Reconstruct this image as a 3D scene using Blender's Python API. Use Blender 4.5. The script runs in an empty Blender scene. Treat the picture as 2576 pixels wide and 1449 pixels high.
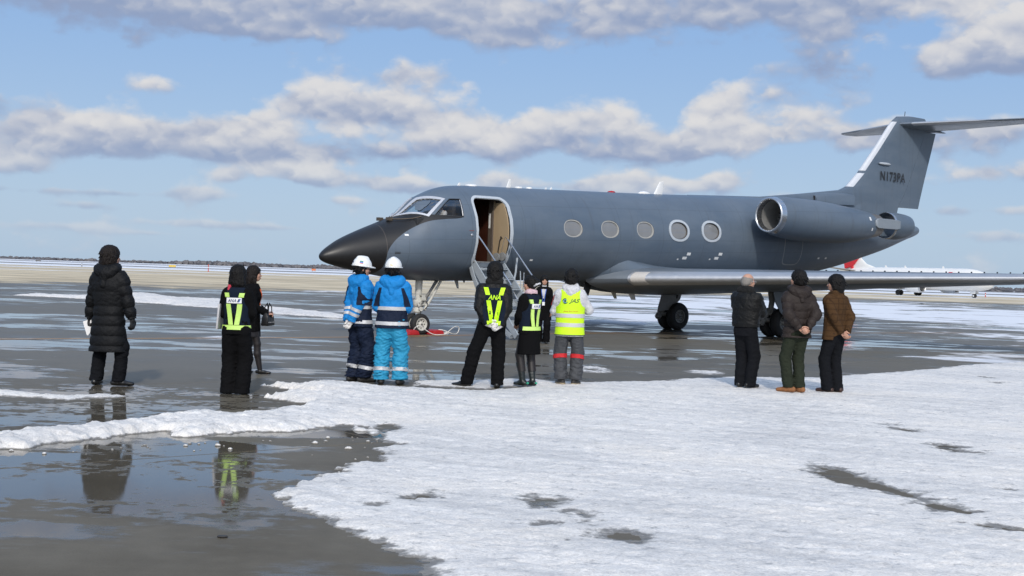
# An executive jet parked on a wet, partly snow covered apron, watched by small groups of people.
import bpy, bmesh, math, random
import numpy as np
from mathutils import Vector, Matrix

random.seed(7)
rng = np.random.default_rng(11)
scene = bpy.context.scene
COL = scene.collection
R = math.radians

# ------------------------------------------------------------------ camera
EYE = 1.57
ROLL = math.atan(0.0322)
PITCH = math.atan(35 * math.cos(ROLL) / 3250.0)
cam_data = bpy.data.cameras.new('camera')
cam_data.sensor_width = 36.0
cam_data.lens = 36.0 * 3250.0 / 2576.0
cam_data.clip_start = 0.1
cam_data.clip_end = 20000.0
cam = bpy.data.objects.new('camera', cam_data)
COL.objects.link(cam)
_F = Vector((0, math.cos(PITCH), -math.sin(PITCH)))
_R0 = Vector((1, 0, 0))
_U0 = Vector((0, math.sin(PITCH), math.cos(PITCH)))
_R = _R0 * math.cos(ROLL) + _U0 * math.sin(ROLL)
_U = -_R0 * math.sin(ROLL) + _U0 * math.cos(ROLL)
cam.matrix_world = Matrix(((_R.x, _U.x, -_F.x, 0), (_R.y, _U.y, -_F.y, 0), (_R.z, _U.z, -_F.z, EYE), (0, 0, 0, 1)))
scene.camera = cam

# ------------------------------------------------------------------ colour management
scene.view_settings.view_transform = 'Standard'
scene.view_settings.look = 'None'
scene.view_settings.exposure = 0.0
scene.view_settings.gamma = 1.0
scene.view_settings.use_curve_mapping = False

# ------------------------------------------------------------------ sun
SUN_EL, SUN_AZ = R(34), R(2.5)                    # behind the camera, a little to the right
sun_dir = Vector((math.sin(SUN_AZ) * math.cos(SUN_EL), -math.cos(SUN_AZ) * math.cos(SUN_EL), math.sin(SUN_EL)))
sd = bpy.data.lights.new('sun', 'SUN')
sd.energy = 2.1                                  # veiled by thin cloud, hence the soft edge
sd.angle = R(3.0)
sd.color = (1.0, 0.94, 0.86)
sun = bpy.data.objects.new('sun', sd)
sun.rotation_euler = (-sun_dir).to_track_quat('-Z', 'Y').to_euler()
sun.location = (20, -40, 40)
COL.objects.link(sun)

# ------------------------------------------------------------------ node helpers
class NT:
    """tiny wrapper round a node tree"""
    def __init__(self, tree):
        self.t = tree
        self.n = tree.nodes
        self.l = tree.links
    def new(self, kind, **kw):
        x = self.n.new(kind)
        for k, v in kw.items():
            setattr(x, k, v)
        return x
    def put(self, sock, v):
        if v is None:
            return
        if hasattr(v, 'is_output') or isinstance(v, bpy.types.NodeSocket):
            self.l.new(v, sock)
        elif isinstance(v, (tuple, list)) and len(v) == 3 and sock.type == 'RGBA':
            sock.default_value = (*v, 1)
        else:
            sock.default_value = v
    def math(self, op, a, b=None, c=None, clamp=False):
        x = self.new('ShaderNodeMath', operation=op, use_clamp=clamp)
        for i, v in enumerate((a, b, c)):
            self.put(x.inputs[i], v)
        return x.outputs[0]
    def vmath(self, op, a, b=None, c=None):
        x = self.new('ShaderNodeVectorMath', operation=op)
        for i, v in enumerate((a, b, c)):
            if v is not None:
                self.put(x.inputs[i], v)
        return x.outputs['Value'] if op in ('DOT_PRODUCT', 'LENGTH', 'DISTANCE') else x.outputs[0]
    def mix(self, f, a, b):
        x = self.new('ShaderNodeMix', data_type='RGBA', clamp_factor=True)
        self.put(x.inputs[0], f); self.put(x.inputs[6], a); self.put(x.inputs[7], b)
        return x.outputs[2]
    def fmix(self, f, a, b):
        x = self.new('ShaderNodeMix', data_type='FLOAT', clamp_factor=True)
        self.put(x.inputs[0], f); self.put(x.inputs[2], a); self.put(x.inputs[3], b)
        return x.outputs[0]
    def step(self, v, lo, hi):
        x = self.new('ShaderNodeMapRange', interpolation_type='SMOOTHSTEP')
        self.put(x.inputs[0], v); x.inputs[1].default_value = lo; x.inputs[2].default_value = hi
        return x.outputs[0]
    def noise(self, vec, scale, detail=4, rough=0.55, dims='3D', dist=0.0):
        x = self.new('ShaderNodeTexNoise', noise_dimensions=dims)
        self.put(x.inputs['Vector'], vec)
        x.inputs['Scale'].default_value = scale
        x.inputs['Detail'].default_value = detail
        x.inputs['Roughness'].default_value = rough
        x.inputs['Distortion'].default_value = dist
        return x.outputs['Fac']
    def xyz(self, x, y, z=0.0):
        c = self.new('ShaderNodeCombineXYZ')
        self.put(c.inputs[0], x); self.put(c.inputs[1], y); self.put(c.inputs[2], z)
        return c.outputs[0]
    def sep(self, v):
        s = self.new('ShaderNodeSeparateXYZ')
        self.put(s.inputs[0], v)
        return s.outputs

# ------------------------------------------------------------------ sky: Nishita blue with cumulus
def build_world():
    w = bpy.data.worlds.new('World')
    scene.world = w
    w.use_nodes = True
    T = NT(w.node_tree)
    T.n.clear()
    sky = T.new('ShaderNodeTexSky', sky_type='NISHITA')
    sky.sun_disc = False
    sky.sun_elevation = SUN_EL
    sky.sun_rotation = R(180) - SUN_AZ
    sky.air_density = 1.0
    sky.dust_density = 1.2
    sky.ozone_density = 1.0
    d = T.new('ShaderNodeTexCoord').outputs['Generated']
    s = T.sep(T.vmath('NORMALIZE', d))
    az = T.math('ARCTAN2', s[0], s[1])
    el = T.math('ARCSINE', s[2])
    P = T.xyz(az, el)
    # cumulus of this sky: azimuth, elevation, half width, half height (milliradians), amount, tone
    blobs = SKY_CLOUDS
    acc = None
    for (bx, by, bw, bh, am, tone) in blobs:
        bx, by, bw, bh = bx / 1000, by / 1000, bw / 1000, bh / 1000
        Pi = P if acc is None else T.vmath('MULTIPLY_ADD', acc, (1e-9, 1e-9, 1e-9), P)   # keeps the shader stack short
        q = T.vmath('MULTIPLY_ADD', Pi, (1 / bw, 1 / bh, 0), (-bx / bw, -by / bh, 0))
        g = T.math('POWER', 0.42, T.vmath('DOT_PRODUCT', q, q))
        c = T.vmath('MULTIPLY_ADD', T.xyz(g, T.math('MULTIPLY', g, T.sep(q)[1]), g), (am, am, am * tone), acc if acc is not None else (0, 0, 0))
        acc = c
    ac = T.sep(acc)
    M, H, Q = ac[0], ac[1], ac[2]
    Mi = T.math('ADD', M, 0.05)
    hrel = T.math('DIVIDE', H, Mi)                      # -1 base .. 1 top
    tone = T.math('DIVIDE', Q, Mi)
    # the rest of the sky carries the same broken cumulus
    azl = T.math('ABSOLUTE', az)
    outer = T.math('MAXIMUM', T.step(azl, 0.40, 0.52), T.step(el, 0.205, 0.30))
    nb = T.noise(T.xyz(T.math('MULTIPLY', az, 1.0), T.math('MULTIPLY', el, 2.0)), 3.2, 3, 0.5)
    Mo = T.math('MULTIPLY', outer, T.math('MULTIPLY', T.step(nb, 0.42, 0.66), 1.0))
    thin = T.math('MULTIPLY', T.math('POWER', 0.3, T.math('MULTIPLY', el, 11.0)), 0.27)   # veil of far clouds near the horizon
    Mt = T.math('ADD', T.math('ADD', T.math('MULTIPLY', T.math('MINIMUM', M, 1.5), 0.72), Mo), thin)
    hz = T.step(el, 0.0, 0.10)
    def puff(dz):
        """cauliflower heads: rounded tops, fine detail on their rims"""
        q = T.xyz(T.math('ADD', az, T.math('MULTIPLY', T.math('SUBTRACT', nf, 0.5), 0.022)), T.math('MULTIPLY', T.math('ADD', el, dz), 1.3))
        v = T.new('ShaderNodeTexVoronoi', voronoi_dimensions='2D', feature='SMOOTH_F1', normalize=True)
        T.put(v.inputs['Vector'], q)
        v.inputs['Scale'].default_value = 27.0
        v.inputs['Detail'].default_value = 1.6; v.inputs['Roughness'].default_value = 0.55; v.inputs['Lacunarity'].default_value = 2.3
        v.inputs['Smoothness'].default_value = 0.55; v.inputs['Randomness'].default_value = 1.0
        return T.math('SUBTRACT', 1.0, T.math('MULTIPLY', v.outputs['Distance'], 1.5))
    pq = T.xyz(az, T.math('MULTIPLY', el, 1.7))
    nf = T.noise(pq, 55, 4, 0.55, '2D')
    n1 = T.noise(pq, 15, 5, 0.52, '2D')
    p1 = puff(0.0)
    p2 = puff(0.0065)
    fb = T.math('ADD', T.math('MULTIPLY', T.math('SUBTRACT', n1, 0.5), 1.55), T.math('ADD', T.math('MULTIPLY', T.math('SUBTRACT', p1, 0.5), 0.75), T.math('MULTIPLY', T.math('SUBTRACT', nf, 0.5), 0.42)))
    raw = T.math('ADD', T.math('SUBTRACT', Mt, 0.42), fb)
    dens = T.step(raw, -0.10, 0.52)
    relief = T.math('MULTIPLY', T.math('SUBTRACT', p1, p2), 1.15)
    lum = T.math('ADD', T.math('MULTIPLY_ADD', hrel, 0.42, 0.50), relief)
    lum = T.math('ADD', lum, T.math('MULTIPLY', T.math('SUBTRACT', n1, 0.5), 0.5))
    lum = T.math('ADD', lum, T.math('MULTIPLY', T.math('SUBTRACT', nf, 0.5), 0.22))
    lum = T.math('ADD', lum, T.math('MULTIPLY', tone, 1.15))
    lum = T.step(lum, -0.12, 1.10)
    K = 1 / 0.1
    dark = tuple(v * K for v in (0.285, 0.355, 0.525))
    lit = tuple(v * K for v in (0.74, 0.725, 0.72))
    ccol = T.mix(lum, dark, lit)
    # distance takes contrast out of the low clouds
    ccol = T.mix(T.math('MULTIPLY_ADD', hz, -0.55, 0.55), ccol, tuple(v * K for v in (0.47, 0.57, 0.70)))
    base = T.mix(0.84, sky.outputs[0], T.mix(T.step(el, -0.02, 0.24), tuple(v * K for v in (0.455, 0.60, 0.775)), tuple(v * K for v in (0.265, 0.45, 0.78))))
    col = T.mix(T.math('MULTIPLY', dens, T.fmix(hz, 0.55, 0.93)), base, ccol)
    # glow added to the sky round the sun, behind the camera, for fill
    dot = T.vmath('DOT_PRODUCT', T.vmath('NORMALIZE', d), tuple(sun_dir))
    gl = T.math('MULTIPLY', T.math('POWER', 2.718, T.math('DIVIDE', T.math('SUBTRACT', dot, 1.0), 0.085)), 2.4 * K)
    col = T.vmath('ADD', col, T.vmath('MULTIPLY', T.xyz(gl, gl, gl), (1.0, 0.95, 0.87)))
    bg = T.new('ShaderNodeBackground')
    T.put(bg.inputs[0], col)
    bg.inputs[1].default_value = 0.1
    out = T.new('ShaderNodeOutputWorld')
    T.l.new(bg.outputs[0], out.inputs[0])
    w.cycles.sampling_method = 'MANUAL'
    w.cycles.sample_map_resolution = 512

SKY_CLOUDS = [
    (-334.8, 187.5, 116.9, 17.8, 1.25, -0.42), (-199.4, 191.0, 70.8, 17.2, 1.2, -0.08), (-85.5, 200.8, 101.5, 15.4, 1.2, -0.25), (0.6, 193.7, 92.3, 14.8, 1.1, -0.12),
    (83.7, 196.4, 58.5, 14.8, 0.95, -0.2), (157.5, 209.5, 80.0, 13.5, 1.05, -0.2), (222.2, 203.9, 67.7, 14.8, 0.95, -0.2), (289.8, 215.3, 49.2, 12.3, 0.8, -0.1),
    (0.6, 176.2, 33.8, 6.8, 0.8, 0.1), (-199.4, 175.0, 46.2, 4.3, 0.6, 0), (226.8, 168.7, 29.2, 21.5, 0.72, -0.38), (219.1, 157.7, 33.8, 12.3, 0.6, -0.35),
    (357.5, 196.0, 52.3, 23.1, 1.1, 0.3), (372.9, 171.8, 55.4, 15.4, 1.2, -0.05), (348.3, 163.4, 46.2, 9.2, 1.0, -0.35), (320.6, 167.1, 21.5, 12.3, 0.8, 0.2),
    (-269.5, 132.1, 22.2, 7.4, 0.85, 0.1), (-333.2, 128.2, 19.1, 8.0, 0.5, -0.1), (-268.6, 148.1, 18.5, 4.9, 0.35, -0.1), (-128.6, 127.4, 50.8, 12.9, 1.05, 0.12),
    (-156.3, 131.7, 18.5, 16.9, 0.6, 0.1), (-104.0, 148.8, 36.9, 10.5, 0.75, 0), (-90.2, 160.0, 11.1, 10.5, 0.55, 0.05), (-65.5, 153.1, 12.3, 7.7, 0.6, 0.05),
    (-113.2, 117.7, 36.9, 5.5, 0.8, -0.4), (-294.8, 101.1, 33.8, 12.3, 0.95, 0.12), (-217.8, 105.1, 33.8, 11.7, 0.95, 0.15), (-254.8, 93.2, 101.5, 10.5, 1.0, -0.1),
    (-362.5, 86.6, 43.1, 9.8, 0.95, 0.05), (-377.8, 107.7, 49.2, 12.3, 0.5, -0.15), (-393.2, 114.9, 12.3, 9.2, 0.7, -0.4), (-319.4, 78.8, 52.3, 5.5, 0.8, -0.35),
    (-211.7, 83.8, 61.5, 5.5, 0.8, -0.3), (-88.6, 106.2, 76.9, 9.8, 1.0, 0.18), (-64.0, 120.9, 40.0, 10.5, 0.85, 0.05), (-33.2, 103.4, 46.2, 12.3, 1.0, 0.1),
    (-94.8, 90.6, 80.0, 6.2, 0.8, -0.35), (0.6, 106.0, 18.5, 12.3, 0.7, 0.1), (34.5, 120.9, 21.5, 13.8, 1.0, 0.25), (71.4, 122.1, 24.6, 16.0, 1.1, 0.28),
    (56.0, 107.8, 43.1, 11.7, 1.0, -0.1), (65.2, 95.8, 46.2, 6.8, 0.8, -0.35), (12.9, 123.3, 9.2, 15.4, 0.5, 0.2), (108.3, 103.3, 40.0, 11.1, 0.95, 0.05),
    (157.5, 114.1, 36.9, 16.0, 1.0, 0.2), (154.5, 137.1, 26.2, 11.1, 0.85, 0.05), (182.2, 110.3, 18.5, 11.1, 0.8, 0.05), (139.1, 98.2, 40.0, 8.0, 0.8, -0.15),
    (194.5, 143.0, 12.3, 6.8, 0.6, 0.1), (237.5, 116.7, 36.9, 9.2, 0.9, 0.1), (219.1, 126.9, 21.5, 6.2, 0.6, 0.1), (265.2, 108.4, 52.3, 7.4, 0.85, -0.15),
    (289.8, 116.9, 24.6, 9.2, 0.7, 0), (342.2, 117.0, 33.8, 10.5, 0.7, 0.05), (376.0, 111.9, 33.8, 13.5, 0.9, -0.1), (249.8, 137.1, 33.8, 6.8, 0.5, 0),
    (-174.8, 72.4, 29.2, 8.6, 1.84, 0.22), (-147.1, 70.2, 18.5, 6.2, 1.4, 0.1), (-219.4, 67.2, 12.3, 5.5, 1.22, 0.05), (-242.5, 53.0, 29.2, 5.5, 1.4, 0.12),
    (-367.1, 69.6, 30.8, 6.8, 1.49, -0.05), (-100.9, 66.7, 21.5, 6.2, 1.31, 0.05), (-70.2, 65.3, 33.8, 4.3, 1.05, 0), (-11.7, 71.8, 21.5, 6.2, 1.22, 0.1),
    (40.6, 68.8, 36.9, 4.9, 1.05, 0.05), (83.7, 72.7, 30.8, 7.4, 1.49, 0.12), (157.5, 76.3, 16.9, 7.4, 1.4, 0.08), (123.7, 71.5, 21.5, 4.3, 1.05, 0.05),
    (-365.5, 49.6, 40.0, 3.1, 0.79, -0.25), (-304.0, 50.0, 30.8, 2.5, 0.7, -0.25), (-131.7, 52.5, 15.4, 3.1, 0.96, 0.1), (-242.5, 30.5, 43.1, 2.8, 0.96, 0.05),
    (-319.4, 40.3, 27.7, 2.8, 0.7, -0.2), (-340.9, 24.2, 46.2, 2.8, 0.7, 0), (-180.9, 29.4, 46.2, 2.2, 0.7, -0.1), (-279.4, 21.6, 18.5, 1.8, 0.7, 0.1),
    (348.3, 83.4, 18.5, 6.2, 1.14, 0), (386.8, 86.1, 15.4, 11.1, 1.4, 0.05), (323.7, 56.4, 27.7, 4.3, 1.05, 0), (354.5, 38.9, 33.8, 4.3, 1.05, 0.05),
    (296.0, 77.1, 18.5, 3.7, 0.7, 0), (372.9, 58.0, 21.5, 3.7, 0.88, 0),
]
build_world()
SNOW_POLY = [(-4.78, 11.08), (-4.46, 11.35), (-4.26, 11.6), (-4.12, 11.81), (-3.97, 11.81), (-3.91, 12.17), (-3.79, 12.06), (-3.7, 12.44), (-3.58, 12.85), (-3.38, 13.04), (-3.21, 13.37), (-2.95, 13.34), (-2.75, 13.6), (-2.53, 13.58), (-2.47, 14.0), (-2.34, 14.26), (-2.29, 14.93), (-2.53, 15.0), (-2.88, 15.4), (-2.68, 15.83), (-2.28, 15.88), (-2.64, 16.37), (-3.2, 16.89), (-2.79, 17.0), (-2.3, 17.42), (-1.74, 17.37), (-1.28, 17.18), (-1.99, 17.23), (-1.68, 17.03), (-1.38, 17.07), (-1.2, 17.45), (-1.36, 18.16), (-1.06, 18.63), (-0.62, 18.86), (-0.05, 19.32), (0.37, 19.32), (0.69, 19.1), (1.11, 19.12), (2.47, 19.97), (2.62, 20.4), (3.29, 20.77), (3.7, 21.36), (4.17, 21.3), (4.55, 21.35), (5.0, 21.64), (5.26, 21.64), (5.71, 22.27), (6.23, 22.82), (6.83, 23.44), (7.46, 24.1), (8.46, 25.38), (9.56, 26.74), (11.31, 28.42), (14.16, 31.21), (14, 3.0), (-0.04, 5.42), (-0.26, 6.18), (-0.39, 6.65), (-0.42, 6.78), (-0.41, 6.98), (-0.52, 7.06), (-0.58, 7.17), (-0.68, 7.38), (-0.81, 7.54), (-0.92, 7.7), (-0.57, 7.13), (-0.68, 7.37), (-0.89, 7.64), (-1.13, 7.99), (-1.29, 8.18), (-1.51, 8.66), (-1.6, 8.85), (-1.52, 9.14), (-1.47, 9.37), (-1.36, 9.81), (-1.29, 9.91), (-1.27, 10.39), (-1.03, 10.49), (-1.0, 10.73), (-1.12, 11.31), (-1.0, 11.61), (-1.18, 11.92), (-1.19, 12.47), (-1.27, 12.2), (-1.45, 12.53), (-1.55, 12.92), (-1.66, 13.03), (-1.87, 12.55), (-2.06, 12.28), (-2.46, 12.2), (-2.7, 11.89), (-2.87, 11.67), (-3.0, 11.67), (-3.18, 11.99), (-3.33, 11.87), (-3.46, 11.63), (-3.61, 11.42), (-3.76, 11.21), (-3.89, 10.96), (-3.93, 10.64), (-4.14, 10.54), (-4.43, 10.28)]
SNOW_GAP = [(-2.08, 17.22), (-1.38, 17.14), (-0.66, 17.1), (-0.35, 17.12), (-0.14, 17.42), (0.18, 17.81), (0.36, 18.23), (-0.04, 17.98), (-0.33, 17.52), (-0.68, 17.59), (-1.07, 17.69), (-1.27, 17.82), (-1.24, 17.43), (-1.71, 17.3)]
SNOW_HOLES = [[(-1.59, 12.99), (-1.48, 12.89), (-1.36, 12.79), (-1.32, 13.2), (-1.23, 13.25), (-1.08, 13.0), (-1.09, 12.67), (-1.22, 12.51), (-1.3, 12.55), (-1.46, 12.51)], [(-0.68, 8.87), (-0.61, 9.01), (-0.52, 9.04), (-0.49, 8.97), (-0.56, 8.9), (-0.63, 8.82)], [(-0.9, 8.61), (-0.83, 8.6), (-0.83, 8.54), (-0.88, 8.55)], [(0.13, 9.12), (0.25, 9.15), (0.4, 9.01), (0.39, 8.92), (0.31, 8.85), (0.31, 8.71), (0.25, 8.71), (0.17, 8.85)], [(0.39, 8.58), (0.44, 8.57), (0.44, 8.53), (0.39, 8.54)], [(0.42, 8.49), (0.52, 8.54), (0.61, 8.42), (0.54, 8.34)], [(0.23, 8.16), (0.34, 8.15), (0.33, 8.1), (0.24, 8.1)], [(0.49, 8.19), (0.63, 8.23), (0.59, 8.11), (0.56, 8.14)], [(0.57, 7.84), (0.64, 8.01), (0.78, 7.98), (0.88, 7.76), (0.83, 7.63), (0.67, 7.72), (0.61, 7.79)], [(2.65, 11.13), (2.86, 10.93), (2.92, 10.57), (2.93, 10.33), (3.03, 10.09), (3.1, 9.67), (3.13, 9.29), (3.23, 9.24), (3.27, 9.07), (3.21, 8.95), (3.12, 9.04), (2.99, 9.05), (3.02, 9.47), (2.93, 9.75), (2.75, 9.94), (2.58, 10.22), (2.56, 10.58)], [(4.24, 14.66), (4.33, 14.63), (4.41, 14.48), (4.3, 14.5)], [(4.24, 14.23), (4.4, 14.28), (4.48, 14.08), (4.4, 13.92), (4.29, 14.06)], [(4.23, 12.92), (4.5, 12.82), (4.37, 12.61), (4.41, 12.43), (4.53, 12.29), (4.28, 12.29), (4.22, 12.56)], [(3.12, 8.58), (3.26, 8.55), (3.39, 8.42), (3.4, 8.38), (3.26, 8.43), (3.17, 8.49)], [(3.84, 10.15), (3.97, 10.11), (3.92, 10.05)], [(8.45, 23.14), (8.56, 22.84), (8.4, 22.71)], [(8.09, 21.8), (8.35, 21.78), (8.09, 21.43)]]
DRIFTS = [[(-20.93, 54.19), (-21.04, 56.67), (-19.55, 55.69), (-18.4, 55.4), (-18.8, 59.97), (-18.87, 63.87), (-17.48, 63.35), (-15.91, 60.13), (-14.37, 56.76), (-13.69, 56.57), (-13.31, 57.88), (-12.67, 57.37), (-9.6, 49.06), (-7.54, 46.61), (-5.27, 42.72), (-5.33, 40.74), (-6.91, 41.89), (-8.94, 43.62), (-9.96, 45.14), (-10.7, 46.56), (-12.0, 47.41), (-13.6, 49.35), (-14.7, 49.93), (-15.98, 51.02), (-17.41, 52.42), (-19.26, 53.73)], [(-6.26, 15.39), (-6.05, 15.36), (-5.68, 15.17), (-5.29, 14.89), (-5.09, 14.86), (-4.82, 15.19), (-4.52, 15.09), (-4.52, 14.85), (-4.75, 14.73), (-4.94, 14.42), (-5.38, 14.6), (-5.75, 14.59), (-5.92, 14.57)]]

# ------------------------------------------------------------------ materials
_mats = {}
def mat(name, col, rough=0.5, metal=0.0, var=0.12, scale=8.0, bump=0.0, bscale=40.0, spec=0.5, coat=0.0, emit=None, sheen=0.0):
    """principled material: base colour broken by two octaves of object-space noise, optional bump"""
    if name in _mats:
        return _mats[name]
    m = bpy.data.materials.new(name)
    m.use_nodes = True
    T = NT(m.node_tree)
    b = T.n['Principled BSDF']
    pos = T.new('ShaderNodeTexCoord').outputs['Object']
    n = T.noise(pos, scale, 4, 0.6)
    f = T.math('MULTIPLY_ADD', T.math('SUBTRACT', n, 0.5), 2.2 * var, 1.0)
    mx = T.vmath('MULTIPLY', T.xyz(*col), T.xyz(f, f, f))
    T.l.new(mx, b.inputs['Base Color'])
    T.put(b.inputs['Roughness'], T.math('MULTIPLY_ADD', T.math('SUBTRACT', n, 0.5), 0.25, rough, clamp=True))
    b.inputs['Metallic'].default_value = metal
    b.inputs['Specular IOR Level'].default_value = spec
    b.inputs['Coat Weight'].default_value = coat
    b.inputs['Coat Roughness'].default_value = 0.1
    b.inputs['Sheen Weight'].default_value = sheen
    if bump:
        bp = T.new('ShaderNodeBump')
        bp.inputs['Strength'].default_value = bump
        bp.inputs['Distance'].default_value = 0.02
        T.l.new(T.noise(pos, bscale, 5, 0.6), bp.inputs['Height'])
        T.l.new(bp.outputs[0], b.inputs['Normal'])
    _mats[name] = m
    return m

def glass_mat(name, tint, rough=0.03, clear=0.75):
    m = bpy.data.materials.new(name)
    m.use_nodes = True
    T = NT(m.node_tree)
    T.n.clear()
    tr = T.new('ShaderNodeBsdfTransparent'); T.put(tr.inputs[0], (*tint, 1))
    gl = T.new('ShaderNodeBsdfGlossy'); gl.inputs['Roughness'].default_value = rough
    T.put(gl.inputs[0], (0.9, 0.95, 1.0, 1))
    fr = T.new('ShaderNodeFresnel'); fr.inputs[0].default_value = 1.5
    mx = T.new('ShaderNodeMixShader')
    T.put(mx.inputs[0], T.math('MULTIPLY_ADD', fr.outputs[0], clear, 0.02, clamp=True))
    T.l.new(tr.outputs[0], mx.inputs[1]); T.l.new(gl.outputs[0], mx.inputs[2])
    o = T.new('ShaderNodeOutputMaterial')
    T.l.new(mx.outputs[0], o.inputs[0])
    return m

# ------------------------------------------------------------------ objects
def tag(o, label=None, cat=None, group=None, kind=None):
    if label: o['label'] = label
    if cat: o['category'] = cat
    if group: o['group'] = group
    if kind: o['kind'] = kind
    return o

def link(o, parent=None):
    COL.objects.link(o)
    if parent is not None:
        o.parent = parent
    return o

def empty(name, loc=(0, 0, 0), rz=0.0, parent=None):
    o = bpy.data.objects.new(name, None)
    o.location = loc
    o.rotation_euler = (0, 0, rz)
    o.empty_display_size = 0.2
    return link(o, parent)

def mesh(name, V, F, m=None, parent=None, smooth=True, fix=False, angle=None):
    me = bpy.data.meshes.new(name)
    V = np.asarray(V, float)
    me.from_pydata([tuple(v) for v in V.tolist()], [], [tuple(f) for f in (F.tolist() if hasattr(F, 'tolist') else F)])
    if fix:
        bm = bmesh.new(); bm.from_mesh(me)
        bmesh.ops.remove_doubles(bm, verts=bm.verts, dist=1e-5)
        bmesh.ops.recalc_face_normals(bm, faces=bm.faces)
        bm.to_mesh(me); bm.free()
    for x in (m if isinstance(m, (list, tuple)) else [m]):
        if x is not None:
            me.materials.append(x)
    me.polygons.foreach_set('use_smooth', [bool(smooth)] * len(me.polygons))
    if angle is not None:
        me.set_sharp_from_angle(angle=R(angle))
    me.update()
    return link(bpy.data.objects.new(name, me), parent)

class G:
    """gathers simple shapes into one mesh"""
    def __init__(s):
        s.V = []; s.F = []
    def add(s, V, F):
        o = len(s.V)
        s.V += [tuple(map(float, v)) for v in V]
        s.F += [tuple(int(i) + o for i in f) for f in F]
        return s
    def box(s, lo, hi, M=None):
        (a, b, c), (d, e, f) = lo, hi
        V = [(a, b, c), (d, b, c), (d, e, c), (a, e, c), (a, b, f), (d, b, f), (d, e, f), (a, e, f)]
        if M is not None:
            V = [tuple(M @ Vector(v)) for v in V]
        return s.add(V, [(0, 3, 2, 1), (4, 5, 6, 7), (0, 1, 5, 4), (1, 2, 6, 5), (2, 3, 7, 6), (3, 0, 4, 7)])
    def tube(s, pts, r, n=10, caps=True):
        P = [np.asarray(p, float) for p in pts]
        rr = r if isinstance(r, (list, tuple)) else [r] * len(P)
        rings = []
        up = None
        for i, p in enumerate(P):
            t = P[min(i + 1, len(P) - 1)] - P[max(i - 1, 0)]
            t = t / (np.linalg.norm(t) + 1e-9)
            if up is None:
                up = np.array([0, 0, 1.0]) if abs(t[2]) < 0.9 else np.array([1.0, 0, 0])
            x = np.cross(up, t); x /= np.linalg.norm(x) + 1e-9
            y = np.cross(t, x); up = y
            rings.append([p + rr[i] * (math.cos(a) * x + math.sin(a) * y) for a in np.linspace(0, 2 * math.pi, n, endpoint=False)])
        return s.loft(rings, True, caps)
    def loft(s, rings, closed=True, caps=True):
        n = len(rings[0]); V = [v for r in rings for v in r]; F = []
        for i in range(len(rings) - 1):
            for j in range(n if closed else n - 1):
                k = (j + 1) % n
                F.append((i * n + j, i * n + k, (i + 1) * n + k, (i + 1) * n + j))
        if caps:
            F.append(tuple(range(n - 1, -1, -1)))
            F.append(tuple((len(rings) - 1) * n + j for j in range(n)))
        return s.add(V, F)
    def lathe(s, prof, o, ax, n=40, caps=False):
        """prof: (distance along ax, radius)"""
        ax = np.asarray(ax, float); ax /= np.linalg.norm(ax)
        h = np.array([0, 0, 1.0]) if abs(ax[2]) < 0.9 else np.array([1.0, 0, 0])
        x = np.cross(h, ax); x /= np.linalg.norm(x); y = np.cross(ax, x)
        o = np.asarray(o, float)
        rings = [[o + d * ax + r * (math.cos(a) * x + math.sin(a) * y) for a in np.linspace(0, 2 * math.pi, n, endpoint=False)] for d, r in prof]
        return s.loft(rings, True, caps)
    def build(s, name, m=None, parent=None, smooth=True, fix=True, angle=35):
        return mesh(name, s.V, s.F, m, parent, smooth, fix, angle)

def bevel(o, w=0.006, seg=2):
    me = o.data
    bm = bmesh.new(); bm.from_mesh(me)
    bmesh.ops.bevel(bm, geom=list(bm.edges) + list(bm.verts), offset=w, segments=seg, affect='EDGES', profile=0.6)
    bm.to_mesh(me); bm.free()
    me.polygons.foreach_set('use_smooth', [True] * len(me.polygons))
    me.set_sharp_from_angle(angle=R(40))
    return o

def pchip(xs, ys, x):
    xs = np.asarray(xs, float); ys = np.asarray(ys, float); x = np.asarray(x, float)
    hh = np.diff(xs); d = np.diff(ys) / hh; m = np.zeros(len(xs))
    for i in range(1, len(xs) - 1):
        if d[i - 1] * d[i] > 0:
            w1 = 2 * hh[i] + hh[i - 1]; w2 = hh[i] + 2 * hh[i - 1]
            m[i] = (w1 + w2) / (w1 / d[i - 1] + w2 / d[i])
    m[0] = d[0]; m[-1] = d[-1]
    i = np.clip(np.searchsorted(xs, x) - 1, 0, len(xs) - 2)
    t = np.clip((x - xs[i]) / hh[i], 0, 1)
    return ys[i] * (2 * t**3 - 3 * t**2 + 1) + hh[i] * m[i] * (t**3 - 2 * t**2 + t) + ys[i + 1] * (-2 * t**3 + 3 * t**2) + hh[i] * m[i + 1] * (t**3 - t**2)

def text_mesh(body, size, shear=0.0, bold=0.0, space=1.0):
    """flat glyph outlines as (verts 2D, triangles), left aligned on the base line"""
    c = bpy.data.curves.new('lettering', 'FONT')
    c.body = body; c.size = size; c.shear = shear; c.offset = bold; c.space_character = space
    c.resolution_u = 4
    o = bpy.data.objects.new('lettering', c)
    COL.objects.link(o)
    dg = bpy.context.evaluated_depsgraph_get()
    me = o.evaluated_get(dg).to_mesh()
    V = np.array([v.co[:2] for v in me.vertices])
    F = [tuple(p.vertices) for p in me.polygons]
    o.evaluated_get(dg).to_mesh_clear()
    bpy.data.objects.remove(o); bpy.data.curves.remove(c)
    return V, F

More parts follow.
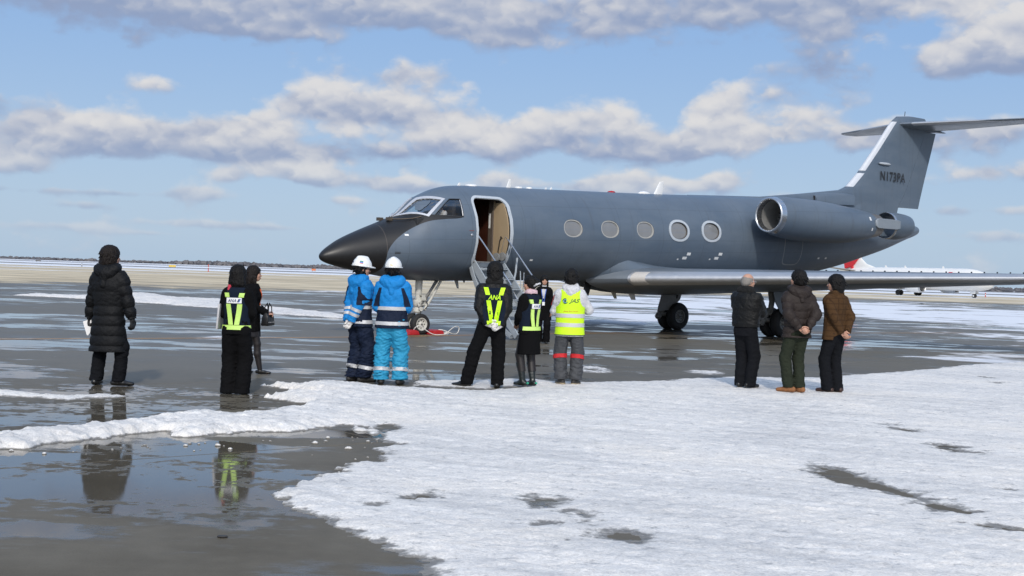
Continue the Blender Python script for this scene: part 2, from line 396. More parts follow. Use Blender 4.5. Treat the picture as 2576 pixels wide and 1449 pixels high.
# value noise with smooth interpolation, vectorised
_perm = rng.permutation(4096)
_vals = rng.random(4096)
def vnoise2(x, y):
    xi = np.floor(x).astype(np.int64); yi = np.floor(y).astype(np.int64)
    fx = x - xi; fy = y - yi
    fx = fx * fx * fx * (fx * (fx * 6 - 15) + 10); fy = fy * fy * fy * (fy * (fy * 6 - 15) + 10)
    def h(a, b):
        return _vals[(_perm[(a + 7919 * 3) & 4095] + b * 17 + 5) & 4095]
    a = h(xi, yi); b = h(xi + 1, yi); c = h(xi, yi + 1); d = h(xi + 1, yi + 1)
    return (a * (1 - fx) + b * fx) * (1 - fy) + (c * (1 - fx) + d * fx) * fy
def fbm2(x, y, octv=4, gain=0.5):
    s = np.zeros_like(x, dtype=float); a = 1.0; n = 0.0
    for k in range(octv):
        c, q = math.cos(0.6 * k), math.sin(0.6 * k)
        s += a * vnoise2((c * x - q * y) * 2**k + 31.7 * k, (q * x + c * y) * 2**k - 12.3 * k); n += a; a *= gain
    return s / n - 0.5
def polysd(x, y, poly):
    """signed distance to a polygon, positive inside"""
    P = np.asarray(poly, float); Q = np.roll(P, -1, 0)
    best = np.full(x.shape, 1e9); ins = np.zeros(x.shape, bool)
    for (ax, ay), (bx, by) in zip(P, Q):
        ex, ey = bx - ax, by - ay
        t = np.clip(((x - ax) * ex + (y - ay) * ey) / (ex * ex + ey * ey + 1e-12), 0, 1)
        best = np.minimum(best, (x - ax - t * ex) ** 2 + (y - ay - t * ey) ** 2)
        if ay != by:
            c = (ay > y) != (by > y)
            ins ^= c & (x < ex * (y - ay) / (by - ay) + ax)
    return np.where(ins, 1, -1) * np.sqrt(best)

# ------------------------------------------------------------------ the apron
def ground_material():
    m = bpy.data.materials.new('wet_concrete')
    m.use_nodes = True
    T = NT(m.node_tree)
    b = T.n['Principled BSDF']
    pos = T.new('ShaderNodeNewGeometry').outputs['Position']
    s = T.sep(pos)
    X, Y = s[0], s[1]
    P2 = T.xyz(X, Y)
    nA = T.noise(P2, 0.045, 4, 0.55)                  # tens of metres
    nB = T.noise(P2, 0.16, 5, 0.6, dist=0.6)          # metres
    nC = T.noise(P2, 0.9, 5, 0.6)
    nD = T.noise(P2, 7.0, 4, 0.6)
    nE = T.noise(P2, 90.0, 3, 0.6)
    # far away the concrete has dried; the snow film lasts longer to the right of the aircraft
    Ye = T.math('ADD', Y, T.math('MULTIPLY', T.math('SUBTRACT', nB, 0.5), 45.0))
    Ye = T.math('SUBTRACT', Ye, T.math('MULTIPLY', T.step(X, -5.0, 25.0), 62.0))
    dry = T.step(Ye, 78.0, 97.0)
    damp = T.step(T.math('ADD', nB, T.math('MULTIPLY', nC, 0.35)), 0.50, 0.72)
    # puddles
    Ps = T.xyz(T.math('MULTIPLY', X, 0.5), Y)            # the wind has drawn the water out sideways
    pn = T.math('ADD', T.math('MULTIPLY', T.noise(Ps, 0.17, 5, 0.6, dist=0.6), 0.58), T.math('MULTIPLY', T.noise(Ps, 1.1, 6, 0.66), 0.42))
    near = T.step(Y, 24.0, 13.0)
    # standing water: in front of the snow ridge and round the left-hand onlookers
    def pool(cx, cy, rx, ry):
        a = T.math('DIVIDE', T.math('SUBTRACT', X, cx), rx); b_ = T.math('DIVIDE', T.math('SUBTRACT', Y, cy), ry)
        return T.math('POWER', 0.4, T.math('ADD', T.math('MULTIPLY', a, a), T.math('MULTIPLY', b_, b_)))
    pl = T.math('MAXIMUM', pool(-2.6, 9.3, 1.5, 1.25), pool(-4.6, 14.6, 2.0, 2.2))
    pn = T.math('ADD', pn, T.math('MULTIPLY', pl, 0.078))
    pn = T.math('ADD', pn, T.math('MULTIPLY', T.math('SUBTRACT', nD, 0.5), T.math('MULTIPLY', pl, 0.40)))
    pud = T.step(pn, 0.515, 0.56)
    pud = T.math('MULTIPLY', pud, T.math('SUBTRACT', 1.0, dry))
    # base colour
    tan = T.mix(T.step(T.math('ADD', T.math('MULTIPLY', nA, 0.4), T.math('MULTIPLY', nB, 0.6)), 0.36, 0.62), (0.44, 0.37, 0.265), (0.70, 0.595, 0.425))
    tan = T.mix(T.math('MULTIPLY', T.step(T.noise(T.xyz(T.math('MULTIPLY', X, 0.25), Y), 0.09, 5, 0.65), 0.56, 0.64), 0.6), tan, (0.30, 0.265, 0.21))
    wetc = T.mix(nC, (0.078, 0.067, 0.049), (0.128, 0.110, 0.082))
    dampc = T.mix(nC, (0.118, 0.102, 0.076), (0.165, 0.144, 0.108))
    col = T.mix(dry, T.mix(T.math('MULTIPLY', damp, T.math('SUBTRACT', 1.0, pud)), wetc, dampc), tan)
    grit = T.math('MULTIPLY_ADD', T.math('SUBTRACT', nE, 0.5), 0.5, 1.0)
    grit = T.math('MULTIPLY', grit, T.math('MULTIPLY_ADD', T.math('SUBTRACT', nD, 0.5), 0.35, 1.0))
    col = T.vmath('MULTIPLY', col, T.xyz(grit, grit, grit))
    # thin trodden snow film and slush
    f1 = T.noise(T.xyz(T.math('MULTIPLY', X, 1.0), T.math('MULTIPLY', Y, 1.0)), 0.11, 6, 0.62, dist=0.8)
    fine = T.noise(P2, 1.3, 5, 0.65)
    bx = T.math('DIVIDE', T.math('SUBTRACT', X, 24.0), 27.0)
    by = T.math('DIVIDE', T.math('SUBTRACT', Y, 88.0), 44.0)
    bias = T.math('POWER', 0.45, T.math('ADD', T.math('MULTIPLY', bx, bx), T.math('MULTIPLY', by, by)))
    cx = T.math('DIVIDE', T.math('SUBTRACT', X, 4.0), 11.0)
    cy = T.math('DIVIDE', T.math('SUBTRACT', Y, 52.0), 11.0)
    bias2 = T.math('POWER', 0.45, T.math('ADD', T.math('MULTIPLY', cx, cx), T.math('MULTIPLY', cy, cy)))
    bb = T.math('MULTIPLY', T.math('MAXIMUM', bias, T.math('MULTIPLY', bias2, 0.8)), 0.34)
    lim = T.step(Y, 20.0, 30.0)
    film = T.math('ADD', T.math('ADD', f1, T.math('MULTIPLY', T.math('SUBTRACT', fine, 0.5), 0.16)), T.math('SUBTRACT', bb, 0.70))
    film = T.math('MULTIPLY', T.step(film, -0.015, 0.05), lim)
    film = T.math('MULTIPLY', film, T.step(Y, 200.0, 150.0))
    # faint left-over slush nearer the people
    sl = T.noise(T.xyz(T.math('MULTIPLY', X, 0.7), Y), 0.55, 7, 0.68, dist=1.0)
    slush = T.math('MULTIPLY', T.step(sl, 0.675, 0.71), T.math('MULTIPLY', T.step(Y, 14.0, 17.0), T.step(Y, 80.0, 50.0)))
    film = T.math('MAXIMUM', film, T.math('MULTIPLY', slush, 0.75))
    # airfield beyond the apron: snow with cleared runway strips and thin drifted lines
    Yr = T.math('ADD', Y, T.math('MULTIPLY', X, 0.12))
    Yr = T.math('ADD', Yr, T.math('MULTIPLY', T.math('SUBTRACT', T.noise(P2, 0.02, 5, 0.6), 0.5), 60.0))
    snowfar = T.step(Yr, 296.0, 304.0)
    def band(a, c, w):
        return T.math('MULTIPLY', T.step(Yr, a, a + w), T.step(Yr, c + w, c))
    strip = T.math('MAXIMUM', band(395, 480, 12), band(760, 1000, 40))
    strip = T.math('MAXIMUM', strip, band(1350, 1500, 60))
    thinl = T.math('MAXIMUM', band(176, 184, 4), band(222, 246, 6))
    thinl = T.math('MULTIPLY', thinl, T.step(T.noise(P2, 0.08, 4, 0.6), 0.42, 0.55))
    far = T.math('MAXIMUM', T.math('MULTIPLY', snowfar, T.math('SUBTRACT', 1.0, T.math('MULTIPLY', strip, 0.92))), thinl)
    film = T.math('MAXIMUM', film, far)
    runway = T.math('MULTIPLY', snowfar, strip)
    col = T.mix(runway, col, (0.16, 0.155, 0.15))
    snow = T.mix(nC, (0.70, 0.72, 0.76), (0.82, 0.83, 0.85))
    col = T.mix(film, col, snow)
    T.l.new(col, b.inputs['Base Color'])
    rw = T.fmix(pud, T.math('ADD', T.math('MULTIPLY_ADD', nC, 0.22, 0.22), T.math('MULTIPLY', near, 0.2)), T.math('MULTIPLY_ADD', nC, 0.06, 0.015))
    rw = T.fmix(T.math('MULTIPLY', damp, T.math('SUBTRACT', 1.0, pud)), rw, 0.42)
    ro = T.fmix(dry, rw, 0.85)
    ro = T.fmix(film, ro, 0.75)
    T.l.new(ro, b.inputs['Roughness'])
    T.put(b.inputs['Specular IOR Level'], T.fmix(dry, T.fmix(film, T.fmix(pud, T.fmix(near, 0.17, 0.05), T.fmix(near, 0.5, 0.36)), 0.25), 0.02))
    b.inputs['IOR'].default_value = 1.33
    bp = T.new('ShaderNodeBump')
    hgt = T.math('ADD', T.math('MULTIPLY', nE, 0.35), T.math('MULTIPLY', nD, 0.5))
    dd = T.fmix(pud, 0.0028, 0.00025)
    T.put(bp.inputs['Distance'], T.fmix(film, dd, 0.02))
    bp.inputs['Strength'].default_value = 0.5
    T.l.new(hgt, bp.inputs['Height'])
    T.l.new(bp.outputs[0], b.inputs['Normal'])
    return m

M_ground = ground_material()

def build_ground():
    # one sheet to the horizon, the jointed slabs of the near apron lie 14 mm higher
    V = []; F = []
    ys = [-60, 0, 60, 120, 300, 800, 2000, 6000, 14000]
    xs = [-9000, -2000, -400, -60, 0, 60, 400, 2000, 9000]
    for y in ys:
        for x in xs:
            V.append((x, y, -0.014))
    n = len(xs)
    for j in range(len(ys) - 1):
        for i in range(n - 1):
            F.append((j * n + i, j * n + i + 1, (j + 1) * n + i + 1, (j + 1) * n + i))
    g = mesh('ground', V, F, M_ground, None, False)
    tag(g, kind='structure')
    # concrete slabs with recessed joints
    a = R(39.7); S = 6.0; gap = 0.011; bv = 0.006
    ca, sa = math.cos(a), math.sin(a)
    h = S / 2 - gap / 2
    prof = [(h, -0.014), (h, -bv), (h - bv, 0.0)]
    V = []
    for r, z in prof:
        V += [(-r, -r, z), (r, -r, z), (r, r, z), (-r, r, z)]
    F = [(8, 9, 10, 11)]
    for k in range(2):
        for i in range(4):
            j = (i + 1) % 4
            F.append((4 * k + i, 4 * k + j, 4 * k + 4 + j, 4 * k + 4 + i))
    me = bpy.data.meshes.new('slab')
    me.from_pydata(V, [], F); me.materials.append(M_ground); me.update()
    # joint lines run through (-2.67, 10.5) along a and through (-3.65, 24.3) across it
    o = np.array([-2.67, 10.5]); e1 = np.array([ca, sa]); e2 = np.array([-sa, ca])
    c0 = (np.array([-3.65, 24.3]) - o) @ e1
    for i in range(-9, 12):
        for j in range(-6, 12):
            c = o + e1 * (c0 + (i + .5) * S) + e2 * (j + .5) * S
            if 2 < c[1] < 62 and abs(c[0]) < 0.40 * c[1] + 6.5:
                s = bpy.data.objects.new('slab', me)
                s.location = (c[0], c[1], 0); s.rotation_euler = (0, 0, a)
                link(s, g)
    # orange guide line painted on the slabs
    pts = np.array([(-22, 15.2), (-16, 19.9), (-9.9, 24.8), (-3.9, 29.5), (2.2, 35.8), (6.8, 39.2), (10.3, 41.6), (16, 45.7)])
    u = np.linspace(0, len(pts) - 1, 60)
    C = np.stack([pchip(range(len(pts)), pts[:, k], u) for k in (0, 1)], 1)
    tn = np.gradient(C, axis=0); tn /= np.linalg.norm(tn, axis=1)[:, None]
    nrm = np.stack([-tn[:, 1], tn[:, 0]], 1)
    V = []; F = []
    for c, k in zip(C, nrm):
        for s in (-.13, .13):
            V.append((*(c + s * k), 0.004))
    for i in range(len(C) - 1):
        F.append((2 * i, 2 * i + 2, 2 * i + 3, 2 * i + 1))
    ml = mat('guide_line_paint', (0.36, 0.20, 0.07), 0.5, var=0.45, scale=3.0)
    tag(mesh('guide_line', V, F, ml, None, False), kind='structure')

build_ground()

# ------------------------------------------------------------------ lying snow
def snow_material():
    m = bpy.data.materials.new('old_snow')
    m.use_nodes = True
    T = NT(m.node_tree)
    b = T.n['Principled BSDF']
    pos = T.new('ShaderNodeNewGeometry').outputs['Position']
    s = T.sep(pos)
    P2 = T.xyz(s[0], s[1])
    # combed by the plough: streaks run towards the right
    rot = T.xyz(T.math('ADD', T.math('MULTIPLY', s[0], 0.9), T.math('MULTIPLY', s[1], -0.43)), T.math('ADD', T.math('MULTIPLY', s[0], 0.43), T.math('MULTIPLY', s[1], 0.9)))
    rs = T.sep(rot)
    streak = T.noise(T.xyz(T.math('MULTIPLY', rs[0], 0.35), T.math('MULTIPLY', rs[1], 2.6)), 1.6, 6, 0.62)
    n1 = T.noise(P2, 0.5, 5, 0.6)
    n2 = T.noise(P2, 9.0, 6, 0.7)
    n3 = T.noise(pos, 48.0, 4, 0.7)
    n4 = T.noise(T.xyz(T.math('MULTIPLY', rs[0], 0.8), T.math('MULTIPLY', rs[1], 3.0)), 5.0, 6, 0.68)
    mot = T.math('ADD', T.math('MULTIPLY', streak, 0.40), T.math('ADD', T.math('MULTIPLY', n1, 0.30), T.math('MULTIPLY', n2, 0.30)))
    c = T.mix(T.step(mot, 0.36, 0.62), (0.62, 0.60, 0.575), (0.90, 0.86, 0.805))
    c = T.mix(T.math('MULTIPLY', T.step(n1, 0.46, 0.70), 0.6), c, (0.88, 0.81, 0.715))
    # icy, see-through places and the ragged thin margin
    thin = T.math('ADD', T.math('MULTIPLY', n2, 0.62), T.math('MULTIPLY', n4, 0.38))
    c = T.mix(T.math('MULTIPLY', T.step(thin, 0.45, 0.36), 0.75), c, (0.36, 0.36, 0.36))
    zed = T.math('ADD', s[2], T.math('MULTIPLY', T.math('SUBTRACT', n2, 0.5), 0.040))
    c = T.mix(T.math('MULTIPLY', T.step(zed, 0.015, 0.004), 0.85), c, (0.15, 0.143, 0.13))
    gr = T.math('MULTIPLY_ADD', T.math('SUBTRACT', n3, 0.5), 0.95, 1.0)
    gr = T.math('MULTIPLY', gr, T.math('MULTIPLY_ADD', T.math('SUBTRACT', n4, 0.5), 0.22, 1.0))
    c = T.vmath('MULTIPLY', c, T.xyz(gr, gr, gr))
    T.l.new(c, b.inputs['Base Color'])
    b.inputs['Roughness'].default_value = 0.62
    b.inputs['Specular IOR Level'].default_value = 0.3
    bp = T.new('ShaderNodeBump')
    bp.inputs['Distance'].default_value = 0.03
    bp.inputs['Strength'].default_value = 0.6
    T.l.new(T.math('ADD', T.math('ADD', T.math('MULTIPLY', n4, 0.35), T.math('MULTIPLY', n2, 0.5)), T.math('MULTIPLY', n3, 0.65)), bp.inputs['Height'])
    T.l.new(bp.outputs[0], b.inputs['Normal'])
    return m
M_snow = snow_material()

def snow_sheet(name, polys, holes, xs, ys, hmax, soft, rag, clump):
    X, Y = np.meshgrid(xs, ys)
    sd = np.full(X.shape, -1e9)
    for p in polys:
        sd = np.maximum(sd, polysd(X, Y, p))
    nz = fbm2(X * 1.6, Y * 1.6, 5, 0.62); nf = fbm2(X * 9, Y * 7, 3, 0.6)
    sd = sd + rag * (nz * 1.1 + nf * 0.95 + 0.5 * fbm2(X * 24, Y * 16, 2))
    for hpoly in holes:
        sd = np.minimum(sd, 0.05 - polysd(X, Y, hpoly) + rag * 0.7 * (nz + nf * 1.5 + .7 * fbm2(X * 24, Y * 16, 2)))
    hm = hmax(X, Y, sd)
    k = np.clip(sd / (soft(X) if callable(soft) else soft), 0, None)
    H = hm * (1 - np.exp(-k))
    c1 = fbm2(X * 2.2, Y * 2.2, 4, 0.6); c2 = fbm2(X * 11, Y * 11, 3, 0.65); c3 = fbm2(X * 34, Y * 34, 2)
    H = H * (1 + clump * (1.1 * c1 + 0.9 * c2)) + np.clip(k, 0, 1) * (0.006 * c3 + 0.008 * c2)
    Z = np.where(sd > 0, np.maximum(H, 0.002), np.maximum(-0.03, sd * 0.4 - 0.004))
    keep = sd > -0.12
    idx = -np.ones(X.shape, int)
    q = keep[:-1, :-1] | keep[1:, :-1] | keep[:-1, 1:] | keep[1:, 1:]
    use = np.zeros(X.shape, bool)
    use[:-1, :-1] |= q; use[1:, :-1] |= q; use[:-1, 1:] |= q; use[1:, 1:] |= q
    idx[use] = np.arange(use.sum())
    V = np.stack([X[use], Y[use], Z[use]], 1).astype(np.float32)
    F = np.stack([idx[:-1, :-1][q], idx[:-1, 1:][q], idx[1:, 1:][q], idx[1:, :-1][q]], 1).astype(np.int32)
    me = bpy.data.meshes.new(name)
    me.vertices.add(len(V)); me.vertices.foreach_set('co', V.ravel())
    me.loops.add(F.size); me.loops.foreach_set('vertex_index', F.ravel())
    me.polygons.add(len(F)); me.polygons.foreach_set('loop_start', np.arange(0, F.size, 4, dtype=np.int32))
    me.polygons.foreach_set('use_smooth', np.ones(len(F), bool))
    me.materials.append(M_snow)
    me.update(); me.validate()
    o = bpy.data.objects.new(name, me); link(o)
    tag(o, kind='stuff')
    return o

def build_snow():
    ys = [5.0]
    while ys[-1] < 31.5:
        ys.append(ys[-1] + max(0.022, 0.0024 * ys[-1]))
    xs = []
    x = -6.6
    while x < 12.6:
        xs.append(x); x += 0.023 if x < 4.5 else 0.035
    def hm(X, Y, sd):
        # a thrown-up ridge along the left and far edge, a trodden sheet on the right
        left = np.clip((-1.0 - X) / 1.5, 0, 1)
        ridge = np.exp(-((Y - (16.2 + 0.52 * np.minimum(X + 2.3, 0) * 2.2)) / 1.2) ** 2)
        return 0.030 + 0.055 * left + 0.02 * ridge
    snow_sheet('snow_field', [SNOW_POLY], SNOW_HOLES + [SNOW_GAP], np.array(xs), np.array(ys), hm, lambda X: 0.10 + 0.10 * np.clip((X + 1.6) / 1.2, 0, 1), 0.17, 0.60)
    xs = np.arange(-23, -3.9, 0.11); ys = np.arange(39.5, 66, 0.13)
    snow_sheet('snow_drift', [DRIFTS[0]], [], xs, ys, lambda X, Y, s: 0.13 + 0 * X, 0.5, 0.5, 0.5)
    xs = np.arange(-6.9, -4.2, 0.025); ys = np.arange(14.0, 16.0, 0.025)
    snow_sheet('snow_remnant', [DRIFTS[1]], [], xs, ys, lambda X, Y, s: 0.03 + 0 * X, 0.08, 0.13, 0.8)
    # two oval slush patches left by tyres
    def ov(cx, cy, rx, ry, n=20):
        return [(cx + rx * math.cos(2 * math.pi * k / n), cy + ry * math.sin(2 * math.pi * k / n)) for k in range(n)]
    for cx, cy, rx, ry, hole in ((1.42, 21.8, .33, .80, .30), (3.35, 22.0, .36, .50, 0)):
        xs = np.arange(cx - rx - .3, cx + rx + .3, .022); ys = np.arange(cy - ry - .3, cy + ry + .3, .03)
        snow_sheet('snow_remnant', [ov(cx, cy, rx, ry)], [ov(cx, cy, rx * hole, ry * hole)] if hole else [], xs, ys, lambda X, Y, s: 0.014 + 0 * X, 0.10, 0.22, 0.9)
    # crumbs of ice thrown off the ridge
    r = np.random.default_rng(3)
    g = G()
    for k in range(64):
        t = r.random()
        x = -4.3 + 3.2 * t; y = 10.35 + 1.9 * t - .55 * r.random() ** 2
        if k > 44:
            x, y = -1.75 + 1.0 * r.random(), 9.5 + 2.6 * r.random()
        s = .006 + .022 * r.random() ** 3
        ring = np.linspace(0, 2 * math.pi, 7, endpoint=False)
        w = .7 + .6 * r.random(7)
        g.loft([[(x + s * 1.3 * f * w[i] * math.cos(a), y + s * 1.3 * f * w[i] * math.sin(a), s * z * (.8 + .4 * w[i])) for i, a in enumerate(ring)] for f, z in ((.9, .0), (1, .25), (.75, .6), (.3, .8))])
    tag(g.build('ice_crumbs', M_snow, None, True, False, 60), kind='stuff')
    g = G(); g.loft([[(-1.62 + .035 * math.cos(a), 7.42 + .022 * math.sin(a), z) for a in np.linspace(0, 2 * math.pi, 8, endpoint=False)] for z in (.001, .012)])
    tag(bevel(g.build('pebble', mat('dark_pebble', (.03, .027, .024), .6), None, False), .006, 1), 'small dark pebble on the wet concrete in the left foreground', 'pebble')
build_snow()

# ------------------------------------------------------------------ the executive jet
#  local axes: X aft from the nose wheel, Y to starboard (away from the camera), Z up
FT = np.array([   # station, top, bottom, height of greatest width, half width
    (-2.82, 1.86, 1.84, 1.85, .012), (-2.78, 1.92, 1.77, 1.85, .085), (-2.70, 2.00, 1.72, 1.86, .15), (-2.55, 2.11, 1.67, 1.88, .235),
    (-2.29, 2.27, 1.61, 1.92, .345), (-1.81, 2.49, 1.52, 1.98, .51), (-1.16, 2.75, 1.42, 2.06, .72), (-.75, 2.92, 1.37, 2.13, .85),
    (-.22, 3.36, 1.34, 2.26, .99), (.07, 3.51, 1.335, 2.34, 1.05), (.42, 3.655, 1.335, 2.42, 1.105), (.77, 3.74, 1.34, 2.49, 1.145),
    (1.1, 3.775, 1.35, 2.54, 1.17), (1.6, 3.80, 1.36, 2.58, 1.19), (2.64, 3.83, 1.39, 2.61, 1.2), (5, 3.90, 1.45, 2.68, 1.205),
    (8, 4.00, 1.52, 2.76, 1.205), (10.6, 4.11, 1.60, 2.84, 1.205), (12.5, 4.17, 1.64, 2.90, 1.195), (14, 4.18, 1.74, 2.97, 1.16),
    (15.5, 4.15, 1.985, 3.06, 1.07), (16.5, 4.11, 2.185, 3.15, .98), (17.65, 4.05, 2.46, 3.26, .83), (18.96, 3.95, 2.79, 3.37, .60),
    (20.32, 3.79, 3.20, 3.50, .31), (20.88, 3.70, 3.36, 3.53, .17), (21.05, 3.65, 3.44, 3.545, .10), (21.1, 3.57, 3.52, 3.545, .025)])
def fsec(u):
    return [pchip(FT[:, 0], FT[:, k], u) for k in (1, 2, 3, 4)]
def fsurf(u, phi, off=0.0):
    """skin point; phi = 0 port side, pi/2 crown"""
    u = np.asarray(u, float); phi = np.asarray(phi, float)
    def p(u, phi):
        t, b, zc, w = fsec(u)
        c, s = np.cos(phi), np.sin(phi)
        return np.stack([u, -w * c, np.where(s >= 0, zc + (t - zc) * s, zc + (zc - b) * s)], -1)
    q = p(u, phi)
    e = 1e-3
    n = np.cross(p(u + e, phi) - q, p(u, phi + e) - q)
    n /= np.linalg.norm(n, axis=-1, keepdims=True) + 1e-12
    mid = np.stack([u, 0 * u, fsec(u)[2]], -1)
    n *= np.sign(np.sum(n * (q - mid), -1, keepdims=True) + 1e-12)
    return q + off * n
def fphi(u, z):
    t, b, zc, w = fsec(u)
    return np.where(z >= zc, np.arcsin(np.clip((z - zc) / (t - zc), -1, 1)), -np.arcsin(np.clip((zc - z) / (zc - b), -1, 1)))
def fz(u, z, off=0.0, side=1):
    """skin point on the port side at station u and height z"""
    q = fsurf(u, fphi(np.asarray(u, float), np.asarray(z, float)), off)
    if side < 0:
        q = q * np.array([1, -1, 1])
    return q

def jet_paint():
    m = bpy.data.materials.new('jet_grey_paint')
    m.use_nodes = True
    T = NT(m.node_tree)
    b = T.n['Principled BSDF']
    pos = T.new('ShaderNodeTexCoord').outputs['Object']
    s = T.sep(pos)
    n1 = T.noise(T.xyz(T.math('MULTIPLY', s[0], 0.6), T.math('MULTIPLY', s[1], 1.0), T.math('MULTIPLY', s[2], 2.0)), 0.9, 5, 0.6)
    n2 = T.noise(T.xyz(T.math('MULTIPLY', s[0], 2.0), s[1], T.math('MULTIPLY', s[2], 0.25)), 2.2, 5, 0.65)
    c = T.mix(T.step(n1, 0.3, 0.72), (0.086, 0.118, 0.160), (0.116, 0.148, 0.188))
    c = T.mix(T.math('MULTIPLY', T.step(n2, 0.52, 0.75), 0.35), c, (0.078, 0.094, 0.115))
    # hairline skin joints
    fr = T.math('ABSOLUTE', T.math('SUBTRACT', T.math('FRACT', T.math('MULTIPLY', s[0], 0.61)), 0.5))
    ln = T.step(fr, 0.0055, 0.003)
    zr = T.math('SUBTRACT', s[2], T.math('MULTIPLY', s[0], 0.037))
    for hz_ in (2.02, 2.36, 3.22):
        ln = T.math('MAXIMUM', ln, T.math('MULTIPLY', T.step(T.math('ABSOLUTE', T.math('SUBTRACT', zr, hz_)), 0.009, 0.004), 0.8))
    c = T.mix(T.math('MULTIPLY', ln, 0.42), c, (0.05, 0.06, 0.07))
    # rain and oil streaks running down from the joints
    n5 = T.noise(T.xyz(T.math('MULTIPLY', s[0], 9.0), s[1], T.math('MULTIPLY', s[2], 0.5)), 1.0, 4, 0.6)
    c = T.mix(T.math('MULTIPLY', T.step(n5, 0.56, 0.74), 0.28), c, (0.075, 0.082, 0.090))
    n6 = T.noise(pos, 3.2, 5, 0.65)
    c = T.mix(T.math('MULTIPLY', T.step(n6, 0.56, 0.72), 0.30), c, (0.135, 0.160, 0.190))
    # matt black anti-glare nose
    fc = T.new('ShaderNodeFloatCurve')
    cm = fc.mapping; cv = cm.curves[0]
    z0, z1, u0, u1 = 1.3, 3.1, -1.6, 0.8
    pts = [(1.3, -1.5), (1.48, -1.42), (1.64, -1.352), (1.87, -1.343), (1.99, -1.336), (2.2, -1.22), (2.40, -1.01), (2.6, -0.697), (2.79, -0.279), (2.86, 0.12), (2.935, 0.593), (3.1, 0.62)]
    while len(cv.points) < len(pts):
        cv.points.new(0.5, 0.5)
    for p, (z, u) in zip(cv.points, pts):
        p.location = ((z - z0) / (z1 - z0), (u - u0) / (u1 - u0)); p.handle_type = 'AUTO_CLAMPED'
    cm.update()
    T.put(fc.inputs['Value'], T.math('DIVIDE', T.math('SUBTRACT', s[2], z0), z1 - z0, clamp=True))
    lim = T.math('MULTIPLY_ADD', fc.outputs[0], u1 - u0, u0)
    blk = T.step(T.math('SUBTRACT', lim, s[0]), -0.004, 0.004)
    blk = T.math('MULTIPLY', blk, T.step(s[2], 2.965, 2.955))
    n3 = T.noise(pos, 14.0, 5, 0.7)
    c = T.mix(blk, c, T.mix(T.step(n3, 0.55, 0.8), (0.0155, 0.0155, 0.0165), (0.03, 0.03, 0.031)))
    seam = T.math('MULTIPLY', T.step(T.math('ABSOLUTE', T.math('ADD', s[0], 1.345)), 0.010, 0.004), T.step(s[2], 1.9, 2.0))
    c = T.mix(T.math('MULTIPLY', T.math('MULTIPLY', seam, blk), 0.5), c, (0.12, 0.10, 0.085))
    T.l.new(c, b.inputs['Base Color'])
    T.put(b.inputs['Roughness'], T.fmix(blk, T.math('MULTIPLY_ADD', n1, 0.16, 0.30), 0.40))
    T.put(b.inputs['Specular IOR Level'], T.fmix(blk, 0.5, 0.42))
    bp = T.new('ShaderNodeBump')
    bp.inputs['Strength'].default_value = 0.15
    bp.inputs['Distance'].default_value = 0.02
    T.l.new(T.noise(pos, 1.7, 3, 0.5), bp.inputs['Height'])
    T.l.new(bp.outputs[0], b.inputs['Normal'])
    return m

